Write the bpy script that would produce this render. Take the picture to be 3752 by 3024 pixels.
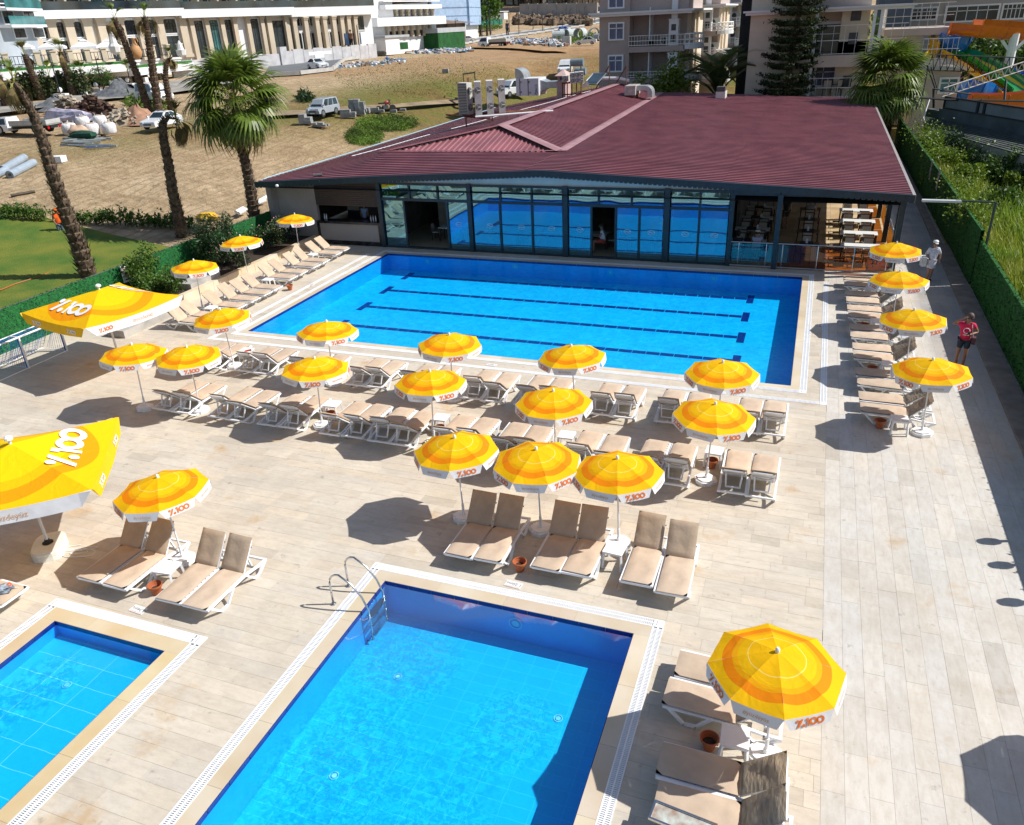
import bpy, bmesh, math, random
from mathutils import Vector, Matrix, noise
random.seed(7)
for o in list(bpy.data.objects): bpy.data.objects.remove(o)
S = bpy.context.scene
COL = S.collection
rad = math.radians
# ---------------------------------------------------------------- camera, light, exposure
H = 10.5
F, PX, PY = 2845.0, 1876.0, 1512.0
_p, _r, _y = rad(26.65), rad(-2.8), rad(-21.35)
_Rz = Matrix(((math.cos(_y), -math.sin(_y), 0), (math.sin(_y), math.cos(_y), 0), (0, 0, 1)))
_B = Matrix(((1, 0, 0), (0, 0, -1), (0, 1, 0)))
_Rx = Matrix(((1, 0, 0), (0, math.cos(_p), -math.sin(_p)), (0, math.sin(_p), math.cos(_p))))
_Rr = Matrix(((math.cos(_r), -math.sin(_r), 0), (math.sin(_r), math.cos(_r), 0), (0, 0, 1)))
RC = _Rr @ _Rx @ _B @ _Rz
cam_d = bpy.data.cameras.new('camera')
cam = bpy.data.objects.new('camera', cam_d); COL.objects.link(cam)
cam_d.sensor_width = 36; cam_d.lens = F / 3752 * 36
cam_d.clip_start = 0.1; cam_d.clip_end = 3000
_M = Matrix((RC[0], -RC[1], -RC[2])).transposed().to_4x4()
_M.translation = (0, 0, H)
cam.matrix_world = _M
S.camera = cam
W = bpy.data.worlds.new("World"); S.world = W; W.use_nodes = True
nt = W.node_tree; bg = nt.nodes['Background']
sky = nt.nodes.new('ShaderNodeTexSky'); sky.sky_type = 'NISHITA'; sky.sun_disc = False
SUN_DIR = Vector((0.95, 0.33, 1.0)).normalized()      # towards the sun
sky.sun_elevation = math.asin(SUN_DIR.z); sky.sun_rotation = math.atan2(SUN_DIR.x, SUN_DIR.y)
nt.links.new(sky.outputs[0], bg.inputs[0]); bg.inputs[1].default_value = 0.088
sl = bpy.data.lights.new('sun', 'SUN'); sl.energy = 4.8; sl.angle = rad(0.5); sl.color = (1, 0.965, 0.91)
so = bpy.data.objects.new('sun', sl); COL.objects.link(so)
so.rotation_euler = SUN_DIR.to_track_quat('Z', 'Y').to_euler(); so.location = (20, 10, 40)
S.view_settings.view_transform = 'Standard'; S.view_settings.look = 'None'
S.view_settings.gamma = 1; S.view_settings.exposure = 0.31; S.view_settings.use_curve_mapping = False
S.render.engine = 'CYCLES'
try:
	S.cycles.transparent_max_bounces = 24
	S.cycles.max_bounces = 8
except Exception: pass
# ---------------------------------------------------------------- measuring the photograph (pixels of the 3752 px original -> points in the place)
def ray(px, py): return (RC.transposed() @ Vector(((px - PX) / F, (py - PY) / F, 1.0)))
def g(px, py, z=0.0):
	d = ray(px, py); return Vector((0, 0, H)) + d * ((z - H) / d.z)
def onY(px, py, Y):
	d = ray(px, py); return Vector((0, 0, H)) + d * (Y / d.y)
def onX(px, py, X):
	d = ray(px, py); return Vector((0, 0, H)) + d * (X / d.x)
def sm(a, b, x):
	t = min(1, max(0, (x - a) / (b - a))); return t * t * (3 - 2 * t)
def lerp(pts, x):
	for (a, va), (b, vb) in zip(pts, pts[1:]):
		if x <= b: return va + (vb - va) * max(0, (x - a)) / (b - a)
	return pts[-1][1]
TER = [(0, 0), (44, 0), (60, 1.2), (80, 3.1), (100, 4.3), (123, 5.1), (160, 5.5), (212, 5.7), (260, 6.7), (330, 9.5), (420, 13.8), (520, 19), (700, 34), (1200, 70), (3000, 160)]
def zt(x, y):
	r = math.hypot(x, y)
	b = max(sm(-24, -46, x), sm(92, 130, y) * sm(60, 10, x) , sm(150, 200, r))
	return lerp(TER, r) * b
def GT(px, py):
	"""first hit of the pixel's ray on the terrain"""
	d = ray(px, py); d.normalize(); t = 20.0
	while t < 2500:
		p = Vector((0, 0, H)) + d * t
		if p.z <= zt(p.x, p.y):
			a, b = t - (1.0 + t * .004), t
			for _ in range(18):
				m = (a + b) / 2; q = Vector((0, 0, H)) + d * m
				if q.z <= zt(q.x, q.y): b = m
				else: a = m
			return Vector((0, 0, H)) + d * b
		t += 1.0 + t * .004
	return Vector((0, 0, H)) + d * 2500
V = 1.74188
def crop(x0, y0, s): return lambda x, y: (x0 + x / s, y0 + y / s)
# ---------------------------------------------------------------- materials
MATS = {}
def mat(name, col, rough=.6, var=.12, scale=3.0, bump=0.0, metal=0.0, bscale=None, detail=4, spec=.4, col2=None, aniso=None, coat=0, tone=False, trans=None, rnd=0.0):
	if name in MATS: return MATS[name]
	m = bpy.data.materials.new(name); m.use_nodes = True; MATS[name] = m
	n = m.node_tree.nodes; l = m.node_tree.links; b = n['Principled BSDF']
	b.inputs['Roughness'].default_value = rough; b.inputs['Metallic'].default_value = metal
	b.inputs['Specular IOR Level'].default_value = spec
	if coat: b.inputs['Coat Weight'].default_value = coat
	tc = n.new('ShaderNodeTexCoord'); mp = n.new('ShaderNodeMapping'); l.new(tc.outputs['Object'], mp.inputs[0])
	if aniso: mp.inputs['Scale'].default_value = aniso
	no = n.new('ShaderNodeTexNoise'); no.inputs['Scale'].default_value = scale; no.inputs['Detail'].default_value = detail
	l.new(mp.outputs[0], no.inputs[0])
	mx = n.new('ShaderNodeMix'); mx.data_type = 'RGBA'
	c = Vector(col); d = Vector(col2) if col2 else c * (1 - var * 1.6)
	e = c if col2 else c * (1 + var * .8)
	mx.inputs[6].default_value = (*[min(1, v) for v in e], 1); mx.inputs[7].default_value = (*d, 1)
	mr = n.new('ShaderNodeMapRange'); mr.inputs[1].default_value = .33; mr.inputs[2].default_value = .67
	l.new(no.outputs[0], mr.inputs[0]); l.new(mr.outputs[0], mx.inputs[0])
	out = mx.outputs[2]
	if tone:
		at = n.new('ShaderNodeAttribute'); at.attribute_name = 'tone'
		mm = n.new('ShaderNodeMix'); mm.data_type = 'RGBA'; mm.blend_type = 'MULTIPLY'; mm.inputs[0].default_value = 1
		l.new(out, mm.inputs[6]); l.new(at.outputs[0], mm.inputs[7]); out = mm.outputs[2]
	if rnd:
		oi = n.new('ShaderNodeObjectInfo'); hs = n.new('ShaderNodeHueSaturation')
		m2 = n.new('ShaderNodeMapRange'); m2.inputs[3].default_value = 1 - rnd; m2.inputs[4].default_value = 1 + rnd
		l.new(oi.outputs['Random'], m2.inputs[0]); l.new(m2.outputs[0], hs.inputs['Value']); l.new(out, hs.inputs['Color']); out = hs.outputs[0]
	l.new(out, b.inputs['Base Color'])
	if bump:
		bn = n.new('ShaderNodeTexNoise'); bn.inputs['Scale'].default_value = bscale or scale * 4; bn.inputs['Detail'].default_value = 6
		l.new(mp.outputs[0], bn.inputs[0])
		bp = n.new('ShaderNodeBump'); bp.inputs['Strength'].default_value = 1; bp.inputs['Distance'].default_value = bump
		l.new(bn.outputs[0], bp.inputs['Height']); l.new(bp.outputs[0], b.inputs['Normal'])
	if trans:
		tr = n.new('ShaderNodeBsdfTranslucent'); ms = n.new('ShaderNodeMixShader'); ms.inputs[0].default_value = trans
		l.new(out, tr.inputs[0]); l.new(b.outputs[0], ms.inputs[1]); l.new(tr.outputs[0], ms.inputs[2])
		l.new(ms.outputs[0], n['Material Output'].inputs[0])
	return m
# ---------------------------------------------------------------- mesh builder
class MB:
	def __init__(s): s.v = []; s.f = []; s.m = []; s.t = []; s.mi = 0; s.tone = None; s.smooth = False; s.sm = []
	def add(s, vs, fs):
		o = len(s.v); s.v += [tuple(v) for v in vs]
		for f in fs: s.f.append([i + o for i in f]); s.m.append(s.mi); s.t.append(s.tone or (1, 1, 1)); s.sm.append(s.smooth)
		return s
	def quad(s, a, b, c, d): return s.add([a, b, c, d], [(0, 1, 2, 3)])
	def box(s, c, d, rz=0, rx=0, ry=0):
		hx, hy, hz = d[0] / 2, d[1] / 2, d[2] / 2
		vs = [Vector((x, y, z)) for x in (-hx, hx) for y in (-hy, hy) for z in (-hz, hz)]
		if rz or rx or ry:
			R_ = Matrix.Rotation(rz, 3, 'Z') @ Matrix.Rotation(ry, 3, 'Y') @ Matrix.Rotation(rx, 3, 'X'); vs = [R_ @ v for v in vs]
		c = Vector(c); vs = [v + c for v in vs]
		return s.add(vs, [(0, 1, 3, 2), (4, 6, 7, 5), (0, 4, 5, 1), (2, 3, 7, 6), (0, 2, 6, 4), (1, 5, 7, 3)])
	def b2(s, x0, x1, y0, y1, z0, z1): return s.box(((x0 + x1) / 2, (y0 + y1) / 2, (z0 + z1) / 2), (x1 - x0, y1 - y0, z1 - z0))
	def prism(s, poly, z0, z1):
		n = len(poly); vs = [(x, y, z0) for x, y in poly] + [(x, y, z1) for x, y in poly]
		return s.add(vs, [tuple(range(n - 1, -1, -1)), tuple(range(n, 2 * n))] + [(i, (i + 1) % n, n + (i + 1) % n, n + i) for i in range(n)])
	def extr(s, poly, axis, a, b):
		"""polygon in the plane normal to axis, from a to b"""
		n = len(poly)
		def P_(u, v, w): return (w, u, v) if axis == 'x' else ((u, w, v) if axis == 'y' else (u, v, w))
		vs = [P_(u, v, a) for u, v in poly] + [P_(u, v, b) for u, v in poly]
		return s.add(vs, [tuple(range(n - 1, -1, -1)), tuple(range(n, 2 * n))] + [(i, (i + 1) % n, n + (i + 1) % n, n + i) for i in range(n)])
	def tube(s, pts, r, n=6, r2=None, caps=True):
		pts = [Vector(p) for p in pts]; rings = []; k = len(pts)
		for i, p in enumerate(pts):
			t = (pts[min(i + 1, k - 1)] - pts[max(i - 1, 0)]).normalized()
			up = Vector((0, 0, 1)) if abs(t.z) < .95 else Vector((1, 0, 0))
			a = t.cross(up).normalized(); b = t.cross(a)
			rr = r if r2 is None else r + (r2 - r) * i / (k - 1)
			rings.append([p + (a * math.cos(2 * math.pi * j / n) + b * math.sin(2 * math.pi * j / n)) * rr for j in range(n)])
		vs = [v for rg in rings for v in rg]; fs = []
		for i in range(k - 1):
			for j in range(n): fs.append((i * n + j, i * n + (j + 1) % n, (i + 1) * n + (j + 1) % n, (i + 1) * n + j))
		if caps: fs += [tuple(range(n)), tuple(range((k - 1) * n, k * n))]
		return s.add(vs, fs)
	def bar(s, pts, w, h):
		"""rectangular-section bar through points lying in a vertical plane of constant x"""
		for a, b in zip(pts, pts[1:]):
			a = Vector(a); b = Vector(b); d = b - a; L = d.length
			mid = (a + b) / 2; ang = math.atan2(d.z, math.hypot(d.x, d.y)); rz = math.atan2(-d.x, d.y) if (abs(d.x) + abs(d.y)) > 1e-6 else 0
			s.box(mid, (w, L + h * .6, h), rz=rz, rx=ang)
		return s
	def lathe(s, prof, n=12, c=(0, 0, 0)):
		vs = [(c[0] + r * math.cos(2 * math.pi * j / n), c[1] + r * math.sin(2 * math.pi * j / n), c[2] + z) for r, z in prof for j in range(n)]
		k = len(prof); fs = [(i * n + j, i * n + (j + 1) % n, (i + 1) * n + (j + 1) % n, (i + 1) * n + j) for i in range(k - 1) for j in range(n)]
		fs += [tuple(range(n - 1, -1, -1)), tuple(range((k - 1) * n, k * n))]
		return s.add(vs, fs)
	def grid(s, nu, nv, fn, both=False):
		vs = [fn(i / nu, j / nv) for j in range(nv + 1) for i in range(nu + 1)]
		fs = [(j * (nu + 1) + i, j * (nu + 1) + i + 1, (j + 1) * (nu + 1) + i + 1, (j + 1) * (nu + 1) + i) for j in range(nv) for i in range(nu)]
		return s.add(vs, fs)
	def blob(s, c, r, seed=0, n=8, amp=.25, sq=1.0):
		c = Vector(c)
		def fn(u, v):
			a = 2 * math.pi * u; b = math.pi * (v - .5)
			d = Vector((math.cos(a) * math.cos(b), math.sin(a) * math.cos(b), math.sin(b) * sq))
			k = 1 + amp * noise.noise(d * 1.7 + Vector((seed * 3.1, seed * 1.7, 0)))
			return c + Vector((d.x * r[0], d.y * r[1], d.z * r[2])) * k
		return s.grid(n, n // 2 + 1, fn)
	def mesh(s, name, mats):
		me = bpy.data.meshes.new(name); me.from_pydata(s.v, [], s.f)
		ms = mats if isinstance(mats, (list, tuple)) else [mats]
		for m in ms: me.materials.append(m)
		me.polygons.foreach_set('material_index', s.m)
		me.polygons.foreach_set('use_smooth', s.sm)
		if any(t != (1, 1, 1) for t in s.t):
			a = me.color_attributes.new('tone', 'FLOAT_COLOR', 'CORNER'); buf = []
			for f, t in zip(s.f, s.t): buf += [*t, 1.0] * len(f)
			a.data.foreach_set('color', buf)
		me.update(); return me
	def build(s, name, mats, parent=None, kind=None, loc=None, rz=0, smooth=False, weld=False):
		if smooth: s.sm = [True] * len(s.f)
		me = s.mesh(name, mats)
		bm = bmesh.new(); bm.from_mesh(me)
		if weld: bmesh.ops.remove_doubles(bm, verts=bm.verts, dist=.0005)
		bmesh.ops.recalc_face_normals(bm, faces=bm.faces); bm.to_mesh(me); bm.free()
		return put(name, me, parent, kind, loc, rz)
def put(name, me, parent=None, kind=None, loc=None, rz=0):
	o = bpy.data.objects.new(name, me); COL.objects.link(o)
	if parent: o.parent = parent
	if kind: o['kind'] = kind
	if loc is not None: o.location = loc
	if rz: o.rotation_euler.z = rz
	return o
def tag(o, label, cat=None, group=None):
	o['label'] = label
	if cat: o['category'] = cat
	if group: o['group'] = group
	return o
def thing(name, label, cat, loc=(0, 0, 0), rz=0, group=None):
	o = bpy.data.objects.new(name, None); COL.objects.link(o); o.location = loc; o.rotation_euler = (0, 0, rz)
	o.empty_display_size = .2
	return tag(o, label, cat, group)
def kids(o): return [c for c in KIDS.get(o.name, [])] if False else list(o.children)
def dup(root, loc=None, rz=None, label=None, scale=None):
	r = root.copy(); COL.objects.link(r)
	if loc is not None: r.location = loc
	if rz is not None: r.rotation_euler = (0, 0, rz)
	if label: r['label'] = label
	if scale: r.scale = scale
	for ch in list(root.children):
		c = ch.copy(); COL.objects.link(c); c.parent = r
		for gch in list(ch.children):
			d = gch.copy(); COL.objects.link(d); d.parent = c
	return r
# common materials
WHITE_PL = mat('white_plastic', (.82, .83, .84), .35, .04, 4)
WHITE_P = mat('white_paint', (.8, .8, .78), .5, .05, 2)
STEEL = mat('brushed_steel', (.62, .63, .64), .22, .1, 30, metal=1)
CHAR = mat('charcoal_metal', (.028, .045, .06), .4, .2, 6)
BLACK = mat('black_rubber', (.02, .02, .02), .6, .1, 5)
CONC = mat('concrete', (.42, .40, .37), .85, .15, 1.5, bump=.004, bscale=30)
TERRA = mat('terracotta', (.45, .13, .05), .65, .12, 8)
SOIL = mat('dark_soil', (.05, .035, .025), .95, .3, 20)
DARKGREY = mat('dark_grey', (.08, .08, .085), .6, .15, 6)
CREAM = mat('cream_plaster', (.66, .58, .44), .8, .06, 1.2)
GLASSY = mat('dark_window_glass', (.035, .06, .075), .06, .5, .35, spec=.9)
CURT = mat('blue_curtain', (.16, .17, .27), .7, .35, 3, aniso=(14, 14, .3), spec=.7)
LEAF = mat('leaf_green', (.085, .165, .022), .5, .45, 1.2, trans=.25, rnd=.1)
LEAFD = mat('leaf_dark_green', (.03, .07, .018), .5, .45, 1.0, trans=.2)
LEAFY = mat('leaf_yellow_green', (.17, .25, .02), .5, .4, 1.5, trans=.3)
BARK = mat('palm_bark', (.13, .09, .06), .9, .45, 6, bump=.02, bscale=14)
# ================================================================ GROUND AND TERRAIN
def mat_field():
	m = bpy.data.materials.new('field_soil'); m.use_nodes = True; n = m.node_tree.nodes; l = m.node_tree.links; b = n['Principled BSDF']
	b.inputs['Roughness'].default_value = .95; b.inputs['Specular IOR Level'].default_value = .15
	tc = n.new('ShaderNodeTexCoord')
	def nz(s, d=6, r=.55, sc=None):
		x = n.new('ShaderNodeTexNoise'); x.inputs['Scale'].default_value = s; x.inputs['Detail'].default_value = d; x.inputs['Roughness'].default_value = r
		if sc:
			mp = n.new('ShaderNodeMapping'); mp.inputs['Scale'].default_value = sc; l.new(tc.outputs['Object'], mp.inputs[0]); l.new(mp.outputs[0], x.inputs[0])
		else: l.new(tc.outputs['Object'], x.inputs[0])
		return x.outputs[0]
	def ramp(f, st):
		r = n.new('ShaderNodeValToRGB'); e = r.color_ramp.elements
		e[0].position, e[0].color = st[0][0], (*st[0][1], 1); e[1].position, e[1].color = st[-1][0], (*st[-1][1], 1)
		for p_, c_ in st[1:-1]:
			k = e.new(p_); k.color = (*c_, 1)
		l.new(f, r.inputs[0]); return r.outputs[0]
	def mix(f, a, b_):
		x = n.new('ShaderNodeMix'); x.data_type = 'RGBA'; l.new(f, x.inputs[0]); l.new(a, x.inputs[6]); l.new(b_, x.inputs[7]); return x.outputs[2]
	sand = ramp(nz(.22, 8, .65), [(.25, (.27, .185, .10)), (.42, (.43, .32, .195)), (.56, (.52, .395, .25)), (.72, (.58, .45, .30))])
	orange = ramp(nz(.5, 8), [(.3, (.25, .13, .06)), (.6, (.40, .235, .115)), (.75, (.36, .25, .15))])
	dry = ramp(nz(.16, 9, .7, (1, 2.2, 1)), [(.3, (.10, .075, .03)), (.45, (.20, .145, .05)), (.58, (.14, .15, .035)), (.7, (.30, .215, .10))])
	at = n.new('ShaderNodeAttribute'); at.attribute_name = 'zone'; sp = n.new('ShaderNodeSeparateColor'); l.new(at.outputs[0], sp.inputs[0])
	sand = mix(ramp(nz(.55, 9, .62, (1, 2.2, 1)), [(.38, (0, 0, 0)), (.54, (1, 1, 1))]), ramp(nz(.6, 6), [(.3, (.27, .19, .11)), (.7, (.42, .31, .19))]), sand)
	wv = n.new('ShaderNodeTexWave'); wv.inputs['Scale'].default_value = .35; wv.inputs['Distortion'].default_value = 9; wv.inputs['Detail'].default_value = 5; wv.inputs['Detail Scale'].default_value = .5; l.new(tc.outputs['Object'], wv.inputs[0])
	sand = mix(ramp(wv.outputs['Fac'], [(.05, (.7, .7, .7)), (.22, (0, 0, 0))]), sand, ramp(nz(3, 6), [(.3, (.27, .19, .105)), (.7, (.38, .28, .17))]))
	c = mix(sp.outputs[0], sand, dry); c = mix(sp.outputs[1], c, orange)
	l.new(c, b.inputs['Base Color'])
	bp = n.new('ShaderNodeBump'); bp.inputs['Distance'].default_value = .45; l.new(nz(1.1, 10, .7), bp.inputs['Height']); l.new(bp.outputs[0], b.inputs['Normal'])
	MATS['field'] = m; return m
FIELD = mat_field()
def terrain():
	vs = []; fs = []; zone = []
	angs = []; a = -80
	while a <= 62: angs.append(rad(a)); a += .8
	rs = [3]; 
	while rs[-1] < 2600: rs.append(rs[-1] * 1.028 + .12)
	for r in rs:
		for a in angs:
			x, y = r * math.sin(a), r * math.cos(a)
			z = zt(x, y)
			near = x > -31 and x < 40 and y < 77 and y > -5
			base = z - .25
			if not near:
				fl = sm(-29, -33, x) if y < 80 else 1
				bmp = .22 * noise.noise(Vector((x * .16, y * .16, 0))) + .1 * noise.noise(Vector((x * .5, y * .5, 3))) + .05 * noise.noise(Vector((x * 1.3, y * 1.3, 3)))
				lawn = 1 if (x < -28 and y < 40 and x + 0 > -70 and (y < 41.5 - (x + 30) * -.14)) else 0
				base = z + (bmp * fl * (1 - .6 * sm(95, 120, r))) * (0 if lawn else 1) - (.06 if lawn else 0)
				if x > 5: base = z - .1 + bmp * .5
			if -27 < x < 5.2 and y < 35.8: base = -1.4
			elif x > 7.2 and y < 62: base = -.5
			vs.append((x, y, base))
			d = sm(66, 84, r) * (1 if x > -160 else 0) * sm(-75, -52, x + (r - 70) * -.35)
			o = max(0, noise.noise(Vector((x * .03, y * .03, 8)))) * 1.6 * sm(60, 90, r)
			if 118 < r < 190 and x > -70: o = max(o, .55)
			zone.append((min(1, max(0, d)), min(1, o), 0, 1))
	na = len(angs)
	for i in range(len(rs) - 1):
		for j in range(na - 1): fs.append((i * na + j, i * na + j + 1, (i + 1) * na + j + 1, (i + 1) * na + j))
	me = bpy.data.meshes.new('ground'); me.from_pydata(vs, [], fs); me.materials.append(FIELD)
	at = me.color_attributes.new('zone', 'FLOAT_COLOR', 'POINT'); at.data.foreach_set('color', [c for z in zone for c in z])
	me.polygons.foreach_set('use_smooth', [True] * len(fs)); me.update()
	put('ground', me, kind='structure')
terrain()
# ---------------------------------------------------------------- pools
WB = mat('pool_tile_blue', (.02, .34, .66), .25, .05, .6)
def mat_pool(name, col, tile=.25, grout=(.25, .62, .75)):
	m = bpy.data.materials.new(name); m.use_nodes = True; n = m.node_tree.nodes; l = m.node_tree.links; b = n['Principled BSDF']
	b.inputs['Roughness'].default_value = .3
	tc = n.new('ShaderNodeTexCoord'); br = n.new('ShaderNodeTexBrick')
	dn = n.new('ShaderNodeTexNoise'); dn.inputs['Scale'].default_value = 3.5; dn.inputs['Detail'].default_value = 2; l.new(tc.outputs['Object'], dn.inputs[0])
	va = n.new('ShaderNodeVectorMath'); va.operation = 'MULTIPLY_ADD'; l.new(dn.outputs['Color'], va.inputs[0]); va.inputs[1].default_value = (.05, .05, 0); l.new(tc.outputs['Object'], va.inputs[2]); l.new(va.outputs[0], br.inputs[0])
	br.offset = 0; br.inputs['Scale'].default_value = 1; br.inputs['Brick Width'].default_value = tile; br.inputs['Row Height'].default_value = tile / 2
	br.inputs['Mortar Size'].default_value = .006; br.inputs['Mortar Smooth'].default_value = .3
	br.inputs['Color1'].default_value = (*col, 1); br.inputs['Color2'].default_value = (*[c * .93 for c in col], 1); br.inputs['Mortar'].default_value = (*grout, 1)
	no = n.new('ShaderNodeTexNoise'); no.inputs['Scale'].default_value = .5; l.new(tc.outputs['Object'], no.inputs[0])
	hs = n.new('ShaderNodeHueSaturation'); mr = n.new('ShaderNodeMapRange'); mr.inputs[3].default_value = .9; mr.inputs[4].default_value = 1.1
	l.new(no.outputs[0], mr.inputs[0]); l.new(mr.outputs[0], hs.inputs['Value']); l.new(br.outputs[0], hs.inputs['Color']); l.new(hs.outputs[0], b.inputs['Base Color'])
	return m
POOLT = mat_pool('pool_tiles', (.005, .53, .91), .5, (.03, .62, .93))
POOLK = mat_pool('kids_pool_tiles', (.010, .55, .84), .9, (.22, .76, .88))
WALLT = mat('pool_wall_blue', (.003, .38, .84), .3, .08, .8)
NAVY = mat('navy_tile', (.008, .03, .20), .25, .15, 6)
def mat_water(name, ripple, rscale, rings=()):
	m = bpy.data.materials.new(name); m.use_nodes = True; n = m.node_tree.nodes; l = m.node_tree.links
	n.remove(n['Principled BSDF'])
	tc = n.new('ShaderNodeTexCoord')
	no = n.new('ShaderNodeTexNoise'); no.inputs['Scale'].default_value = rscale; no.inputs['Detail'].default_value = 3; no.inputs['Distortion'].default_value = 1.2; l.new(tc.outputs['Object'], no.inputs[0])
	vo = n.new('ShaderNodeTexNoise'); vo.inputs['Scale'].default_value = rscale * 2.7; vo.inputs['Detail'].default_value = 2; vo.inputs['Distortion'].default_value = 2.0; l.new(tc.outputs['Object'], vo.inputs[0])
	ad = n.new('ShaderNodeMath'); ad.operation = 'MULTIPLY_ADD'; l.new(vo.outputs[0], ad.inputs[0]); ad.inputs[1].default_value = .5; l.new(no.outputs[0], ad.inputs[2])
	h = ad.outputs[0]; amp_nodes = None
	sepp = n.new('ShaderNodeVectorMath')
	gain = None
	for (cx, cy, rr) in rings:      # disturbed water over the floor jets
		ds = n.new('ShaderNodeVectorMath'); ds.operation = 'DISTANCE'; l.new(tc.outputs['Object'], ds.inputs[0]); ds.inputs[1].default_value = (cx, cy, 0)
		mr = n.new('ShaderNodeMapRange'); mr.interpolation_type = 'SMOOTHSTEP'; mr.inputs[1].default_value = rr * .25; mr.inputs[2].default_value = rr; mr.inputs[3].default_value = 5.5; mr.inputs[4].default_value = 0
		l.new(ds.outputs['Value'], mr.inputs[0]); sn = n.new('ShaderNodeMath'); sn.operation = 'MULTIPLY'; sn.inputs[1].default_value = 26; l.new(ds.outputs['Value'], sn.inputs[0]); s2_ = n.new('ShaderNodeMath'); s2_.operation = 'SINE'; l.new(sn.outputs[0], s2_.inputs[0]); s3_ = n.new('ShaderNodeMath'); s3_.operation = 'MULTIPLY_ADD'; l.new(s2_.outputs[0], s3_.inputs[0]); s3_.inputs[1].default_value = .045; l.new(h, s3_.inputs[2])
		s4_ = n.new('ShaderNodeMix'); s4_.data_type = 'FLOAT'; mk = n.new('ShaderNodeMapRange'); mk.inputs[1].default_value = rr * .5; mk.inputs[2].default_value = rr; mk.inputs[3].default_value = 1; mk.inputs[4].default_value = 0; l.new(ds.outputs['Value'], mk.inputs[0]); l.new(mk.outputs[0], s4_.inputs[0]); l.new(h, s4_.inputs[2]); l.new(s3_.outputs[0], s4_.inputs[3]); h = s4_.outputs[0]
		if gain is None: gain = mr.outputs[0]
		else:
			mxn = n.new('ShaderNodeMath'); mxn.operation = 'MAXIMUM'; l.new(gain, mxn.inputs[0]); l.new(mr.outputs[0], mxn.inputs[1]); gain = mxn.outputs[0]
	sb = n.new('ShaderNodeMath'); sb.operation = 'SUBTRACT'; l.new(h, sb.inputs[0]); sb.inputs[1].default_value = .75
	if gain is not None:
		a1 = n.new('ShaderNodeMath'); a1.operation = 'ADD'; l.new(gain, a1.inputs[0]); a1.inputs[1].default_value = .22
		mu = n.new('ShaderNodeMath'); mu.operation = 'MULTIPLY'; l.new(sb.outputs[0], mu.inputs[0]); l.new(a1.outputs[0], mu.inputs[1]); h = mu.outputs[0]
	else: h = sb.outputs[0]
	bp = n.new('ShaderNodeBump'); bp.inputs['Distance'].default_value = ripple; l.new(h, bp.inputs['Height'])
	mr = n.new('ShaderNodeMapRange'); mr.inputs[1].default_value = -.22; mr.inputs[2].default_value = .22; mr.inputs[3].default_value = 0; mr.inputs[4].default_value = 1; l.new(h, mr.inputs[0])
	mx = n.new('ShaderNodeMix'); mx.data_type = 'RGBA'; mx.inputs[6].default_value = (.45, .78, .92, 1); mx.inputs[7].default_value = (.97, 1.0, 1.0, 1); l.new(mr.outputs[0], mx.inputs[0])  # ripples' light and dark put into the tint, standing in for refraction
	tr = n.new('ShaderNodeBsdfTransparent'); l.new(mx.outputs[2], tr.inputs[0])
	gl = n.new('ShaderNodeBsdfGlossy'); gl.inputs['Roughness'].default_value = .04; gl.inputs[0].default_value = (1, 1, 1, 1); l.new(bp.outputs[0], gl.inputs['Normal'])
	fr = n.new('ShaderNodeFresnel'); fr.inputs[0].default_value = 1.33; l.new(bp.outputs[0], fr.inputs['Normal']); fm_ = n.new('ShaderNodeMath'); fm_.operation = 'MULTIPLY'; l.new(fr.outputs[0], fm_.inputs[0]); fm_.inputs[1].default_value = .5
	ms = n.new('ShaderNodeMixShader'); l.new(fm_.outputs[0], ms.inputs[0]); l.new(tr.outputs[0], ms.inputs[1]); l.new(gl.outputs[0], ms.inputs[2])
	l.new(ms.outputs[0], n['Material Output'].inputs[0])
	return m
COPE = mat('travertine_coping', (.60, .47, .31), .6, .10, .8, aniso=(1, 1, 1), col2=(.66, .58, .46), bump=.001, bscale=20)
COPEY = mat('travertine_coping_golden', (.56, .40, .20), .6, .10, 1.1, col2=(.64, .54, .39))
POOLS = {'main': (-20.3, .18, 23.5, 35.2, .85), 'center': (-7.5, -2.14, 2.0, 11.28, .85), 'kids': (-13.42, -10.58, 2.0, 8.14, .35)}
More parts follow.
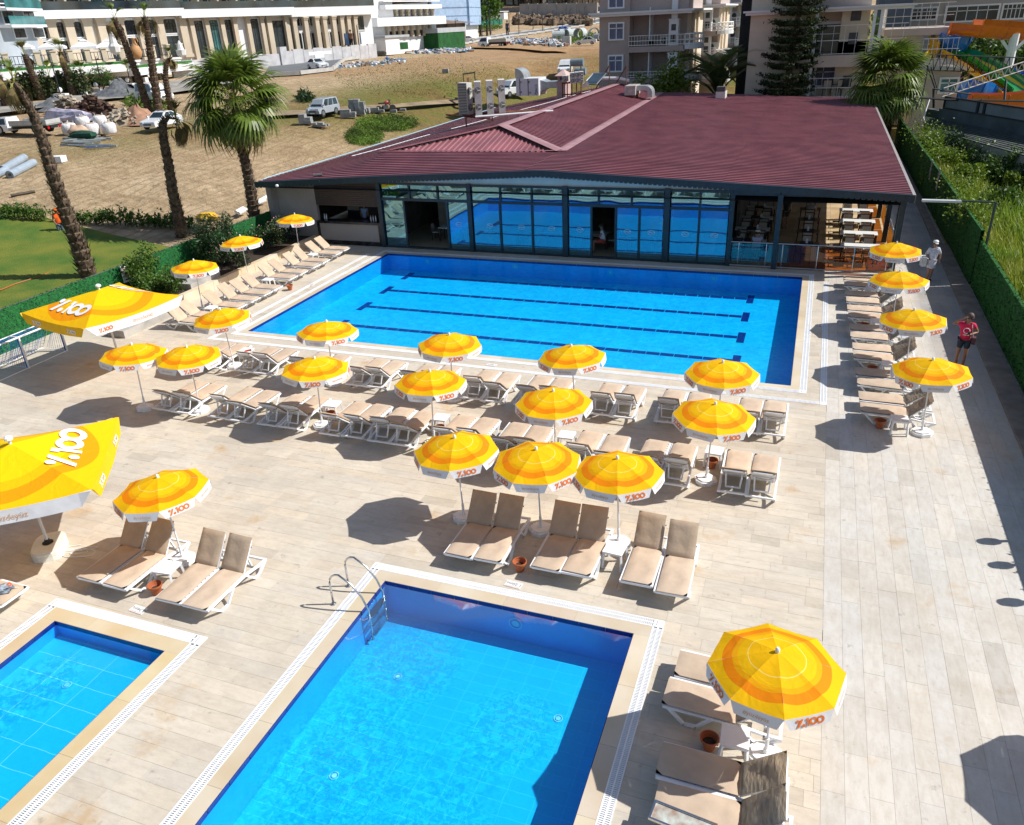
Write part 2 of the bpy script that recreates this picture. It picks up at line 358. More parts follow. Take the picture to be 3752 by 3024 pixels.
def pool(key, tile, cope, water, band, double=False):
	x0, x1, y0, y1, D = POOLS[key]
	mb = MB()
	mb.quad((x0, y0, -D), (x1, y0, -D), (x1, y1, -D), (x0, y1, -D))
	mb.mi = 1; mb.quad((x0, y0, -D), (x0, y1, -D), (x0, y1, -.10), (x0, y0, -.10)); mb.quad((x1, y0, -D), (x1, y1, -D), (x1, y1, -.10), (x1, y0, -.10))
	mb.quad((x0, y1, -D), (x1, y1, -D), (x1, y1, -.10), (x0, y1, -.10)); mb.quad((x0, y0, -D), (x1, y0, -D), (x1, y0, -.10), (x0, y0, -.10))
	names = {'main': 'swimming_pool', 'center': 'swimming_pool', 'kids': 'swimming_pool'}
	t = mb.build('pool_basin', [tile, WALLT], kind='structure')
	def line(a, b, n_):
		a = Vector(a); b = Vector(b); d = (b - a) / n_; dn = d.normalized(); nr = Vector((-dn.y, dn.x, 0)) * .012
		me = None
		for i in range(n_):
			p = a + d * i + dn * .006; q = a + d * (i + 1) - dn * .006
			if me is None or True:
				m_ = MB(); L = (q - p).length
				m_.b2(0, L, -.006, .006, -.10, 0)
				if me is None: me = m_.mesh('waterline_tile', NAVY)
				o = put('waterline_tile', me, t, loc=(p.x, p.y, 0), rz=math.atan2(d.y, d.x))
	e = .008
	step = .5 if key != 'main' else 1.0
	line((x0 + e, y0, 0), (x0 + e, y1, 0), int((y1 - y0) / step)); line((x0 + .02, y1 - e, 0), (x1 - .02, y1 - e, 0), int((x1 - x0) / step)); line((x1 - e, y1, 0), (x1 - e, y0, 0), int((y1 - y0) / step))
	if key == 'main': line((x1, y0 + e, 0), (x0, y0 + e, 0), 20)
	b = band; w = b
	def slab_row(xa, xb, ya, yb, alongx, n_):
		for i in range(n_):
			if alongx: a0 = xa + (xb - xa) * i / n_; a1 = xa + (xb - xa) * (i + 1) / n_; q = (a0 + .002, a1 - .002, ya, yb)
			else: a0 = ya + (yb - ya) * i / n_; a1 = ya + (yb - ya) * (i + 1) / n_; q = (xa, xb, a0 + .002, a1 - .002)
			m_ = MB(); m_.tone = (random.uniform(.9, 1.06),) * 3; m_.tone = (m_.tone[0], m_.tone[0] * random.uniform(.97, 1.01), m_.tone[0] * random.uniform(.9, 1.0))
			m_.b2(q[0], q[1], q[2], q[3], -.06, .006 + random.uniform(-.001, .001)); m_.build('coping_slab', cope, t)
	nx = max(3, int((x1 - x0) / 1.2)); ny = max(4, int((y1 - y0) / 1.2))
	slab_row(x0 - b, x1 + b, y1, y1 + b, True, nx); slab_row(x0 - b, x0, y0, y1, False, ny); slab_row(x1, x1 + b, y0, y1, False, ny)
	if key == 'main': slab_row(x0 - b, x1 + b, y0 - b, y0, True, nx)
	wm = MB(); wm.quad((x0 + .001, y0 + .001, -.045), (x1 - .001, y0 + .001, -.045), (x1 - .001, y1 - .001, -.045), (x0 + .001, y1 - .001, -.045))
	wo = wm.build('water', water, kind='structure')
	return t
for k in ('POOL_COPE',): pass
def tonemat(name, c1, c2, **kw): return mat(name, c1, .6, .1, .9, col2=c2, tone=True, bump=.001, bscale=18, **kw)
CM = tonemat('travertine_coping_slab', (.55, .45, .32), (.62, .55, .45)); CK = tonemat('travertine_golden_slab', (.55, .42, .25), (.60, .52, .38))
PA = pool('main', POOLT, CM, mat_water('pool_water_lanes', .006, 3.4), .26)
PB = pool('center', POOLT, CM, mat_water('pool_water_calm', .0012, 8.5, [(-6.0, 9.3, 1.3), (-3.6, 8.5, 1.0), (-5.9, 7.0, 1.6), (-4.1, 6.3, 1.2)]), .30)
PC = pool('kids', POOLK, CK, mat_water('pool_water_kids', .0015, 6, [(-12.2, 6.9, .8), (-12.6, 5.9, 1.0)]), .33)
# lane markings on the floor of the main pool (rows of navy tiles)
zf = -.85 + .006
for (Y, xa, xb) in [(34.25, -18.6, -2.0), (31.9, -18.55, -2.0), (29.5, -18.4, -1.95), (27.1, -18.2, -1.9)]:
	ln = bpy.data.objects.new('lane_marking', None); COL.objects.link(ln); ln.parent = PA
	me = MB().b2(-.25, .25, -.13, .13, -.004, .004).mesh('lane_tile', NAVY); n_ = int((xb - xa) / .52)
	for i in range(n_): put('lane_tile', me, ln, loc=(xa + (i + .5) * (xb - xa) / n_, Y, zf))
	for xe in (xa - .14, xb + .14):
		MB().b2(xe - .14, xe + .14, Y - .55, Y + .55, zf - .003, zf + .005).build('lane_end_bar', NAVY, ln)
# underwater lights and floor jets
def disc(parent, name, c, r, ax, m_):
	pts = 16; mb = MB()
	for k, (ra, rb) in enumerate(((r, r * .8), (r * .55, .001))):
		def fn(u, v):
			a = 2 * math.pi * u; q = ra + (rb - ra) * v
			return (c[0] + q * math.cos(a), c[1] - .012, c[2] + q * math.sin(a)) if ax == 'y' else (c[0] + q * math.cos(a), c[1] + q * math.sin(a), c[2] + .012)
		mb.grid(pts, 1, fn)
	return mb.build(name, m_, parent)
LITE = mat('underwater_lamp', (.12, .62, .85), .2, .05, 3)
JET = mat('floor_inlet_white', (.25, .75, .9), .3, .05, 3)
disc(PB, 'underwater_light', (-4.55, 11.27, -.38), .15, 'y', LITE)
for x in (-18.0, -13.2, -8.4, -3.6): disc(PA, 'underwater_light', (x, 35.19, -.3), .15, 'y', LITE)
for p_ in (g(900 + 945 / 1.695, 2000 + 815 / 1.695, -.85), g(2000 + 85 / 1.879, 2100 + 1003 / 1.879, -.85), g(900 + 550 / 1.695, 2000 + 1430 / 1.695, -.85)):
	disc(PB, 'floor_inlet', (p_.x, p_.y, -.85), .085, 'z', JET)
p_ = g(462 / 1.879, 2100 + 772 / 1.879, -.35); disc(PC, 'floor_inlet', (p_.x, p_.y, -.35), .09, 'z', JET)
# ---------------------------------------------------------------- overflow gratings
def grating(x0, x1, y0, y1, pitch=.035):
	t = bpy.data.objects.new('overflow_grating', None); COL.objects.link(t); t['kind'] = 'structure'
	tr = MB().b2(x0, x1, y0, y1, -.08, -.03).build('channel', mat('grating_channel', (.20, .25, .30), .7, .1, 5), t)
	alongx = (x1 - x0) > (y1 - y0); mb = MB()
	a0, a1 = (x0, x1) if alongx else (y0, y1); n_ = int((a1 - a0) / pitch)
	for i in range(n_):
		c = a0 + (i + .5) * pitch
		if alongx: mb.b2(c - pitch * .30, c + pitch * .30, y0 + .004, y1 - .004, -.012, .008)
		else: mb.b2(x0 + .004, x1 - .004, c - pitch * .30, c + pitch * .30, -.012, .008)
	if alongx: mb.b2(x0, x1, (y0 + y1) / 2 - .012, (y0 + y1) / 2 + .012, -.01, .012); mb.b2(x0, x1, y0, y0 + .02, -.01, .010); mb.b2(x0, x1, y1 - .02, y1, -.01, .010)
	else: mb.b2((x0 + x1) / 2 - .012, (x0 + x1) / 2 + .012, y0, y1, -.01, .012); mb.b2(x0, x0 + .02, y0, y1, -.01, .010); mb.b2(x1 - .02, x1, y0, y1, -.01, .010)
	mb.build('grating_slat', WHITE_PL, t, kind='stuff')
	return t
GR = []   # rectangles cut from the deck
def gr(x0, x1, y0, y1): GR.append((x0, x1, y0, y1)); grating(x0, x1, y0, y1)
gw = .21
def ring(x0, x1, y0, y1, near, w=gw):
	"""channels along the rectangle's outside, with corner plates"""
	gr(x0, x1, y1, y1 + w); gr(x0 - w, x0, y0, y1); gr(x1, x1 + w, y0, y1)
	cs = [(x0 - w, y1), (x1, y1)]
	if near: gr(x0, x1, y0 - w, y0); cs += [(x0 - w, y0 - w), (x1, y0 - w)]
	for cx, cy in cs:
		GR.append((cx, cx + w, cy, cy + w))
		t = MB().b2(cx + .002, cx + w - .002, cy + .002, cy + w - .002, -.05, .010).build('corner_plate', WHITE_PL, kind='structure')
		MB().b2(cx + w * .3, cx + w * .34, cy + w * .2, cy + w * .8, .011, .013).build('slot', DARKGREY, t)
x0, x1, y0, y1, _ = POOLS['main']; ring(x0 - .26, x1 + .26, y0 - .26, y1 + .26, True); ring(x0 - .84, x1 + .86, y0 - .90, y1 + .26 - .6, True, .19) if False else None
gr(x1 + .86, x1 + 1.05, y0 - .95, y1 - .5); gr(x0 - .86, x1 + .86, y0 - 1.14, y0 - .95); gr(x0 - 1.05, x0 - .86, y0 - .95, y1 - .3)
for cx in (x1 + .86, x0 - 1.05):
	GR.append((cx, cx + .19, y0 - 1.14, y0 - .95)); MB().b2(cx + .002, cx + .188, y0 - 1.138, y0 - .952, -.05, .010).build('corner_plate', WHITE_PL, kind='structure')
x0, x1, y0, y1, _ = POOLS['center']; ring(x0 - .30, x1 + .30, y0, y1 + .30, False)
x0, x1, y0, y1, _ = POOLS['kids']; ring(x0 - .33, x1 + .33, y0, y1 + .33, False, .23)
# ---------------------------------------------------------------- deck of travertine planks
HOLES = [(POOLS['main'][0] - .26, POOLS['main'][1] + .26, POOLS['main'][2] - .26, POOLS['main'][3] + .26),
         (POOLS['center'][0] - .30, POOLS['center'][1] + .30, 0, POOLS['center'][3] + .30),
         (POOLS['kids'][0] - .33, POOLS['kids'][1] + .33, 0, POOLS['kids'][3] + .33)] + GR
def subtract(r, holes):
	out = [r]
	for (a, b, c, d) in holes:
		nxt = []
		for (x0, x1, y0, y1) in out:
			if b <= x0 or a >= x1 or d <= y0 or c >= y1: nxt.append((x0, x1, y0, y1)); continue
			if a > x0: nxt.append((x0, a, y0, y1))
			if b < x1: nxt.append((b, x1, y0, y1))
			xa, xb = max(x0, a), min(x1, b)
			if c > y0: nxt.append((xa, xb, y0, c))
			if d < y1: nxt.append((xa, xb, d, y1))
		out = nxt
	return [r for r in out if r[1] - r[0] > .015 and r[3] - r[2] > .015]
XB = 1.22
rects = []
rng = random.Random(3)
def band(x0, x1, y0, y1, alongx):
	if alongx:
		y = y0
		while y < y1 - .01:
			h = .305; ye = min(y + h, y1); x = x0 - rng.uniform(0, 1)
			while x < x1:
				L = rng.choice([.6, .75, .9, 1.05, 1.2]); rects.append((max(x, x0), min(x + L, x1), y, ye)); x += L
			y = ye
	else:
		x = x0
		while x < x1 - .01:
			h = .34; xe = min(x + h, x1); y = y0 - rng.uniform(0, 1)
			while y < y1:
				L = rng.choice([.6, .8, 1.0, 1.25, 1.5]); rects.append((x, xe, max(y, y0), min(y + L, y1))); y += L
			x = xe
band(-28.3, XB, 4.5, 36.3, True)
band(-46, -28.3, 4.5, 17.0, True)
band(XB, 5.95, 4.5, 72, False)
band(5.95, 9.5, 2, 16, False)
rects = [r for q in rects for r in subtract(q, HOLES)]
rects = [r for r in rects if not (r[0] > -3.3 and r[1] < 4.0 and r[2] > 36.3)]
def tile_tone():
	b = rng.gauss(1.0, .028); w = rng.gauss(0, .010)
	if rng.random() < .06: b *= rng.uniform(.86, .94)
	return (b * (1 + w), b, b * (1 - w * 1.5))
def mat_deck():
	m = bpy.data.materials.new('travertine_deck'); m.use_nodes = True; n = m.node_tree.nodes; l = m.node_tree.links; b = n['Principled BSDF']
	b.inputs['Roughness'].default_value = .62; b.inputs['Specular IOR Level'].default_value = .3
	tc = n.new('ShaderNodeTexCoord')
	def nz(s, d, sc=(1, 1, 1), r=.6):
		mp = n.new('ShaderNodeMapping'); mp.inputs['Scale'].default_value = sc; l.new(tc.outputs['Object'], mp.inputs[0])
		x = n.new('ShaderNodeTexNoise'); x.inputs['Scale'].default_value = s; x.inputs['Detail'].default_value = d; x.inputs['Roughness'].default_value = r; l.new(mp.outputs[0], x.inputs[0]); return x.outputs[0]
	def mr(f, a, b_, c, d):
		x = n.new('ShaderNodeMapRange'); x.inputs[1].default_value = a; x.inputs[2].default_value = b_; x.inputs[3].default_value = c; x.inputs[4].default_value = d; l.new(f, x.inputs[0]); return x.outputs[0]
	def mx(f, a, b_, mode='MIX'):
		x = n.new('ShaderNodeMix'); x.data_type = 'RGBA'; x.blend_type = mode
		for i, v in ((0, f), (6, a), (7, b_)):
			if isinstance(v, (int, float)): x.inputs[i].default_value = v
			elif isinstance(v, tuple): x.inputs[i].default_value = (*v, 1)
			else: l.new(v, x.inputs[i])
		return x.outputs[2]
	at = n.new('ShaderNodeAttribute'); at.attribute_name = 'tone'
	sx = n.new('ShaderNodeSeparateXYZ'); l.new(tc.outputs['Object'], sx.inputs[0])
	zone = mr(sx.outputs[0], XB - .05, XB + .05, 0, 1)
	c = mx(mr(nz(.35, 5), .35, .65, 0, 1), (.62, .555, .455), (.55, .485, .395))
	c2 = mx(mr(nz(.5, 5), .35, .65, 0, 1), (.55, .52, .465), (.60, .57, .52))
	c = mx(zone, c, c2)
	st1 = nz(2.6, 8, (1, 3.6, 1), .7); st2 = nz(2.6, 8, (3.6, 1, 1), .7)
	fm = n.new('ShaderNodeMix'); fm.data_type = 'FLOAT'; l.new(zone, fm.inputs[0]); l.new(st1, fm.inputs[2]); l.new(st2, fm.inputs[3])
	c = mx(mr(fm.outputs[0], .44, .72, 0, .55), c, (.40, .345, .28))          # grain of the stone
	c = mx(mr(nz(.4, 8, r=.74), .46, .64, 0, .60), c, (.44, .385, .315))
	c = mx(mr(nz(.9, 5), .60, .73, 0, .65), c, (.46, .29, .13))               # rusty stains
	c = mx(mr(nz(4, 7, r=.72), .60, .76, 0, .75), c, (.17, .14, .11))           # pits and dirt
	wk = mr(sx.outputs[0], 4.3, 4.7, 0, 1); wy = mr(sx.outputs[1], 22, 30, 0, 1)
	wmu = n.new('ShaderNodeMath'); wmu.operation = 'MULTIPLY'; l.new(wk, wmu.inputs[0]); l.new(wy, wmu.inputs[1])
	c = mx(wmu.outputs[0], c, mx(mr(nz(.8, 6), .35, .65, 0, 1), (.30, .29, .275), (.40, .385, .36)))      # grey concrete walkway, with the fence's shade put into its tone
	c = mx(1.0, c, at.outputs[0], 'MULTIPLY')
	l.new(c, b.inputs['Base Color'])
	bp = n.new('ShaderNodeBump'); bp.inputs['Distance'].default_value = .003; l.new(nz(12, 6), bp.inputs['Height']); l.new(bp.outputs[0], b.inputs['Normal'])
	return m
DECK = mat_deck()
GROUT = mat('grout', (.50, .445, .37), .9, .2, 3)
deck = bpy.data.objects.new('pool_deck', None); COL.objects.link(deck); deck['kind'] = 'structure'
bed = MB()
for q in subtract((-46, 9.5, 2, 36.4), HOLES): bed.b2(*q, -.2, -.012)
bed.b2(3.9, 6.5, 36.4, 72, -.2, -.012)
bed.build('mortar_bed', GROUT, deck)
def tsize(r):
	cx, cy = (r[0] + r[1]) / 2, (r[2] + r[3]) / 2
	if cy < 4.4: return 0
	q = RC @ (Vector((cx, cy, 0)) - Vector((0, 0, H))); px, py = PX + F * q.x / q.z, PY + F * q.y / q.z
	if px < 0 or px > 3752 or py > 3024: return 0
	return (r[1] - r[0]) * (r[3] - r[2]) / (q.z ** 2)
rects.sort(key=tsize, reverse=True)
rest = MB()
for i, r in enumerate(rects):
	gp = .0016; q = (r[0] + gp, r[1] - gp, r[2] + gp, r[3] - gp); z = rng.uniform(-.0015, .0015)
	if q[1] - q[0] < .01 or q[3] - q[2] < .01: continue
	if i < 296:
		m_ = MB(); m_.tone = tile_tone(); m_.b2(*q, -.03, z); m_.build('paving_plank', DECK, deck)
	else:
		rest.tone = tile_tone(); rest.add([(q[0], q[2], z), (q[1], q[2], z), (q[1], q[3], z), (q[0], q[3], z), (q[0], q[2], -.02), (q[1], q[2], -.02), (q[1], q[3], -.02), (q[0], q[3], -.02)], [(0, 1, 2, 3), (0, 4, 5, 1), (1, 5, 6, 2), (2, 6, 7, 3), (3, 7, 4, 0)])
rest.build('paving_planks_beyond', DECK, deck, kind='stuff')
# kerb on the right of the walkway, lawn and wild grass bases
KERB = mat('kerb_concrete', (.30, .25, .21), .85, .15, 2)
for i in range(28):
	y = 16 + i * 2
	MB().b2(5.97, 6.35 if y > 40 else 6.6, y + .006, y + 1.994, -.1, .05).build('kerb_stone', KERB, deck)
lawn = MB()
lm = mat('lawn', (.055, .125, .010), .9, .5, .55, bump=.05, bscale=22, col2=(.16, .175, .018), detail=10)
def lf(u, v):
	x = -28.35 - u * 60; y = 8 + v * (32.9 - 8 + u * 9.5)
	return (x, y, .0 + zt(x, y) + .03)
lawn.grid(60, 30, lf).build('lawn', lm, kind='structure')
# ================================================================ PARASOLS
def mat_canopy(name, R_, square=False):
	m = bpy.data.materials.new(name); m.use_nodes = True; n = m.node_tree.nodes; l = m.node_tree.links; b = n['Principled BSDF']
	b.inputs['Roughness'].default_value = .75; b.inputs['Specular IOR Level'].default_value = .15
	tc = n.new('ShaderNodeTexCoord'); sx = n.new('ShaderNodeSeparateXYZ'); l.new(tc.outputs['Object'], sx.inputs[0])
	cb = n.new('ShaderNodeCombineXYZ'); l.new(sx.outputs[0], cb.inputs[0]); l.new(sx.outputs[1], cb.inputs[1])
	ln = n.new('ShaderNodeVectorMath'); ln.operation = 'LENGTH'; l.new(cb.outputs[0], ln.inputs[0])
	dv = n.new('ShaderNodeMath'); dv.operation = 'DIVIDE'; l.new(ln.outputs['Value'], dv.inputs[0]); dv.inputs[1].default_value = R_
	r = n.new('ShaderNodeValToRGB'); e = r.color_ramp; e.interpolation = 'CONSTANT'
	Y1, Y2, OR, OR2 = (.92, .52, .004), (.91, .42, .004), (.91, .27, .004), (.92, .33, .004)
	st = [(0, Y1), (.405, (.95, .68, .16)), (.42, Y1), (.56, Y2), (.64, OR), (.78, Y1)] if not square else [(0, (.93, .60, .004)), (.60, (.92, .50, .004)), (.74, OR2), (.92, (.92, .52, .004))]
	e.elements[0].position = 0; e.elements[0].color = (*st[0][1], 1); e.elements[1].position = st[-1][0]; e.elements[1].color = (*st[-1][1], 1)
	for p_, c_ in st[1:-1]:
		k = e.elements.new(p_); k.color = (*c_, 1)
	l.new(dv.outputs[0], r.inputs[0]); oi = n.new('ShaderNodeObjectInfo'); hv = n.new('ShaderNodeHueSaturation'); mv = n.new('ShaderNodeMapRange'); mv.inputs[3].default_value = .90; mv.inputs[4].default_value = 1.04; l.new(oi.outputs['Random'], mv.inputs[0]); l.new(mv.outputs[0], hv.inputs['Value']); l.new(r.outputs[0], hv.inputs['Color']); r = hv; l.new(r.outputs[0], b.inputs['Base Color'])
	no = n.new('ShaderNodeTexNoise'); no.inputs['Scale'].default_value = 3; no.inputs['Detail'].default_value = 3; no.inputs['Distortion'].default_value = 1; l.new(tc.outputs['Object'], no.inputs[0])
	bp = n.new('ShaderNodeBump'); bp.inputs['Distance'].default_value = .02; l.new(no.outputs[0], bp.inputs['Height']); l.new(bp.outputs[0], b.inputs['Normal'])
	tr = n.new('ShaderNodeBsdfTranslucent'); ms = n.new('ShaderNodeMixShader'); ms.inputs[0].default_value = .22
	l.new(r.outputs[0], tr.inputs[0]); l.new(b.outputs[0], ms.inputs[1]); l.new(tr.outputs[0], ms.inputs[2]); l.new(ms.outputs[0], n['Material Output'].inputs[0])
	return m
CANO = mat_canopy('parasol_fabric_yellow', .98)
VAL = mat('valance_white', (.74, .74, .76), .7, .05, 4, trans=.15)
YEL = mat('big_parasol_valance_yellow', (.92, .52, .004), .7, .03, 4, trans=.15)
ORD = mat('print_orange_red', (.72, .17, .02), .6, .1, 6)
WHT = mat('print_white', (.80, .80, .80), .6, .03, 6)
TAN = mat('print_faded_orange', (.62, .33, .16), .6, .1, 6)
def logo(w, h, m, name='percent_100_print'):
	"""the '%100' mark: slanted bar with two dots, a one, two linked noughts; in the local xz plane, centred"""
	mb = MB(); u = w / 5.6; hh = h
	def poly(P_): mb.add([(x * u, 0, z * hh) for x, z in P_], [tuple(range(len(P_)))])
	def ringz(cx, cz, ro, ri, n_=16):
		vs = []
		for j in range(n_):
			a = 2 * math.pi * j / n_; vs += [((cx + ro * math.cos(a)) * u, 0, cz * hh + ro * math.sin(a) * u * .95), ((cx + ri * math.cos(a)) * u, 0, cz * hh + ri * math.sin(a) * u * .95)]
		mb.add(vs, [(2 * j, 2 * ((j + 1) % n_), 2 * ((j + 1) % n_) + 1, 2 * j + 1) for j in range(n_)])
	poly([(-2.7, -.5), (-2.2, -.5), (-1.25, .5), (-1.75, .5)])
	def dot(cx, cz, r):
		mb.add([((cx + r * math.cos(2 * math.pi * j / 10)) * u, 0, cz * hh + r * math.sin(2 * math.pi * j / 10) * u) for j in range(10)], [tuple(range(10))])
	dot(-2.45, .32, .33); dot(-1.25, -.32, .33)
	poly([(-.75, .5), (-.2, .5), (-.2, -.5), (-.55, -.5), (-.55, .22), (-.75, .22)])
	R0 = min(.98, .5 * hh / u); ringz(.72, 0, R0, R0 * .5); ringz(2.1, 0, R0, R0 * .5)
	return mb.mesh(name, m)
def text_mesh(s, size, m, name='lettering'):
	cu = bpy.data.curves.new(name, 'FONT'); cu.body = s; cu.size = size; cu.align_x = 'CENTER'; cu.align_y = 'CENTER'; cu.resolution_u = 2
	o = bpy.data.objects.new('tmp', cu); COL.objects.link(o)
	dg = bpy.context.evaluated_depsgraph_get(); me = bpy.data.meshes.new_from_object(o.evaluated_get(dg)); bpy.data.objects.remove(o)
	me.name = name; me.materials.clear(); me.materials.append(m)
	me.transform(Matrix.Rotation(rad(90), 4, 'X')); return me
LOGO_S = logo(.42, .125, ORD); TXT_S = text_mesh('#yüzdeyüz', .085, TAN)
def make_parasol():
	t = thing('parasol', 'x', 'parasol')
	R_, zt_, zr = .98, 2.17, 1.86
	rp = [0, .2, .4, .6, .8, 1.0]
	def prof(s): return zt_ - (zt_ - zr) * (s ** 1.35)
	for k in range(8):
		mb = MB(); mb.smooth = True
		a0, a1 = 2 * math.pi * k / 8, 2 * math.pi * (k + 1) / 8
		vs = []; fs = []; nr = 8; na = 6
		for i in range(nr + 1):
			s = i / nr
			for j in range(na + 1):
				w = j / na; A = Vector((math.cos(a0), math.sin(a0), 0)); B_ = Vector((math.cos(a1), math.sin(a1), 0))
				d = A.lerp(B_, w); sag = 4 * w * (1 - w)
				p = d * R_ * s; vs.append((p.x, p.y, prof(s) - .022 * sag * s + .012 * s * noise.noise(Vector((p.x * 5, p.y * 5, k)))))
		for i in range(nr):
			for j in range(na): fs.append((i * (na + 1) + j, (i + 1) * (na + 1) + j, (i + 1) * (na + 1) + j + 1, i * (na + 1) + j + 1))
		mb.add(vs, fs); mb.build('canopy_panel', CANO, t)
		A = Vector((math.cos(a0), math.sin(a0), 0)) * R_; B_ = Vector((math.cos(a1), math.sin(a1), 0)) * R_
		out = (A + B_).normalized(); n_ = 10; vm = MB(); vs = []
		for j in range(n_ + 1):
			w = j / n_; sag = 4 * w * (1 - w); p = A.lerp(B_, w)
			dep = .17 * (min(1, min(w, 1 - w) / .07) ** .5) + .004
			z0 = zr - .022 * sag
			wv = .004 * math.sin(w * 9 + k * 1.3)
			q = p + out * (.035 + wv) * (dep / .17) * 1.2
			vs += [(p.x, p.y, z0 + .002), (q.x, q.y, z0 - dep)]
		vm.add(vs, [(2 * j, 2 * j + 1, 2 * j + 3, 2 * j + 2) for j in range(n_)])
		fl = vm.build('valance_flap', VAL, t)
		me = LOGO_S if k % 2 == 0 else TXT_S
		lo = put('lettering', me, fl); c = (A + B_) / 2 + out * .0305
		tilt = math.atan2(.042, .17)
		ang = math.atan2(out.y, out.x) + math.pi / 2
		lo.matrix_local = Matrix.Translation((c.x, c.y, zr - .105)) @ Matrix.Rotation(ang, 4, 'Z') @ Matrix.Rotation(-tilt, 4, 'X')
	MB().tube([(0, 0, .02), (0, 0, 2.16)], .019, 8).build('pole', mat('pole_white', (.74, .76, .78), .35, .04, 8), t, smooth=False)
	MB().lathe([(.032, 2.15), (.036, 2.18), (.034, 2.22), (.02, 2.245), (.001, 2.25)], 10).build('finial', WHITE_PL, t)
	rb = MB()
	for k in range(8):
		a = 2 * math.pi * k / 8; rb.tube([(.03 * math.cos(a), .03 * math.sin(a), 2.13), (.97 * math.cos(a), .97 * math.sin(a), zr - .012)], .006, 4)
		rb.tube([(.03 * math.cos(a), .03 * math.sin(a), 1.72), (.5 * math.cos(a), .5 * math.sin(a), prof(.51) - .03)], .005, 4)
	rb.build('ribs', WHITE_PL, t)
	bm_ = MB(); pr_ = [(.27 * math.cos(2 * math.pi * (j + .5) / 8) * (1.1 if j % 2 else 1), .27 * math.sin(2 * math.pi * (j + .5) / 8)) for j in range(8)]
	bm_.prism(pr_, 0, .09); bm_.prism([(x * .82, y * .82) for x, y in pr_], .09, .125)
	bs = bm_.build('base', WHITE_PL, t); MB().lathe([(.045, .12), (.045, .2), (.032, .21), (.032, .42)], 8).build('socket', WHITE_PL, bs)
	return t
PUMB = make_parasol()
parasols = [
 ((1072.9, 784.7), 'yellow parasol farthest up the green fence, against the grey wall beside the bar hatch', 20, 2),
 ((881.9, 863.7), 'yellow parasol over the flowering shrubs in the left lounger row', 8, 3),
 ((700.8, 953), 'yellow parasol between the leafy shrub and the nearest end of the left lounger row', 25, 1),
 ((812.5, 1130), 'yellow parasol at the near left corner of the big pool', 14, 1),
 ((1185.5, 1180), 'yellow parasol overlapping the near edge of the lane pool, leftmost over the water', 30, 2),
 ((1641, 1223.5), 'yellow parasol overlapping the near edge of the lane pool, just left of the depth plate', 12, 1),
 ((2106, 1268.5), 'yellow parasol overlapping the near edge of the lane pool right of its middle', 26, 2),
 ((2651, 1323), 'yellow parasol at the near right corner of the lane pool, over a lane end bar', 10, 2),
 ((465.6, 1264), 'yellow parasol leftmost of the second lounger row, nearest the football goal', 9, 1),
 ((676.4, 1268.5), 'yellow parasol overlapping its left neighbour in the second lounger row near the goal', 22, 1),
 ((1138, 1314), 'yellow parasol over the second row, with a white table and pot right of its pole', 5, 2),
 ((1565.7, 1363.5), 'yellow parasol in the second row with four joined loungers left of its pole', 30, 1),
 ((2031.8, 1430.6), 'yellow parasol in the second row above the white table without a pot', 20, 2),
 ((2608.4, 1476.5), 'yellow parasol at the right end of the second row, white octagonal base in full view', 11, 1),
 ((1676, 1604), 'yellow parasol leftmost of the three touching ones above the front loungers', 15, 1),
 ((1972.7, 1641.7), 'yellow parasol in the middle of the three touching ones above the front loungers', 32, 2),
 ((2274, 1683), 'yellow parasol rightmost of the three touching ones above the front loungers', 13, 1),
 ((586, 1750), 'yellow parasol over the brown shaded loungers behind the kids pool', 40, 3),
 ((2861, 2390), 'large looking yellow parasol nearest the camera, beside the small pool', 10, 1),
 ((3288.5, 887), 'yellow parasol farthest along the right column, in front of the restaurant corner post', 18, 1),
 ((3305.6, 993), 'yellow parasol second from the restaurant in the right column', 5, 1),
 ((3364, 1134.8), 'yellow parasol in the right column beside the man in the pink shirt', 16, 2),
 ((3436.5, 1317), 'yellow parasol nearest the camera in the right column, below the man in the pink shirt', 24, 2)]
UPOS = []
for i, ((px, py), lab, rz, tl) in enumerate(parasols):
	p = g(px, py, 2.2); UPOS.append(p)
	u = PUMB if i == 0 else dup(PUMB)
	u.location = (p.x, p.y, 0); u['label'] = lab; u['group'] = 'yellow and orange pool parasols'
	u.rotation_euler = (rad(random.uniform(-2.6, 2.6)), rad(random.uniform(-2.6, 2.6)), rad(rz + 45 * 0))
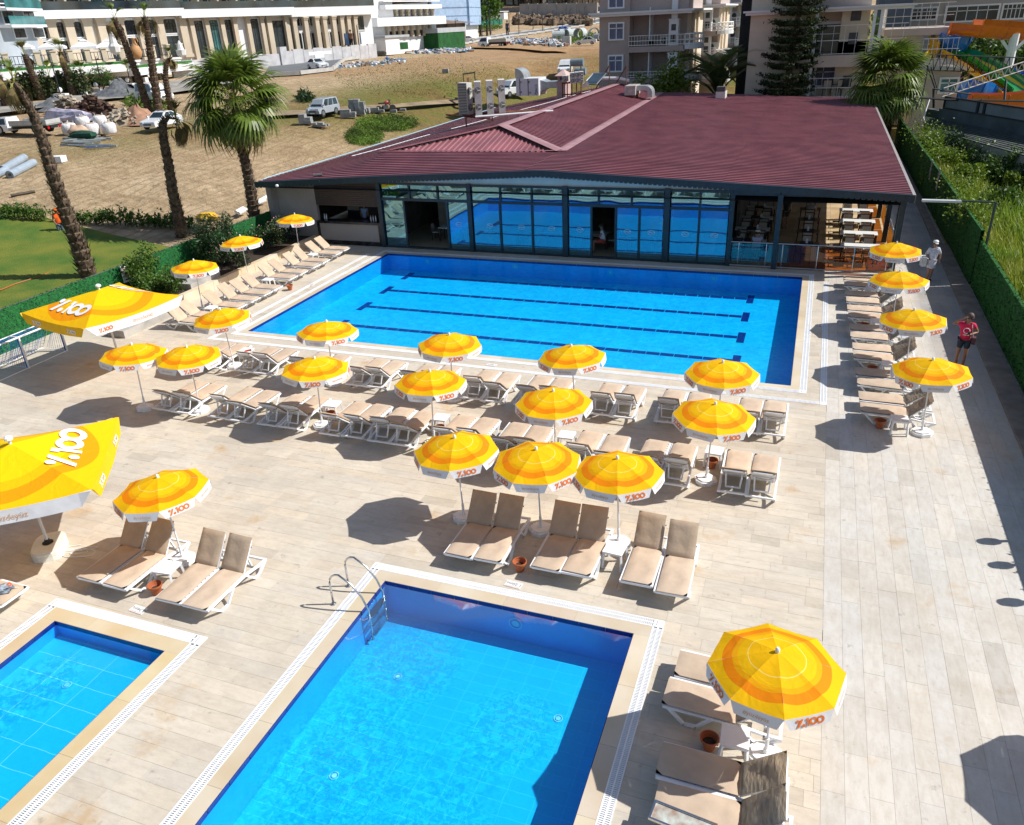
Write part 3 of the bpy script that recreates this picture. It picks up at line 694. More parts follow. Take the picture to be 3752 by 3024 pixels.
# ---- big square parasols
CANQ = mat_canopy('big_parasol_fabric', 1.75, True)
LOGO_B = logo(1.7, .56, WHT); LOGO_BW = logo(.46, .15, WHT); LOGO_BO = logo(.46, .14, ORD); TXT_B = text_mesh('#yüzdeyüz', .17, TAN)
def make_big():
	t = thing('square_parasol', 'x', 'parasol')
	zt_, zr, hw = 2.85, 2.32, 1.75
	C_ = [(-hw, -hw), (hw, -hw), (hw, hw), (-hw, hw)]
	for k in range(4):
		a, b = Vector((*C_[k], 0)), Vector((*C_[(k + 1) % 4], 0)); mb = MB(); mb.smooth = True; vs = []; fs = []; nr = 12; na = 12
		out = (a + b).normalized()
		for i in range(nr + 1):
			s = i / nr
			for j in range(na + 1):
				w = j / na; d = a.lerp(b, w); p = d * s; sag = 4 * w * (1 - w)
				vs.append((p.x, p.y, zt_ - (zt_ - zr) * s - .11 * sag * s * s))
		for i in range(nr):
			for j in range(na): fs.append((i * (na + 1) + j, (i + 1) * (na + 1) + j, (i + 1) * (na + 1) + j + 1, i * (na + 1) + j + 1))
		mb.add(vs, fs); pn = mb.build('canopy_panel', CANQ, t)
		if k in (0, 2):
			me = LOGO_B.copy(); e_ = (b - a).normalized()
			for v_ in me.vertices:
				x_ = v_.co.x; d_ = hw * .60 - v_.co.z; s_ = d_ / hw; w_ = .5 + x_ / (2 * hw * s_); sg_ = 4 * w_ * (1 - w_)
				q_ = out * d_ + e_ * x_; v_.co = (q_.x, q_.y, zt_ - (zt_ - zr) * s_ - .11 * sg_ * s_ * s_ + .034)
			put('lettering', me, pn)
		vm = MB(); vs = []; n_ = 14
		for j in range(n_ + 1):
			w = j / n_; sag = 4 * w * (1 - w); p = a.lerp(b, w); z0 = zr - .11 * sag
			dep = .30 * (min(1, min(w, 1 - w) / .04) ** .5) + .005; q = p + out * (.05 + .008 * math.sin(w * 14 + k))
			vs += [(p.x, p.y, z0 + .003), (q.x, q.y, z0 - dep)]
		vm.add(vs, [(2 * j, 2 * j + 1, 2 * j + 3, 2 * j + 2) for j in range(n_)])
		white = k in (1, 3)
		fl = vm.build('valance_flap', VAL if white else YEL, t)
		ang = math.atan2(out.y, out.x) + math.pi / 2; e = (b - a).normalized()
		for me, off in (((TXT_B, .15), (LOGO_BO, -1.15)) if white else ((LOGO_BW, -.95), (LOGO_BW, .95))):
			lo = put('lettering', me, fl); w = .5 + off / (2 * hw); c = a.lerp(b, w) + out * (.036); z0 = zr - .11 * 4 * w * (1 - w)
			lo.matrix_local = Matrix.Translation((c.x, c.y, z0 - .16)) @ Matrix.Rotation(ang, 4, 'Z') @ Matrix.Rotation(-.17, 4, 'X')
	MB().tube([(0, 0, .2), (0, 0, 2.93)], .035, 10).build('pole', mat('pole_aluminium', (.66, .68, .70), .3, .04, 8), t)
	MB().lathe([(.09, 2.95), (.085, 3.0), (.05, 3.03), (.001, 3.035)], 12).build('finial', WHITE_PL, t)
	pr = [(.46 * abs(math.cos(a)) ** .6 * (1 if math.cos(a) > 0 else -1), .34 * abs(math.sin(a)) ** .6 * (1 if math.sin(a) > 0 else -1)) for a in [2 * math.pi * j / 24 for j in range(24)]]
	bb = MB()
	for s, z0, z1 in ((1, 0, .12), (.98, .12, .125), (1, .125, .2), (.95, .2, .235)): bb.prism([(x * s, y * s) for x, y in pr], z0, z1)
	bs = bb.build('base', mat('base_offwhite', (.72, .72, .66), .4, .05, 3), t)
	MB().lathe([(.12, .235), (.12, .25), (.07, .27), (.05, .33)], 12).build('collar', BLACK, bs)
	r_ = MB()
	for cx, cy in C_: r_.tube([(0, 0, 2.76), (cx * .97, cy * .97, zr - .045)], .012, 4)
	r_.build('ribs', WHITE_PL, t)
	return t
BIG = make_big()
BIG.location = (-22.75, 19.4, 0); BIG.rotation_euler.z = rad(-11); BIG.scale = (1.06, 1.06, 1)
tag(BIG, 'large square yellow parasol behind the football goal, beside the green hedge fence', 'parasol', 'large square parasols')
b2_ = dup(BIG, (-15.55, 9.95, 0), rad(-10 + 0), 'large square yellow parasol cut off by the left edge, on a rounded white base')
b2_.scale = (1, 1, 1)
b2_.rotation_euler.z = rad(127)
# ================================================================ SUN LOUNGERS
CUSH = mat('cushion_beige', (.55, .43, .32), .85, .10, 2.5, bump=.006, bscale=7, rnd=.06)
CUSHB = mat('cushion_beige_back', (.50, .38, .27), .8, .12, 2.5, bump=.010, bscale=8, rnd=.08)
CUSHS = mat('cushion_shiny_creased', (.36, .30, .22), .38, .25, 5, bump=.03, bscale=6, aniso=(.7, 2.6, 1), rnd=.08)
STRAP = mat('strap_brown', (.16, .09, .055), .8, .1, 5)
LP = mat('lounger_plastic', (.80, .81, .83), .38, .05, 3)
def pillow(L, W_, T, seed, amp=.006, bend=0):
	mb = MB(); mb.smooth = True; nu, nv = 8, 12
	def fn(top):
		def f_(u, v):
			x = (u - .5) * W_; y = v * L; e = (1 - abs(2 * u - 1) ** 6) * (1 - abs(2 * v - 1) ** 10); e = max(0, e) ** .5
			n_ = amp * noise.noise(Vector((x * 6, y * 5, seed * 7.7))) * 2
			return (x, y, (T * .5 + (T * .5 * e + n_ * e if top else -T * .5 * e)))
		return f_
	mb.grid(nu, nv, fn(True)); mb.grid(nu, nv, fn(False)); return mb
BANG = rad(43)
def make_lounger(back=BANG, seed=1, shiny=False, cushion=True):
	t = thing('sun_lounger', 'x', 'sun lounger')
	for sgn in (-1, 1):
		x = sgn * .315; mb = MB()
		mb.bar([(x, .02, .315), (x, 1.22, .30), (x, 1.62, .235), (x, 1.88, .225)], .05, .045)
		mb.bar([(x, .10, .30), (x, .36, .03), (x, .56, .03), (x, .80, .29)], .055, .04)
		mb.bar([(x, 1.22, .28), (x, 1.46, .03), (x, 1.60, .03), (x, 1.86, .21)], .055, .04)
		mb.build('side_frame', LP, t)
	st = MB(); st.b2(-.30, .30, 0, .06, .285, .335)
	for i in range(9): st.b2(-.29, .29, .09 + i * .125, .18 + i * .125, .300, .322)
	st.b2(-.28, .28, .02, 1.2, .292, .300); st.build('seat_deck', LP, t); MB().b2(-.30, .30, 1.84, 1.89, .205, .245).build('rear_crossbar', LP, t)
	L = .74; by, bz = 1.21, .335; c_, s_ = math.cos(back), math.sin(back)
	bf = MB()
	def T(p): return (p[0], by + p[1] * c_ - p[2] * s_, bz + p[1] * s_ + p[2] * c_)
	def bxb(x0, x1, y0, y1, z0, z1):
		P_ = [T((x, y, z)) for x in (x0, x1) for y in (y0, y1) for z in (z0, z1)]; bf.add(P_, [(0, 1, 3, 2), (4, 6, 7, 5), (0, 4, 5, 1), (2, 3, 7, 6), (0, 2, 6, 4), (1, 5, 7, 3)])
	bxb(-.28, -.24, 0, L - .04, -.03, .0); bxb(.24, .28, 0, L - .04, -.03, .0)
	bxb(-.26, .26, L - .30, L - .03, -.022, -.002); bxb(-.22, .22, L - .03, L + .01, -.03, .0)
	bxb(-.24, .24, .02, .16, -.02, .0); bxb(-.24, .24, .22, .34, -.02, .0)
	bf.build('backrest', LP, t)
	top = T((0, L * .52, -.03)); pr_ = MB(); yb = min(1.78, top[1] + .12); zb = .25
	for sg in (-1, 1): pr_.bar([(sg * .19, top[1], top[2]), (sg * .165, yb, zb)], .035, .03)
	pr_.box((0, yb, zb), (.36, .04, .03)); pr_.build('backrest_prop', LP, t)
	if cushion:
		c1 = pillow(1.20, .60, .065, seed).build('seat_cushion', CUSH, t, loc=(0, .0, .330))
		c2 = pillow(L + .03, .60, .06, seed + 5, .016 if shiny else .007).build('back_cushion', CUSHS if shiny else CUSHB, t); c2.location = T((0, .0, .004)); c2.rotation_euler.x = back
		st_ = MB(); pts = []
		for j in range(11):
			w = j / 10; x = -.30 + .60 * w; sag = 4 * w * (1 - w); pts.append((x, L - .20 - .05 * sag, -.03 - .07 * sag))
		for a, b in zip(pts, pts[1:]):
			st_.add([T(a), T(b), T((b[0], b[1] + .035, b[2])), T((a[0], a[1] + .035, a[2]))], [(0, 1, 2, 3)])
		st_.build('strap', STRAP, t)
	return t
PROT = {k: make_lounger(BANG + rad(da), seed, sh) for k, (da, seed, sh) in {'a': (0, 1, False), 'b': (-4, 2, False), 'c': (4, 3, False), 's': (2, 4, True), 't': (-5, 6, True), 'n': (9, 9, False)}.items()}
USED = set()
def lounger(x, y, head_deg, label, kind, group):
	"""x, y: middle of the foot edge; head_deg: direction from foot to head"""
	rz = rad(head_deg - 90 + random.uniform(-1.0, 1.0))
	o = PROT[kind] if kind not in USED else dup(PROT[kind]); USED.add(kind)
	o.location = (x, y, 0); o.rotation_euler = (0, 0, rz); o['label'] = label; o['group'] = group
	for ch in o.children:
		if 'cushion' in ch.name: ch.location.x += random.uniform(-.014, .014); ch.rotation_euler.z += rad(random.uniform(-1.6, 1.6)); ch.location.y += random.uniform(-.02, .015) * ('seat' in ch.name)
	return o
def ordw(i):
	a = ['first', 'second', 'third', 'fourth', 'fifth', 'sixth', 'seventh', 'eighth', 'ninth', 'tenth', 'eleventh', 'twelfth', 'thirteenth', 'fourteenth', 'fifteenth', 'sixteenth', 'seventeenth', 'eighteenth', 'nineteenth', 'twentieth']
	return a[i] if i < 20 else ('twenty ' if i < 29 else 'thirty ' if i > 29 else 'thirtieth')  + (a[i - 20] if i < 29 else a[i - 30] if i > 29 else '')
ORD_ = ['first', 'second', 'third', 'fourth', 'fifth', 'sixth', 'seventh', 'eighth', 'ninth', 'tenth']
K3 = 'abc'
GU = 'sun loungers in the row along the lane pool'; GV = 'sun loungers in the second row back from the lane pool'
Ur = [-18.49, -16.43, -14.3, -12.06, -10.11, -8.0, -6.2, -3.92, -2.0, .2]
Vr = [-17.04, -14.94, -13.12, -10.96, -9.44, -7.48, -5.85, -3.72, -1.93, .15]
for i, r in enumerate(Ur):
	for s, off in (('left', 1.05), ('right', .35)):
		lounger(r - off, 21.5 - .0 + random.uniform(-.03, .03), 270, '%s lounger of the %s pair from the left, row nearest the lane pool' % (s, ORD_[i]), K3[(i * 2 + (s == 'left')) % 3], GU)
for i, r in enumerate(Vr):
	for s, off in (('left', 1.05), ('right', .35)):
		lounger(r - off, 18.28 + random.uniform(-.03, .03), 270, '%s lounger of the %s pair from left, second row back from the lane pool' % (s, ORD_[i]), K3[(i + (s == 'left')) % 3], GV)
GN = 'brown and beige loungers behind the small pool'
for x, y, lab in [(-6.15, 12.12, 'lounger with a dark round shadow on its seat, leftmost of six behind small pool'), (-5.48, 12.16, 'lounger half in shade, left of the terracotta pot that stands behind the small pool'),
                  (-4.22, 12.24, 'lounger just right of the terracotta pot behind the small pool'), (-3.57, 12.26, 'lounger half in shade, left of the white table behind the small pool'),
                  (-2.34, 12.33, 'fully sunlit lounger right of the white table behind the small pool'), (-1.62, 12.22, 'fully sunlit lounger, rightmost of the six behind the small pool')]:
	lounger(x, y, 90, lab, 'n', GN)
GP = 'loungers behind the kids pool'
for x, y, lab in [(-13.37, 9.08, 'shaded brown lounger, leftmost of the four behind the kids pool'), (-12.66, 9.06, 'mostly shaded lounger left of the low table and pot behind the kids pool'),
                  (-11.22, 9.04, 'sunlit lounger just right of the terracotta pot behind the kids pool'), (-10.56, 9.04, 'sunlit lounger with its white headrest top showing, rightmost behind the kids pool')]:
	lounger(x, y, 90 - 0, lab, 'n', GP)
lounger(-14.45, 8.2, 180, 'lounger cut off by the left edge, grey bundle and orange ball on it', 'b', 'loungers behind the kids pool')
GR_ = 'loungers right of the small pool'
for x, y, k, lab in [(-1.20, 10.45, 'a', 'lounger beside the small pool whose backrest is hidden by the big yellow parasol'), (-1.27, 9.74, 's', 'lounger beside the small pool next to the pot and white table'),
                  (-1.13, 8.37, 't', 'lounger with a creased grey shiny backrest, below the pot and white table'), (-1.05, 7.70, 's', 'creased lounger nearest the bottom edge of the picture')]:
	lounger(x, y, 0, lab, k, GR_)
GC = 'loungers in the column right of the lane pool'
Cy = [34.27, 33.52, 32.2, 31.47, 30.45, 29.72, 28.33, 27.6, 26.47, 25.75, 24.34, 23.63, 22.53, 21.77]
NUM = ['first', 'second', 'third', 'fourth', 'fifth', 'sixth', 'seventh', 'eighth', 'ninth', 'tenth', 'eleventh', 'twelfth', 'thirteenth', 'fourteenth']
for i, y in enumerate(Cy): lounger(1.78 + .32 * i / 13, y, 0, '%s lounger from the restaurant in the right hand column of paired loungers' % NUM[i], 'ts'[i % 2], GC)
GD = 'loungers in the slanting row along the green fence'
Dy = [34.45, 33.62, 32.2, 31.35, 30.25, 29.37, 27.82, 27.07, 26.17, 25.25, 23.98, 23.25]
for i, y in enumerate(Dy): lounger((-22.22 if i < 2 else -22.05 if i < 6 else -21.8) - (.15 if i > 9 else 0), y, 180, '%s beige lounger from the bar wall in the row along the green fence' % NUM[i], K3[i % 3], GD)
# ================================================================ SIDE TABLES, POTS, SMALL THINGS
def make_table():
	t = thing('side_table', 'x', 'side table')
	mb = MB(); mb.b2(-.215, .215, -.215, .215, .405, .425); mb.b2(-.205, .205, -.205, .205, .375, .405); mb.build('table_top', WHITE_PL, t)
	for sx in (-1, 1):
		for sy in (-1, 1): MB().bar([(sx * .185, sy * .185, .40), (sx * .215, sy * .215, 0)], .045, .045).build('leg', WHITE_PL, t)
	return t
PT = make_table()
tabs = [(-12.81, 17.85, 5, 'white plastic side table over a pot, left of the four joined loungers'), (-9.21, 17.9, 3, 'white plastic side table over a terracotta pot in the middle of the second lounger row'),
 (-5.41, 17.85, 2, 'white plastic side table in the second lounger row with no pot under it'), (-1.50, 18.05, -3, 'white side table with a pot beneath, near the right end of the second row'),
 (-2.98, 13.25, -5, 'white plastic side table between the front loungers behind the small pool'), (-.08, 9.06, 2, 'white plastic side table beside the small pool, half in parasol shade, next to a pot'),
 (-18.29, 20.9, 4, 'white side table with a red packet on its edge near the left parasol'), (-22.95, 28.62, 8, 'white plastic side table in the middle of the row along the green fence'),
 (-23.35, 32.92, -6, 'white plastic side table nearest the bar wall in the fence row'), (-22.9, 24.62, 4, 'white plastic side table at the near end of the fence row behind a parasol'),
 (3.05, 21.13, 3, 'white side table at the near end of the right column beside a parasol base'), (3.0, 25.05, -4, 'white plastic side table in the right column below the second gap from the near end'),
 (2.85, 29.02, 4, 'white plastic side table in the middle of the right lounger column'), (2.8, 32.85, -2, 'white plastic side table nearest the restaurant in the right lounger column'),
 (-11.94, 9.86, 6, 'white plastic side table between the two pairs of loungers behind the kids pool')]
for i, (x, y, a, lab) in enumerate(tabs):
	o = PT if i == 0 else dup(PT); o.location = (x, y, 0); o.rotation_euler.z = rad(a); o['label'] = lab; o['group'] = 'white plastic side tables'
def make_pot():
	t = thing('flower_pot', 'x', 'plant pot')
	MB().lathe([(.085, 0), (.125, .20), (.150, .20), (.155, .245), (.138, .245), (.132, .18), (.10, .12), (.001, .12)], 18).build('pot', TERRA, t)
	MB().lathe([(.11, .118), (.11, .135), (.001, .14)], 12).build('soil', SOIL, t); return t
PP = make_pot()
pots = [(-11.98, 9.47, 'empty terracotta pot between the loungers behind the kids pool'), (-4.86, 12.45, 'empty terracotta pot between the front loungers above the depth plate of the small pool'), (-.46, 9.08, 'empty terracotta pot beside the white table right of the small pool'),
 (-12.77, 17.62, 'terracotta pot under the white table left of the four joined loungers'), (-9.14, 17.66, 'terracotta pot under the white table in the middle of the second row'), (-1.52, 17.86, 'terracotta pot under the white table above the white octagonal parasol base'),
 (-21.75, 28.55, 'terracotta pot at the foot of the loungers along the green fence'), (2.60, 21.28, 'terracotta pot left of the white table at the near end of the right column'), (2.55, 25.08, 'dark red pot in the shade under the right column table second from the near end'), (2.45, 29.1, 'dark red pot in the shade under the table in the middle of the right column')]
for i, (x, y, lab) in enumerate(pots):
	o = PP if i == 0 else dup(PP); o.location = (x, y, 0); o['label'] = lab; o['group'] = 'terracotta pots used as ashtrays'
# things on the left lounger, red packet, cable
cl = MB(); cl.blob((0, 0, .05), (.26, .13, .06), 4, 12, .9); cl.blob((.14, .08, .05), (.16, .09, .05), 9, 10, .9); tag(cl.build('cloth_bundle', mat('grey_blue_cloth', (.30, .35, .42), .8, .35, 9, bump=.02, bscale=12), loc=(-14.85, 8.12, .395), rz=.5, smooth=True), 'crumpled grey blue cloth bundle on the lounger cut off by the left edge', 'cloth')
ob = thing('ball', 'small orange ball on the lounger at the left edge', 'ball', (-14.72, 8.33, .395))
MB().lathe([(.001, 0), (.04, .012), (.06, .06), (.04, .108), (.001, .12)], 12).build('shell', mat('orange_red', (.8, .10, .01), .4, .1, 5), ob, smooth=True); MB().tube([(.05, 0, .04), (.12, .02, .02), (.18, .05, .01)], .008, 5).build('string', WHITE_PL, ob)
tag(MB().b2(-.11, .11, -.045, .045, 0, .035).build('packet', mat('red_packet', (.45, .05, .03), .4, .4, 12), loc=(-18.14, 20.83, .426), rz=.9), 'small red packet on the edge of the side table near the left parasol', 'packet')
cb = MB(); pts = [(-14.85 + .5 * (i / 60) * math.cos(i * .5), 10.15 + .22 * math.sin(i * .55) * (i / 60) + .1 * math.sin(i * .21), .012 + .01 * (i % 3)) for i in range(60)]
cb.tube(pts, .008, 5); tag(cb.build('rope_coil', WHITE_PL), 'loose white rope coiled beside the rounded base of the large parasol', 'rope')
# weathered tray at the bottom edge
tb = thing('metal_tray', 'weathered metal framed board with rust patches at the bottom edge of the picture', 'board', (-.62, 7.36, .42), rad(-7))
MB().b2(-.42, .42, -.13, .13, .0, .012).build('board', mat('weathered_board', (.50, .56, .52), .5, .3, 6, col2=(.30, .20, .15)), tb)
fr = MB(); fr.b2(-.45, .45, -.16, -.13, -.01, .03); fr.b2(-.45, .45, .13, .16, -.01, .03); fr.b2(-.45, -.42, -.13, .13, -.01, .03); fr.b2(.42, .45, -.13, .13, -.01, .03); fr.build('rim', STEEL, tb)
# depth plates
PLT = mat('plate_white', (.78, .78, .76), .5, .04, 4); INK = mat('ink_blue_black', (.02, .03, .09), .5, .1, 6); INKR = mat('ink_red', (.6, .05, .03), .5, .1, 6)
def plate(x, y, rz, s, lab, w=.36, h=.19):
	t = thing('depth_plate', lab, 'sign', (x, y, .006), rz); MB().b2(-w / 2, w / 2, -h / 2, h / 2, 0, .006).build('panel', PLT, t)
	me = text_mesh(s, .12, INK); me.transform(Matrix.Rotation(rad(-90), 4, 'X')); o = put('lettering', me, t, loc=(0, -.01, .008))
	me = text_mesh('HAVUZ DERİNLİĞİ', .035, INKR); me.transform(Matrix.Rotation(rad(-90), 4, 'X')); put('lettering', me, t, loc=(0, .07, .008))
	return t
plate(-4.83, 11.96, rad(176), '1.20mt.', 'white depth plate reading 1.20mt. behind the small pool')
plate(-11.98, 8.93, rad(176), '0.34mt.', 'white depth plate reading 0.34mt. behind the kids pool')
plate(-9.55, 22.72, rad(176), '1.40mt.', 'white depth plate at the near edge of the lane pool between the gratings')
plate(.95, 29.2, rad(90), '1.40mt.', 'small blue and white depth plate between the gratings right of the lane pool', .2, .2)
plate(-21.15, 29.4, rad(-80), '1.40mt.', 'small white depth plate in the paving left of the lane pool', .3, .2)
# pool ladder of the small pool
ld = thing('pool_ladder', 'stainless steel pool ladder at the far left corner of the small pool', 'ladder', (-7.5, 10.62, 0))
for dy, nm in ((.28, 0), (-.32, 0)):
	pts = [(-.66, dy, .0), (-.66, dy, .45)] + [(-.66 + .24 - .24 * math.cos(a), dy, .55 + .25 * math.sin(a)) for a in [math.pi * k / 8 for k in range(0, 5)]] + [(-.15, dy, .62), (.05, dy, .35), (.16, dy, .05), (.17, dy, -.3), (.17, dy, -.72), (.02, dy, -.80)]
	MB().tube(pts, .022, 8).build('rail', STEEL, ld, smooth=True); MB().lathe([(.06, 0), (.06, .012), (.03, .03)], 12, (-.66, dy, .005)).build('flange', STEEL, ld)
for z in (-.14, -.38, -.62): MB().b2(.09, .23, -.31, .27, z - .012, z + .012).build('step', STEEL, ld)
l2 = dup(ld, (-.55 - .0, 23.5, 0), rad(-90), 'stainless ladder handrail at the near right corner of the lane pool, half hidden by a parasol') if False else None
l2 = thing('pool_handrail', 'dark steel handrail at the near edge of the lane pool beside the right parasol', 'handrail', (-1.9, 22.98, 0), 0)
for dx in (-.28, .28): MB().tube([(dx, 0, 0), (dx, 0, .4), (dx, .12, .6), (dx, .3, .62), (dx, .52, .3), (dx, .62, -.2), (dx, .62, -.6)], .021, 8).build('rail', STEEL, l2)
# ================================================================ FENCES AND PLANTING
def mat_turf(name, c1, c2):
	return mat(name, c1, .9, .3, 9, bump=.05, bscale=26, col2=c2)
TURF = mat_turf('artificial_hedge', (.015, .17, .035), (.008, .07, .018)); TURFR = mat_turf('artificial_hedge_dark', (.022, .15, .012), (.006, .05, .008))
def leafy_strip(mb, pts, h0, h1, n_, size, seed, thick=.1):
	rg = random.Random(seed)
	for _ in range(n_):
		i = rg.random() * (len(pts) - 1); k = int(i); a = Vector(pts[k]); b = Vector(pts[k + 1]); p = a.lerp(b, i - k)
		p += Vector((rg.uniform(-thick, thick), rg.uniform(-thick, thick), rg.uniform(h0, h1)))
		leafquad(mb, p, size * rg.uniform(.6, 1.4), rg)
def leafquad(mb, p, s, rg, asp=.5):
	a = Vector((rg.gauss(0, 1), rg.gauss(0, 1), rg.gauss(0, 1))).normalized(); b = a.cross(Vector((rg.gauss(0, 1), rg.gauss(0, 1), rg.gauss(0, 1)))).normalized() * s * asp; a = a * s
	mb.add([p - a * .5, p + b * .5, p + a * .5, p - b * .5], [(0, 1, 2, 3)])
def hedge_fence(pts, h, label, m, thick=.06, seed=1, leaves=5000, side=1):
	t = thing('hedge_fence', label, 'fence', (0, 0, 0)); n_ = len(pts) - 1
	for i in range(n_):
		a = Vector((*pts[i], 0)); b = Vector((*pts[i + 1], 0)); L = (b - a).length; k = max(1, int(L / 2.5))
		ang = math.atan2((b - a).y, (b - a).x)
		for j in range(k):
			p = a.lerp(b, (j + .5) / k); mb = MB(); l_ = L / k
			def fn(s):
				def f_(u, v): return ((u - .5) * (l_ + .01), s * (thick / 2 + .015 * noise.noise(Vector((u * 9 + j, v * 9, s)))), v * h + .02 * noise.noise(Vector(((j + u) * l_ * 2, i, 5))) * v)
				return f_
			mb.grid(8, 6, fn(-1)); mb.grid(8, 6, fn(1)); mb.b2(-l_ / 2, l_ / 2, -thick / 2, thick / 2, h - .03, h + .01)
			mb.build('turf_panel', m, t, loc=p, rz=ang)
	lf_ = MB(); leafy_strip(lf_, [(x, y, 0) for x, y in pts], .05, h + .06, leaves, .085, seed, thick * .8); lf_.build('turf_tufts', m, t, kind='stuff')
	return t
FL = [(-28.3, 12), (-28.3, 38.3)]
f1 = hedge_fence(FL, 1.6, 'long fence covered in bright green artificial hedge between the pool deck and the lawn', TURF, seed=2, leaves=16000)
rt = MB(); rt.tube([(-28.3, 12, 1.62), (-28.3, 38.3, 1.62)], .02, 6); rt.build('top_rail', DARKGREY, f1)
f2 = hedge_fence([(6.75, 14), (6.75, 35.4)], 1.85, 'near part of the dark green hedge fence along the shaded walkway on the right', TURFR, .12, 3, 12000)
f3 = hedge_fence([(6.72, 35.5), (6.55, 50), (6.2, 74)], 2.25, 'far taller part of the dark green hedge fence beside the restaurant', TURFR, .12, 4, 12000)
for q in ((3100 + 672 / 2.17, 300 + 700 / 2.17), (3100 + 730 / 2.17, 300 + 775 / 2.17)):
	p = onX(*q, 6.45); MB().b2(-.01, .01, -.28, .28, -.55, .55).build('bare_patch', mat('bare_board', (.40, .37, .36), .8, .1, 3), f3, loc=(6.46, p.y, p.z))
# wild plants over the fence top
wv = MB(); rgv = random.Random(5)
for cx, cy, cz, r, n_ in [(6.9, 39.5, 2.2, 1.0, 500), (7.3, 41, 2.1, 1.2, 500), (7.0, 60, 2.4, 1.2, 500), (7.2, 64, 2.4, 1.4, 500), (7.0, 55, 2.3, .8, 300), (7.1, 46, 2.2, .9, 300)]:
	for _ in range(n_):
		d = Vector((rgv.gauss(0, .45), rgv.gauss(0, .7), rgv.gauss(0, .28))) * r; leafquad(wv, Vector((cx, cy, cz)) + d, .16, rgv)
tag(wv.build('climbing_plant', LEAFY), 'yellow green creeper spilling over the top of the right fence', 'creeper')
# sign on the left fence
sg = thing('prohibition_sign', 'white sign with a red ring and crossed figure on the left fence', 'sign', (-28.22, 24.35, 1.15), rad(90))
sp_ = onX(1000 / 2.154, 600 + 865 / 2.154, -28.22); sg.location = sp_
MB().b2(-.28, .28, -.012, .012, -.37, .37).build('panel', PLT, sg)
rg_ = MB(); rg_.tube([(.2 * math.cos(a), -.022, .08 + .2 * math.sin(a)) for a in [2 * math.pi * k / 20 for k in range(21)]], .012, 4); rg_.tube([(-.14, -.022, .22), (.14, -.022, -.06)], .012, 4); rg_.build('red_ring', INKR, sg)
fg = MB(); fg.tube([(-.1, -.018, -.02), (0, -.018, .08), (.12, -.018, .16)], .022, 5); fg.tube([(0, -.018, .08), (.02, -.018, -.05)], .018, 5); fg.b2(-.16, .16, -.018, -.014, -.28, -.23); fg.build('figure_symbol', INK, sg)
# planter strip with kerb left, flowering shrubs
pk = bpy.data.objects.new('planter_kerb', None); COL.objects.link(pk); pk['kind'] = 'structure'
for i in range(13):
	y = 23.7 + i * 1.02; MB().b2(-25.62, -25.36, y + .005, y + 1.01, 0, .40).build('kerb_stone', COPE, pk)
MB().b2(-28.2, -25.64, 23.0, 36.9, 0, .33).build('planting_soil', SOIL, pk)
bx_ = MB(); bx_.b2(-26.4, -25.6, 26.6, 28.6, 0, .62); tag(bx_.build('concrete_planter', CONC), 'low concrete block in the planting beside the fence row loungers', 'block')
bx_ = MB(); bx_.b2(-25.6, -24.7, 21.6, 24.2, 0, .30); tag(bx_.build('concrete_step', CONC), 'low concrete step behind the nearest loungers of the fence row', 'step')
def shrub(name, lab, c, r, n_, m, ls=.09, seed=0, flowers=None, cat='shrub', asp=.5, shell=.55):
	rg2 = random.Random(seed); t = thing(name, lab, cat, (c[0], c[1], c[2])); mb = MB()
	cl_ = [(Vector((rg2.gauss(0, .42) * r[0], rg2.gauss(0, .42) * r[1], r[2] * rg2.uniform(.25, .95))), rg2.uniform(.3, .6)) for _ in range(9)]
	for _ in range(n_):
		cc, rr = rg2.choice(cl_); d = Vector((rg2.gauss(0, 1), rg2.gauss(0, 1), rg2.gauss(0, 1))).normalized() * rr * (rg2.random() ** shell)
		p = cc + Vector((d.x * r[0], d.y * r[1], d.z * r[2])); p.z = max(.03, p.z); leafquad(mb, p, ls * rg2.uniform(.7, 1.5), rg2, asp)
	mb.build('foliage', m, t)
	st = MB()
	for k in range(5):
		a = rg2.random() * 6.28; st.tube([(0, 0, -.05), (.3 * r[0] * math.cos(a), .3 * r[1] * math.sin(a), r[2] * .6)], .02, 4, .008)
	st.build('stem', BARK, t)
	if flowers:
		fm = MB()
		for _ in range(140):
			cc, rr = rg2.choice(cl_); d = Vector((rg2.gauss(0, 1), rg2.gauss(0, 1), abs(rg2.gauss(0, 1)))).normalized() * rr * 1.03; leafquad(fm, cc + Vector((d.x * r[0], d.y * r[1], d.z * r[2])), .07, rg2, 1)
		fm.build('blossoms', flowers, t)
	return t
PINK = mat('pale_pink_blossom', (.70, .38, .34), .7, .2, 9)
shrub('oleander_shrub', 'tall dark oleander shrub against the green fence behind the middle of the fence row', (-27.3, 30.0, .3), (1.0, 1.5, 2.1), 4200, LEAFD, .17, 1, asp=.22)
shrub('flowering_shrub', 'shrub with pale pink blossoms beside the loungers of the fence row', (-26.5, 30.8, .3), (.9, 1.5, 1.2), 3500, LEAFD, .10, 2, PINK)
shrub('flowering_shrub', 'dark flowering shrub between the palm trunk and the grey bar wall', (-26.5, 34.6, .3), (1.0, 1.8, 1.1), 3500, LEAFD, .10, 3, PINK)
shrub('climbing_vine', 'light green vine on the fence right of the prohibition sign', (-27.9, 26.3, .2), (.35, 1.2, 1.7), 2600, LEAF, .12, 4)
shrub('leafy_shrub', 'bright green low shrub behind the near end of the fence row', (-26.6, 26.2, .3), (1.0, 1.4, .8), 3200, LEAF, .12, 5)
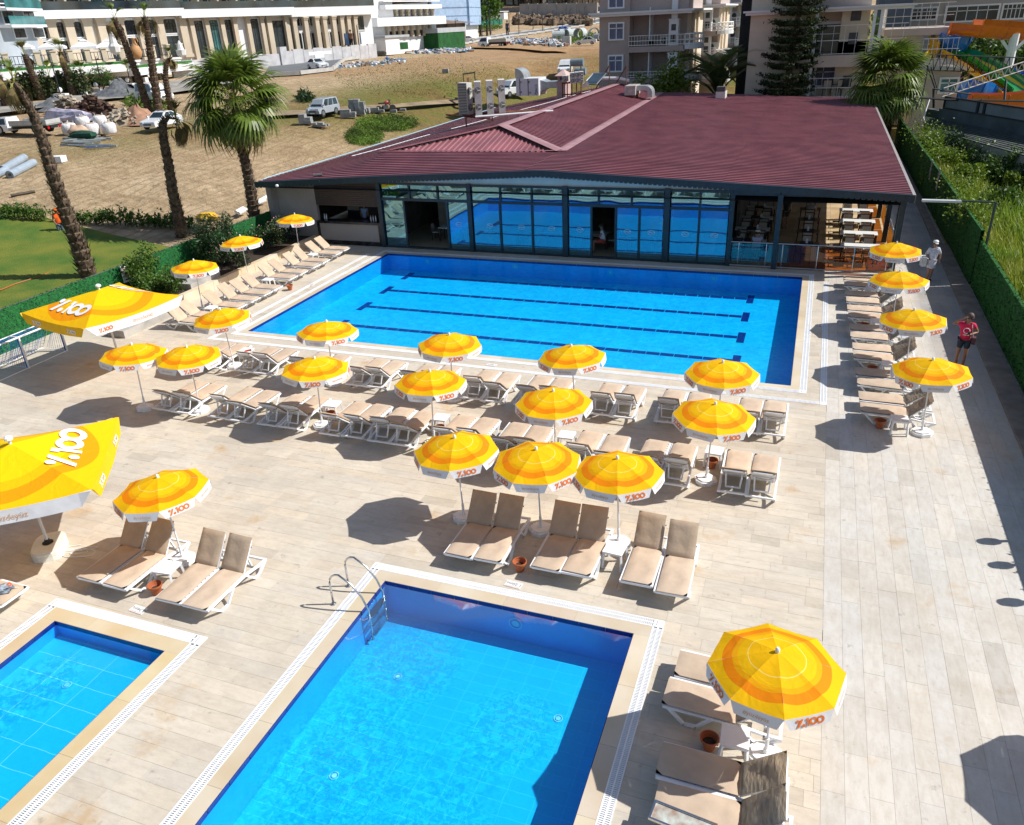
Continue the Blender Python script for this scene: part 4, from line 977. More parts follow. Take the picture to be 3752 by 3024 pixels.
# football goal
gl = thing('football_goal', 'small white football goal with a blue net beside the green fence', 'goal', (0, 0, 0))
y0_, y1_, xf, xb_, hh = 15.6, 19.95, -25.95, -27.2, 1.2
POST = WHITE_P
for y in (y1_, 18.25 - 0):
	MB().tube([(xf, y, 0), (xf, y, hh)], .035, 8).build('post', POST, gl)
	MB().tube([(xf, y, hh), (xf - .45, y, hh), (xb_, y, 0), (xf, y, .02)], .025, 6).build('side_frame', POST, gl)
MB().tube([(xf, y0_, hh), (xf, y1_, hh)], .035, 8).build('crossbar', POST, gl); MB().tube([(xf - .45, y0_, hh), (xf - .45, y1_, hh)], .02, 6).build('rear_bar', POST, gl); MB().tube([(xb_, y0_, .02), (xb_, y1_, .02)], .02, 6).build('ground_bar', POST, gl)
MB().tube([(xf, y0_, .02), (xf, y1_, .02)], .02, 6).build('ground_bar', POST, gl)
NET = mat('net_blue', (.02, .13, .50), .7, .2, 5); nt_ = MB()
def np_(u, v):
	s = v * 2.0; x, z = (xf - .45 * min(s / .5, 1), hh) if s < .5 else (xf - .45 - (xf - .45 - xb_) * (s - .5) / 1.5, hh * (1 - (s - .5) / 1.5))
	return Vector((x + .05 * math.sin(u * 31), y0_ + (y1_ - y0_) * u, z + .03 * math.sin(u * 40 + v * 9)))
for i in range(37): nt_.tube([np_(i / 36, v / 6) for v in range(7)], .006, 3, caps=False)
for j in range(15): nt_.tube([np_(u / 20, j / 14) for u in range(21)], .006, 3, caps=False)
for y in (18.25, y1_):
	for k in range(9): nt_.tube([(xf - .1 - k * .12, y, .02), (xf - .1 - k * .07, y + .03 * math.sin(k), hh - max(0, (k - 4)) * .15)], .006 + .008 * (k == 0), 3)
	nt_.tube([(xf - .05, y, .03), (xf - .08, y + .02, .5), (xf - .06, y, hh)], .035, 5)
nt_.build('net', NET, gl)
# ================================================================ POOLSIDE RESTAURANT
FY = 36.4
rest_ = thing('restaurant_building', 'low poolside restaurant with a maroon corrugated roof and dark framed glass front', 'restaurant', (0, 0, 0))
NAVYF = mat('navy_frame', (.012, .035, .05), .4, .15, 4); GABLE = mat('gable_grey_blue', (.52, .57, .56), .7, .06, 1.5); GREYW = mat('grey_render', (.30, .27, .25), .85, .08, 1.2)
ROOFM = mat('maroon_sheet', (.185, .044, .058), .34, .22, .6, spec=.7, col2=(.130, .033, .044), detail=8); ROOFH = mat('maroon_hip_sheet', (.27, .095, .105), .38, .15, .6, spec=.6)  # hip colour lightened to carry the sky and sun glancing off it
ROOFC = mat('rib_crown_highlight', (.37, .145, .16), .38, .25, .7, spec=.6, detail=8)  # lighter crowns: the ribs' bright highlight lines put into the colour
FLASH = mat('pink_flashing', (.36, .20, .215), .5, .12, 1.5)
def zf(x): return lerp([(-32, 3.05), (-28.3, 3.30), (-20.6, 3.74), (-12, 4.16), (4.1, 3.43), (6, 3.3)], x)
def zl(x): return 5.0 - .162 * (-17.5 - x)
def roofz(x, y):
	if x > -12.8: return zf(x)
	if y < 41.5:
		zb = zl(x) if x < -23 else 4.11
		return zf(x) + (zb - zf(x)) * max(0, (y - 35.9)) / 5.6
	if x < -17.5:
		z = zl(x); hy = 41.5 + (x + 23) / 5.5 * 4.0
		if x > -23 and y < hy: z = 4.11 + (y - 41.5) / 4.0 * .89
		return z
	z = 5.0 - (x + 17.5) * .187; hy = 45.5 - (x + 17.5) / 4.7 * 3.7
	if y < hy: z = 4.11 + (y - 41.6) / 3.9 * .89
	return z
def RT(px, py):
	d = ray(px, py); d.normalize(); t = 36.0
	while t < 110:
		p = Vector((0, 0, H)) + d * t
		if p.y > 35.9 and p.z <= roofz(p.x, p.y): return p
		t += .05
	return p
def sheet(name, xl, xr, Y0, Y1, mats, pitch=.40, hgt=.085, nx=3, zfun=roofz):
	mb = MB(); y = Y0; rows = []
	while y < Y1 - 1e-6:
		for dy, dz in ((0, 0), (.30, 0), (.42, hgt), (.62, hgt), (.74, 0)):
			yy = y + dy * pitch
			if yy <= Y1: rows.append((yy, dz))
		y += pitch
	rows.append((Y1, 0)); vs = []; fs = []
	for (yy, dz) in rows:
		a, b = xl(yy), xr(yy)
		for i in range(nx + 1):
			x = a + (b - a) * i / nx; vs.append((x, yy, zfun(x, yy) + dz))
	for k in range(len(rows) - 1):
		for i in range(nx): fs.append((k * (nx + 1) + i, k * (nx + 1) + i + 1, (k + 1) * (nx + 1) + i + 1, (k + 1) * (nx + 1) + i))
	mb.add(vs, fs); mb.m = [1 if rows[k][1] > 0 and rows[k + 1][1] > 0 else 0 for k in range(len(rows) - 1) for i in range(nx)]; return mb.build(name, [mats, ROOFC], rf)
rf = MB().add([(-28.0, 36.2, 3.0), (3.9, 36.2, 3.0), (3.9, 76, 3.0), (-28.0, 76, 3.0)], [(0, 1, 2, 3)]).build('roof', DARKGREY, rest_)
KX = lambda v: (lambda y: v)
hl = lambda y: -23 + 5.5 * min(1, max(0, (y - 41.5) / 4.0)) if y < 45.5 else -17.5
hr = lambda y: -12.8 - 4.7 * min(1, max(0, (y - 41.8) / 3.7)) if y < 45.5 else -17.5
vr = lambda y: -12.8 - .9 * (y - 41.8) / 34
zstrip = roofz
# front strip
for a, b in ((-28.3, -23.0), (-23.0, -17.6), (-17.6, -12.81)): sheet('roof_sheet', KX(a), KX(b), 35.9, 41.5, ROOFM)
def zvr(x, y):
	v = vr(y)
	return zf(x) if x > v else 4.12 + (v - x) / (v + 17.5) * .88
# valley strip is continuous with the right plane
zright = lambda x, y: lerp([(-14, 4.13), (-12, 4.16), (4.1, 3.43)], x)
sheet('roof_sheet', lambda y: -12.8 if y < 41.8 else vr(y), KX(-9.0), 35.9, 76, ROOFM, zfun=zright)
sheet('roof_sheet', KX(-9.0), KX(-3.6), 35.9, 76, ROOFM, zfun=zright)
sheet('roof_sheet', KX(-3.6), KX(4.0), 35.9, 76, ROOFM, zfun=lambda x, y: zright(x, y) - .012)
def zA(x, y):
	v = vr(y); return 5.0 - (x + 17.5) / (v + 17.5) * .87
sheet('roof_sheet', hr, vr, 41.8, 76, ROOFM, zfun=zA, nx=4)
ledge = lambda y: -28.3 - max(0, y - 46) * .05
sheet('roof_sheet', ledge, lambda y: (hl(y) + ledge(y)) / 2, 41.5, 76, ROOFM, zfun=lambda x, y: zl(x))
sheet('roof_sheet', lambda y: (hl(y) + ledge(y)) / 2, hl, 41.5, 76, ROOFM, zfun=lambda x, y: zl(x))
# hip triangle, ribs running up the slope
mb = MB(); A_, B_, C__ = Vector((-23, 41.5, 4.13)), Vector((-12.8, 41.8, 4.14)), Vector((-17.5, 45.5, 5.0)); x = -23.0; vs = []; fs = []
k = 0; cols = []
while x < -12.8:
	for dx, dz in ((0, 0), (.12, .0), (.16, .05), (.24, .05), (.28, 0)):
		xx = min(x + dx, -12.8); yb = 41.5 + (xx + 23) / 10.2 * .3
		yt = 41.5 + (xx + 23) / 5.5 * 4.0 if xx < -17.5 else 45.5 - (xx + 17.5) / 4.7 * 3.7
		f_ = max(0, (yt - yb)) / 4.0 * .88
		cols.append(((xx, yb, 4.125 + dz), (xx, max(yt, yb), 4.125 + f_ + dz)))
	x += .33
for a, b in cols: vs += [a, b]
for i in range(len(cols) - 1): fs.append((2 * i, 2 * i + 2, 2 * i + 3, 2 * i + 1))
mb.add(vs, fs).build('hip_roof_sheet', ROOFH, rf)
def flash(pts, w, m=FLASH, name='ridge_flashing', dz=.07):
	mb = MB(); pts = [(x_, y_, z_ + .075) for x_, y_, z_ in pts]
	for a, b in zip(pts, pts[1:]):
		a = Vector(a); b = Vector(b); d = (b - a).normalized(); s = Vector((-d.y, d.x, 0)).normalized() * w / 2
		up = Vector((0, 0, dz))
		mb.add([a - s + Vector((0, 0, .03)), a + up, a + s + Vector((0, 0, .03)), b - s + Vector((0, 0, .03)), b + up, b + s + Vector((0, 0, .03))], [(0, 1, 4, 3), (1, 2, 5, 4)])
	return mb.build(name, m, rf)
flash([(-17.5, 45.5, 5.0), (-17.5, 60, 5.0), (-17.5, 75.9, 5.0)], .75)
flash([(-12.8, 41.8, 4.13), (-13.25, 59, 4.14), (-13.7, 75.9, 4.14)], .7)
flash([(-12.8, 41.8, 4.14), (-17.5, 45.5, 5.02)], .62); flash([(-23, 41.5, 4.13), (-17.5, 45.5, 5.02)], .34, m=ROOFH)
flash([(-23.6, 41.45, 4.08), (-12.5, 41.75, 4.14)], .3, m=ROOFH, dz=.05)
# hip edge dark gaps seen as a dashed line
db = MB()
for i in range(26):
	w = (i + .5) / 27; a = C__.lerp(B_, w); b = a + (B_ - C__).normalized() * .10
	s = Vector((-.14, -.22, -.03)); db.box(a + s * 1.2 + Vector((0, 0, .03)), (.16, .06, .03), rz=math.atan2(-3.7, 4.7))
	a = C__.lerp(A_, w); db.box(a + Vector((.08, -.14, .02)), (.14, .05, .03), rz=math.atan2(4, 5.5))
db.build('closure_gaps', DARKGREY, rf, kind='stuff')
# fascia with scalloped edge along the front; side fascia
fx = [-28.4, -24, -20.6, -16, -12, -8, -4, 0, 4.1]
for a, b in zip(fx, fx[1:]):
	mb = MB(); za, zb_ = zf(a), zf(b); vs = []; n_ = int((b - a) / .22)
	for i in range(n_):
		x0_, x1_ = a + (b - a) * i / n_, a + (b - a) * (i + 1) / n_; xm = (x0_ + x1_) / 2
		z0_, z1_ = lerp([(a, za), (b, zb_)], x0_), lerp([(a, za), (b, zb_)], x1_); zm = (z0_ + z1_) / 2; w = (x1_ - x0_) * .3
		for yy in (35.84, 35.87):
			mb.add([(x0_, yy, z0_ + .05), (x1_, yy, z1_ + .05), (x1_, yy, z1_ - .20), (xm + w, yy, zm - .265), (xm - w, yy, zm - .265), (x0_, yy, z0_ - .20)], [(0, 1, 2, 3, 4, 5)])
	mb.add([(a, 35.84, za + .052), (b, 35.84, zb_ + .052), (b, 36.0, zb_ + .052), (a, 36.0, za + .052)], [(0, 1, 2, 3)])
	mb.build('scalloped_fascia', NAVYF, rf)
MB().add([(4.0, 35.85, 3.5), (4.12, 35.85, 3.5), (4.12, 76, 3.5), (4.0, 76, 3.5), (4.0, 35.85, 3.2), (4.12, 35.85, 3.2), (4.12, 76, 3.2), (4.0, 76, 3.2)], [(0, 1, 2, 3), (0, 4, 5, 1), (1, 5, 6, 2), (2, 6, 7, 3), (0, 3, 7, 4), (4, 7, 6, 5)]).build('side_flashing', mat('galvanised_trim', (.34, .31, .30), .5, .1, 2), rf)
MB().tube([(-28.5, 35.9, 3.2), (-28.45, 37, 3.36), (-28.4, 46, 3.36), (-29.9, 76, 3.1)], .035, 5).build('edge_cable', mat('pale_blue_cable', (.30, .48, .60), .5, .1, 5), rf)
cab = MB(); pts = [(-26.5 + i * .28 + .25 * math.sin(i * .7), 43.0 + i * 1.05, 0) for i in range(28)]
cab.tube([(x_, y_, zl(x_) + .08 if x_ < -17.6 else 5.08) for x_, y_, _ in pts], .03, 4).build('roof_cable', mat('grey_cable', (.55, .56, .58), .5, .1, 5), rf)
# floodlight on the eave left
lp = MB(); lp.box((-24.6, 36.3, 3.72), (.45, .22, .06), rz=.5, rx=.3); lp.tube([(-24.4, 36.1, 3.5), (-24.2, 35.8, 3.5)], .03, 5); lp.build('floodlight', DARKGREY, rf)
MB().lathe([(.001, -.08), (.08, -.06), (.10, 0), (.08, .06), (.001, .08)], 10, (-26.9, 35.75, 3.2)).build('dome_camera', WHITE_PL, rf, smooth=True)
# ---- walls
MB().b2(-28.3, -25.15, 36.55, 36.75, 0, 3.3).build('wall', GREYW, rest_)
MB().b2(-28.35, -28.15, 36.75, 76, 0, 3.2).build('wall', GREYW, rest_)
MB().b2(-28.3, 3.9, 75.6, 75.8, 0, 3.2).build('wall', GREYW, rest_)
pp = MB()
for k in range(4): pp.tube([(-27.9 + .09 * k, 36.47, .05), (-27.9 + .09 * k, 36.47, 2.9), (-27.75 + .03 * k, 36.4, 3.1)], .022, 5)
pp.build('wall_pipes', GREYW, rest_)
# bar hatch
MB().b2(-25.15, -21.25, 36.50, 36.75, 0, 1.13).build('bar_front', mat('speckled_render', (.38, .35, .32), .9, .12, 30, bump=.01, bscale=60), rest_)
MB().b2(-25.2, -21.2, 36.40, 37.0, 1.13, 1.25).build('bar_counter', mat('dark_marble', (.03, .035, .04), .25, .5, 3), rest_)
MB().b2(-25.2, -25.08, 36.42, 36.5, 0, 1.13).build('bar_edge', mat('dark_marble', (0, 0, 0)), rest_); MB().b2(-21.4, -21.2, 36.42, 36.5, 0, 1.13).build('bar_edge', MATS['dark_marble'], rest_); MB().b2(-25.08, -21.4, 36.45, 36.5, 0, .2).build('bar_plinth', MATS['dark_marble'], rest_)
SHUT = mat('shutter_brown', (.045, .032, .03), .5, .1, 4)
for i in range(12): MB().b2(-25.1, -21.25, 36.50 + .0, 36.56, 2.08 + i * .105, 2.175 + i * .105).build('shutter_slat', SHUT, rest_)
MB().b2(-25.25, -21.15, 36.44, 36.6, 3.33, 3.5).build('shutter_box', NAVYF, rest_)
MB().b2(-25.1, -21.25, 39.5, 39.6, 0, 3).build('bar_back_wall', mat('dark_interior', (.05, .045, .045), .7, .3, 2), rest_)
MB().b2(-25.0, -24.2, 39.35, 39.45, 1.2, 2.1).build('wall_tile', mat('pale_tile', (.45, .5, .5), .3, .05, 4), rest_)
MB().b2(-24.0, -22.0, 39.0, 39.3, .9, 1.9).build('back_shelf', DARKGREY, rest_)
bt = MB()
for i, x_ in enumerate((-24.9, -24.78, -22.0, -21.85, -21.7)): bt.lathe([(.03, 0), (.03, .18), (.012, .24), (.012, .3)], 8, (x_, 36.8, 1.25))
bt.build('bottle', WHITE_PL, rest_)
# gable wall over the glass
gv = [(-21.2, 3.30)] + [(x_, 3.30) for x_ in (4.0,)] + [(4.0, 3.32), (-3.2, zf(-3.2) - .08), (-12, zf(-12) - .08), (-21.2, zf(-21.2) - .08)]
mb = MB(); mb.extr([(-21.2, 3.30), (-3.1, 3.30), (-3.1, zf(-3.1) - .06), (-12, zf(-12) - .06), (-21.2, zf(-21.2) - .06)], 'y', 36.45, 36.55); mb.build('gable_wall', GABLE, rest_)
MB().extr([(-3.1, 3.22), (4.0, 3.22), (4.0, 3.36), (-3.1, zf(-3.1) - .06)], 'y', 36.3, 36.4).build('eave_beam', NAVYF, rest_)
# glass front
def mat_glass(name, tint, refl, refcol=(1, 1, 1), rough=.0, wav=.0):
	m = bpy.data.materials.new(name); m.use_nodes = True; n = m.node_tree.nodes; l = m.node_tree.links; n.remove(n['Principled BSDF'])
	tr = n.new('ShaderNodeBsdfTransparent'); tr.inputs[0].default_value = (*tint, 1); gl = n.new('ShaderNodeBsdfGlossy'); gl.inputs[0].default_value = (*refcol, 1); gl.inputs['Roughness'].default_value = rough
	if wav:
		tc = n.new('ShaderNodeTexCoord'); no = n.new('ShaderNodeTexNoise'); no.inputs['Scale'].default_value = .9; no.inputs['Detail'].default_value = 1; l.new(tc.outputs['Object'], no.inputs[0])
		bp = n.new('ShaderNodeBump'); bp.inputs['Distance'].default_value = wav; l.new(no.outputs[0], bp.inputs['Height']); l.new(bp.outputs[0], gl.inputs['Normal'])
	ms = n.new('ShaderNodeMixShader'); ms.inputs[0].default_value = refl; l.new(tr.outputs[0], ms.inputs[1]); l.new(gl.outputs[0], ms.inputs[2]); l.new(ms.outputs[0], n['Material Output'].inputs[0]); MATS[name] = m; return m
GLF = mat_glass('facade_glass', (.46, .66, .70), .28, (.40, .80, .98), wav=.004)
ZT0, ZT1, ZTOP = 2.48, 2.60, 3.30
def pane(x0_, x1_, z0_, z1_, y=FY + .05, name='window_pane', logo_=False):
	o = MB().b2(x0_, x1_, y - .004, y + .004, z0_, z1_).build(name, GLF, rest_)
	if logo_:
		e = MB(); cx = x1_ - .55 if x1_ - x0_ > 1.2 else (x0_ + x1_) / 2
		for r0 in (.17,):
			e.tube([(cx + r0 * math.cos(a), y - .01, 1.35 + .11 * math.sin(a)) for a in [2 * math.pi * k / 18 for k in range(19)]], .008, 3)
		e.tube([(cx - .12, y - .01, 1.33), (cx - .04, y - .01, 1.37), (cx + .04, y - .01, 1.32), (cx + .13, y - .01, 1.37)], .018, 3); e.build('oval_emblem', WHITE_P, o)
	return o
def fr_(x0_, x1_, z0_, z1_, y0_=FY - .03, y1_=FY + .09, name='mullion'): return MB().b2(x0_, x1_, y0_, y1_, z0_, z1_).build(name, NAVYF, rest_)
for x_, w in ((-21.1, .22), (-15.97, .22), (-10.95, .26), (-6.05, .26), (-3.15, .2)): fr_(x_ - w / 2, x_ + w / 2, 0, 3.42, FY - .09, FY + .12, 'post')
bays = [(-20.99, -16.08, [-19.33, -17.72], [-19.70, -17.25]), (-15.86, -11.08, [-14.30, -12.66], [-14.35, -12.66]), (-10.82, -6.18, [-9.30, -7.72], [-9.65, -8.46, -7.33]), (-5.92, -3.25, [-4.57], [-4.57])]
for bi, (a, b, up, lo) in enumerate(bays):
	fr_(a, b, ZT0, ZT1); fr_(a, b, ZTOP - .02, ZTOP + .09); fr_(a, b, 0, .09)
	xs = [a] + up + [b]
	for u_ in up: fr_(u_ - .045, u_ + .045, ZT1, ZTOP - .02)
	for p0, p1 in zip(xs, xs[1:]): pane(p0 + .05, p1 - .05, ZT1, ZTOP - .02, logo_=False)
	xs = [a] + lo + [b]
	for u_ in lo: fr_(u_ - .05, u_ + .05, .09, ZT0)
	for k, (p0, p1) in enumerate(zip(xs, xs[1:])):
		if (bi, k) in ((0, 1), (2, 1)): continue
		pane(p0 + .05, p1 - .05, .09, ZT0, logo_=not (bi == 0 and k == 0))
# interior
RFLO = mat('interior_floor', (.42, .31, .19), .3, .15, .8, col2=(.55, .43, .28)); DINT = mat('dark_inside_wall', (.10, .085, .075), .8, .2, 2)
fl_ = bpy.data.objects.new('terrace_floor', None); COL.objects.link(fl_); fl_.parent = rest_
y = 36.42; k = 0
for r_ in range(33):
	for c_ in range(8):
		x_ = -3.2 + c_ * .9; mb = MB(); v = random.uniform(.85, 1.1); mb.tone = (v, v * random.uniform(.95, 1), v * random.uniform(.88, 1)); mb.b2(x_ + .003, x_ + .897, y + r_ * .6 + .003, y + r_ * .6 + .597, -.05, .012)
		mb.build('floor_tile', mat('floor_tile_stone', (.55, .40, .23), .35, .15, .9, col2=(.66, .53, .35), tone=True), fl_)
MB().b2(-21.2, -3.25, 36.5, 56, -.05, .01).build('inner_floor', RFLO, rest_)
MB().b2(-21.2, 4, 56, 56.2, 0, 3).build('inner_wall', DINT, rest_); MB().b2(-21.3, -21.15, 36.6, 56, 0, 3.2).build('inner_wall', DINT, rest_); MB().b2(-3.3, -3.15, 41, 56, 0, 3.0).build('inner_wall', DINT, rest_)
MB().b2(-20.0, -18.8, 41, 42, 0, 2.2).build('cupboard', mat('beige_cupboard', (.40, .36, .30), .6, .1, 3), rest_)
# black posts of the terrace
for x_, y_ in ((-1.12, 36.25), (3.75, 36.95), (3.75, 36.3), (3.75, 41.9), (3.75, 47.2), (3.75, 53)):
	MB().b2(x_ - .11, x_ + .11, y_ - .11, y_ + .11, 0, 3.34).build('terrace_post', NAVYF, rest_)
GLB = mat_glass('bronze_glass', (.66, .40, .15), .05, (.9, .95, 1)); GLC = mat_glass('clear_green_glass', (.60, .70, .68), .08, (.9, .97, 1))
rl = thing('glass_railing', 'glass railing with a steel handrail in front of the restaurant terrace', 'railing', (0, 0, 0))
for a, b in ((-3.0, -1.25), (-.98, .66), (.70, 2.15), (2.19, 3.62)):
	MB().b2(a, b, 36.24, 36.252, .10, 1.08).build('glass_panel', GLB if a > -1 else GLC, rl)
MB().tube([(-3.05, 36.25, 1.15), (-1.2, 36.25, 1.15)], .035, 8).build('handrail', STEEL, rl); MB().tube([(-1.0, 36.25, 1.15), (3.65, 36.25, 1.15)], .035, 8).build('handrail', STEEL, rl)
MB().tube([(-3.05, 36.25, .08), (3.65, 36.25, .08)], .02, 6).build('bottom_rail', STEEL, rl)
for x_ in (-2.7, -1.5, -.8, .68, 2.17, 3.5): MB().tube([(x_, 36.25, 0), (x_, 36.25, 1.13)], .018, 6).build('baluster', STEEL, rl)
r2 = thing('glass_railing', 'bronze glass railing along the right side of the restaurant terrace', 'railing', (0, 0, 0))
for a, b in ((37.1, 39.4), (39.45, 41.75), (42.05, 44.5), (44.55, 47.0), (47.4, 50), (50.1, 52.8)): MB().b2(3.86, 3.872, a, b, .1, 1.08).build('glass_panel', GLB, r2)
for a, b in ((37.05, 41.8), (42.0, 47.1), (47.3, 52.9)): MB().b2(3.83, 3.90, a, b, 1.08, 1.13).build('handrail', STEEL, r2)
# ---- dining tables and chairs
CHF = mat('chair_frame_dark', (.02, .017, .018), .4, .1, 5); CHM = mat('chair_mesh_beige', (.48, .42, .35), .8, .1, 30)
def make_chair():
	t = thing('dining_chair', 'x', 'chair')
	MB().b2(-.21, .21, -.20, .22, .42, .46).build('seat', CHM, t)
	b = MB(); b.add([(-.19, -.22, .52), (.19, -.22, .52), (.19, -.27, .86), (-.19, -.27, .86)], [(0, 1, 2, 3)]); b.build('backrest', CHM, t)
	f_ = MB(); f_.bar([(-.22, -.20, .42), (-.22, -.275, .90)], .035, .03); f_.bar([(.22, -.20, .42), (.22, -.275, .90)], .035, .03); f_.box((0, -.275, .885), (.47, .03, .04)); f_.b2(-.23, .23, -.22, -.19, .40, .44)
	for s_ in (-1, 1): f_.b2(s_ * .23 - .015, s_ * .23 + .015, -.22, .2, .62, .65); f_.b2(s_ * .23 - .015, s_ * .23 + .015, .17, .2, .44, .64)
	f_.build('frame', CHF, t)
	for sx in (-1, 1):
		for sy in (-1, 1): MB().bar([(sx * .2, sy * .19, .42), (sx * .215, sy * .215, 0)], .03, .03).build('leg', CHF, t)
	return t
CH0 = make_chair(); CHU = []
def chair(x, y, rz, lab, grp='dark framed chairs with beige backs on the restaurant terrace'):
	o = CH0 if not CHU else dup(CH0); CHU.append(o); o.location = (x, y, .012); o.rotation_euler.z = rz; o['label'] = lab; o['group'] = grp; return o
def dtable(x, y, w, d, m, lab, runner=None, grp='dining tables on the restaurant terrace', legs=CHF):
	t = thing('dining_table', lab, 'table', (x, y, .012), 0, grp); MB().b2(-w / 2, w / 2, -d / 2, d / 2, .72, .75).build('table_top', m, t)
	for sx in (-1, 1):
		for sy in (-1, 1): MB().b2(sx * (w / 2 - .06) - .025, sx * (w / 2 - .06) + .025, sy * (d / 2 - .06) - .025, sy * (d / 2 - .06) + .025, 0, .72).build('leg', legs, t)
	if runner: 
		r_ = MB().b2(-.28, .28, -d / 2 - .02, d / 2 + .02, .75, .758).build('runner', runner, t)
	return t
BRT = mat('table_brown', (.20, .10, .045), .4, .2, 3); RUN = mat('dark_runner', (.035, .037, .045), .8, .1, 8); WTT = mat('table_white', (.78, .78, .76), .3, .03, 3)
RN = ['nearest the glass railing', 'second from the front', 'third from the front', 'farthest back']
for k, y_ in enumerate((38.1, 40.5, 43.0, 45.5)):
	dtable(2.48, y_, 1.66, .72, WTT, 'long white table in the right hand column of the terrace, %s' % RN[k])
	dtable(.18, y_, 1.06, .62, BRT, 'brown table with dark runner, middle column of the terrace, %s' % RN[k], RUN)
	dtable(-2.43, y_, 1.66, .66, WTT, 'white table with dark runner in the left column of the terrace, %s' % RN[k], RUN)
	for x_, nm in ((2.05, 'left'), (2.85, 'right')):
		chair(x_, y_ - .62, 0, 'chair on the near side, %s, of the right column white table %s' % (nm, RN[k])); chair(x_, y_ + .62, math.pi, 'chair on the far side, %s, of the right column white table %s' % (nm, RN[k]))
	chair(.18, y_ - .62, 0, 'chair on the near side of the brown table %s' % RN[k]); chair(.18, y_ + .62, math.pi, 'chair on the far side of the brown table %s' % RN[k])
	for x_, nm in ((-2.85, 'left'), (-2.0, 'right')):
		chair(x_, y_ - .62, 0, 'chair on the near side, %s, of the left column table %s' % (nm, RN[k])); chair(x_, y_ + .62, math.pi, 'chair on the far side, %s, of the left column table %s' % (nm, RN[k]))
	for x_, w_ in ((.18, 'brown table'), (-2.2, 'left column white table')):
		nb = thing('napkin_holder', 'white napkin holder on the %s %s' % (w_, RN[k]), 'napkin holder', (x_, y_, .772), 0, 'napkin holders on the terrace tables')
		MB().b2(-.05, .05, -.07, .07, 0, .02).build('tray', WHITE_PL, nb); MB().b2(-.045, .045, -.055, .055, .02, .19).build('napkins', WHITE_P, nb)
# indoors behind the glass
for i, (x_, lab) in enumerate(((-18.0, 'white table seen through the open left restaurant door'), (-14.6, 'white table behind the second bay of glass'), (-12.0, 'white table behind glass left of central door'), (-9.9, 'dark indoor table left of the open central door'), (-7.6, 'white table behind glass right of central door'))):
	dtable(x_, 38.3, 1.2, .7, WTT, lab, grp='tables inside the restaurant')
	for s_ in (-1, 1): chair(x_ + s_ * .85, 38.3, -s_ * -math.pi / 2, 'chair at the %s end of the %s' % ('left' if s_ < 0 else 'right', lab), 'chairs inside the restaurant')
rt_ = thing('round_table', 'round table under a white cloth behind the right end of the glass front', 'table', (-4.6, 38.6, .01))
MB().lathe([(.62, 0), (.6, .3), (.66, .5), (.6, .74), (.001, .75)], 20).build('tablecloth', WHITE_P, rt_)
# ---- rooftop equipment
def sz(p, px_): return px_ * (RC @ (Vector(p) - Vector((0, 0, H)))).z / F
ACW = mat('ac_cream', (.62, .61, .57), .5, .06, 3); GRL = mat('ac_grille', (.10, .10, .11), .6, .1, 6); GALV = mat('galvanised_duct', (.42, .45, .47), .38, .12, 2, metal=.5); RUST = mat('rusty_steel', (.16, .06, .035), .85, .3, 6)
def acunit(x, y, z, w, d, h, lab, rz=0, fans=2, grp='outdoor cooling units on the restaurant roof'):
	t = thing('air_conditioner', lab, 'air conditioner', (x, y, z), rz, grp)
	MB().b2(-w / 2, w / 2, -d / 2, d / 2, 0, h).build('casing', ACW, t)
	for k in range(fans):
		zc = h * (k + .5) / fans; r = min(w * .46, h / fans * .46)
		f_ = MB()
		def fn(u, v): a = 2 * math.pi * u; return (r * v * math.cos(a), -d / 2 - .012, zc + r * v * math.sin(a))
		f_.grid(16, 2, fn); f_.build('fan_grille', mat('fan_grey', (.26, .26, .255), .5, .35, 14), t)
		b_ = MB()
		for j in range(3):
			a = j * 2.09; b_.bar([(0, -d / 2 - .02, zc), (r * .9 * math.cos(a), -d / 2 - .05, zc + r * .9 * math.sin(a))], .02, .02) if False else b_.tube([(0, -d / 2 - .02, zc), (r * .9 * math.cos(a), -d / 2 - .02, zc + r * .9 * math.sin(a))], .02, 3)
		b_.build('fan_guard', ACW, t)
	g_ = MB()
	for i in range(int(h / .1)): g_.b2(-w / 2 - .015, -w / 2, -d / 2 + .05, d / 2 - .05, .04 + i * .1, .10 + i * .1)
	g_.build('side_grille', GRL, t); return t
pa = RT(1700 + 210 / 2.05, 925 / 2.05)
h_ = sz(pa, 112); w_ = sz(pa, 40)
for i, (dx, dy) in enumerate(((0, 0), (w_ * .78, .7), (w_ * 1.56, 1.4))):
	acunit(pa.x - .9 + dx, pa.y + dy, pa.z + .55, w_ * .60, 1.3, h_, ['leftmost', 'middle', 'rightmost'][i] + ' of three tall twin fan cooling units standing together on the left roof slope', rad(22))
a4 = acunit(pa.x - 2.1, pa.y + .6, pa.z + .45, w_ * .68, .9, h_ * 1.0, 'tall cooling unit with its grille turned right, left of the three twin fan units', rad(68), 2)
st = MB()
for k in range(2): st.tube([(pa.x - 2, pa.y - .3 + k * .8, pa.z + .5), (pa.x + 3.4, pa.y + 2.2 + k * .8, pa.z + .6)], .06, 4)
for k in range(4): st.tube([(pa.x - 1.8 + k * 1.6, pa.y - .2 + k * .8, pa.z + .5), (pa.x - 1.8 + k * 1.6, pa.y - .2 + k * .8, pa.z - .4)], .05, 4)
st.tube([(pa.x - 4, pa.y + 1.4, pa.z + .4), (pa.x, pa.y - .2, pa.z + .3)], .06, 4)
tag(st.build('steel_stand', RUST), 'rusty steel stand under the tall cooling units', 'stand')
tag(MB().tube([(pa.x - .8, pa.y - .9, pa.z + .5), (pa.x + 3.9, pa.y + 1.4, pa.z + .6)], .07, 6).build('white_pipe', WHITE_PL), 'white pipe along the front of the cooling unit stand', 'pipe')
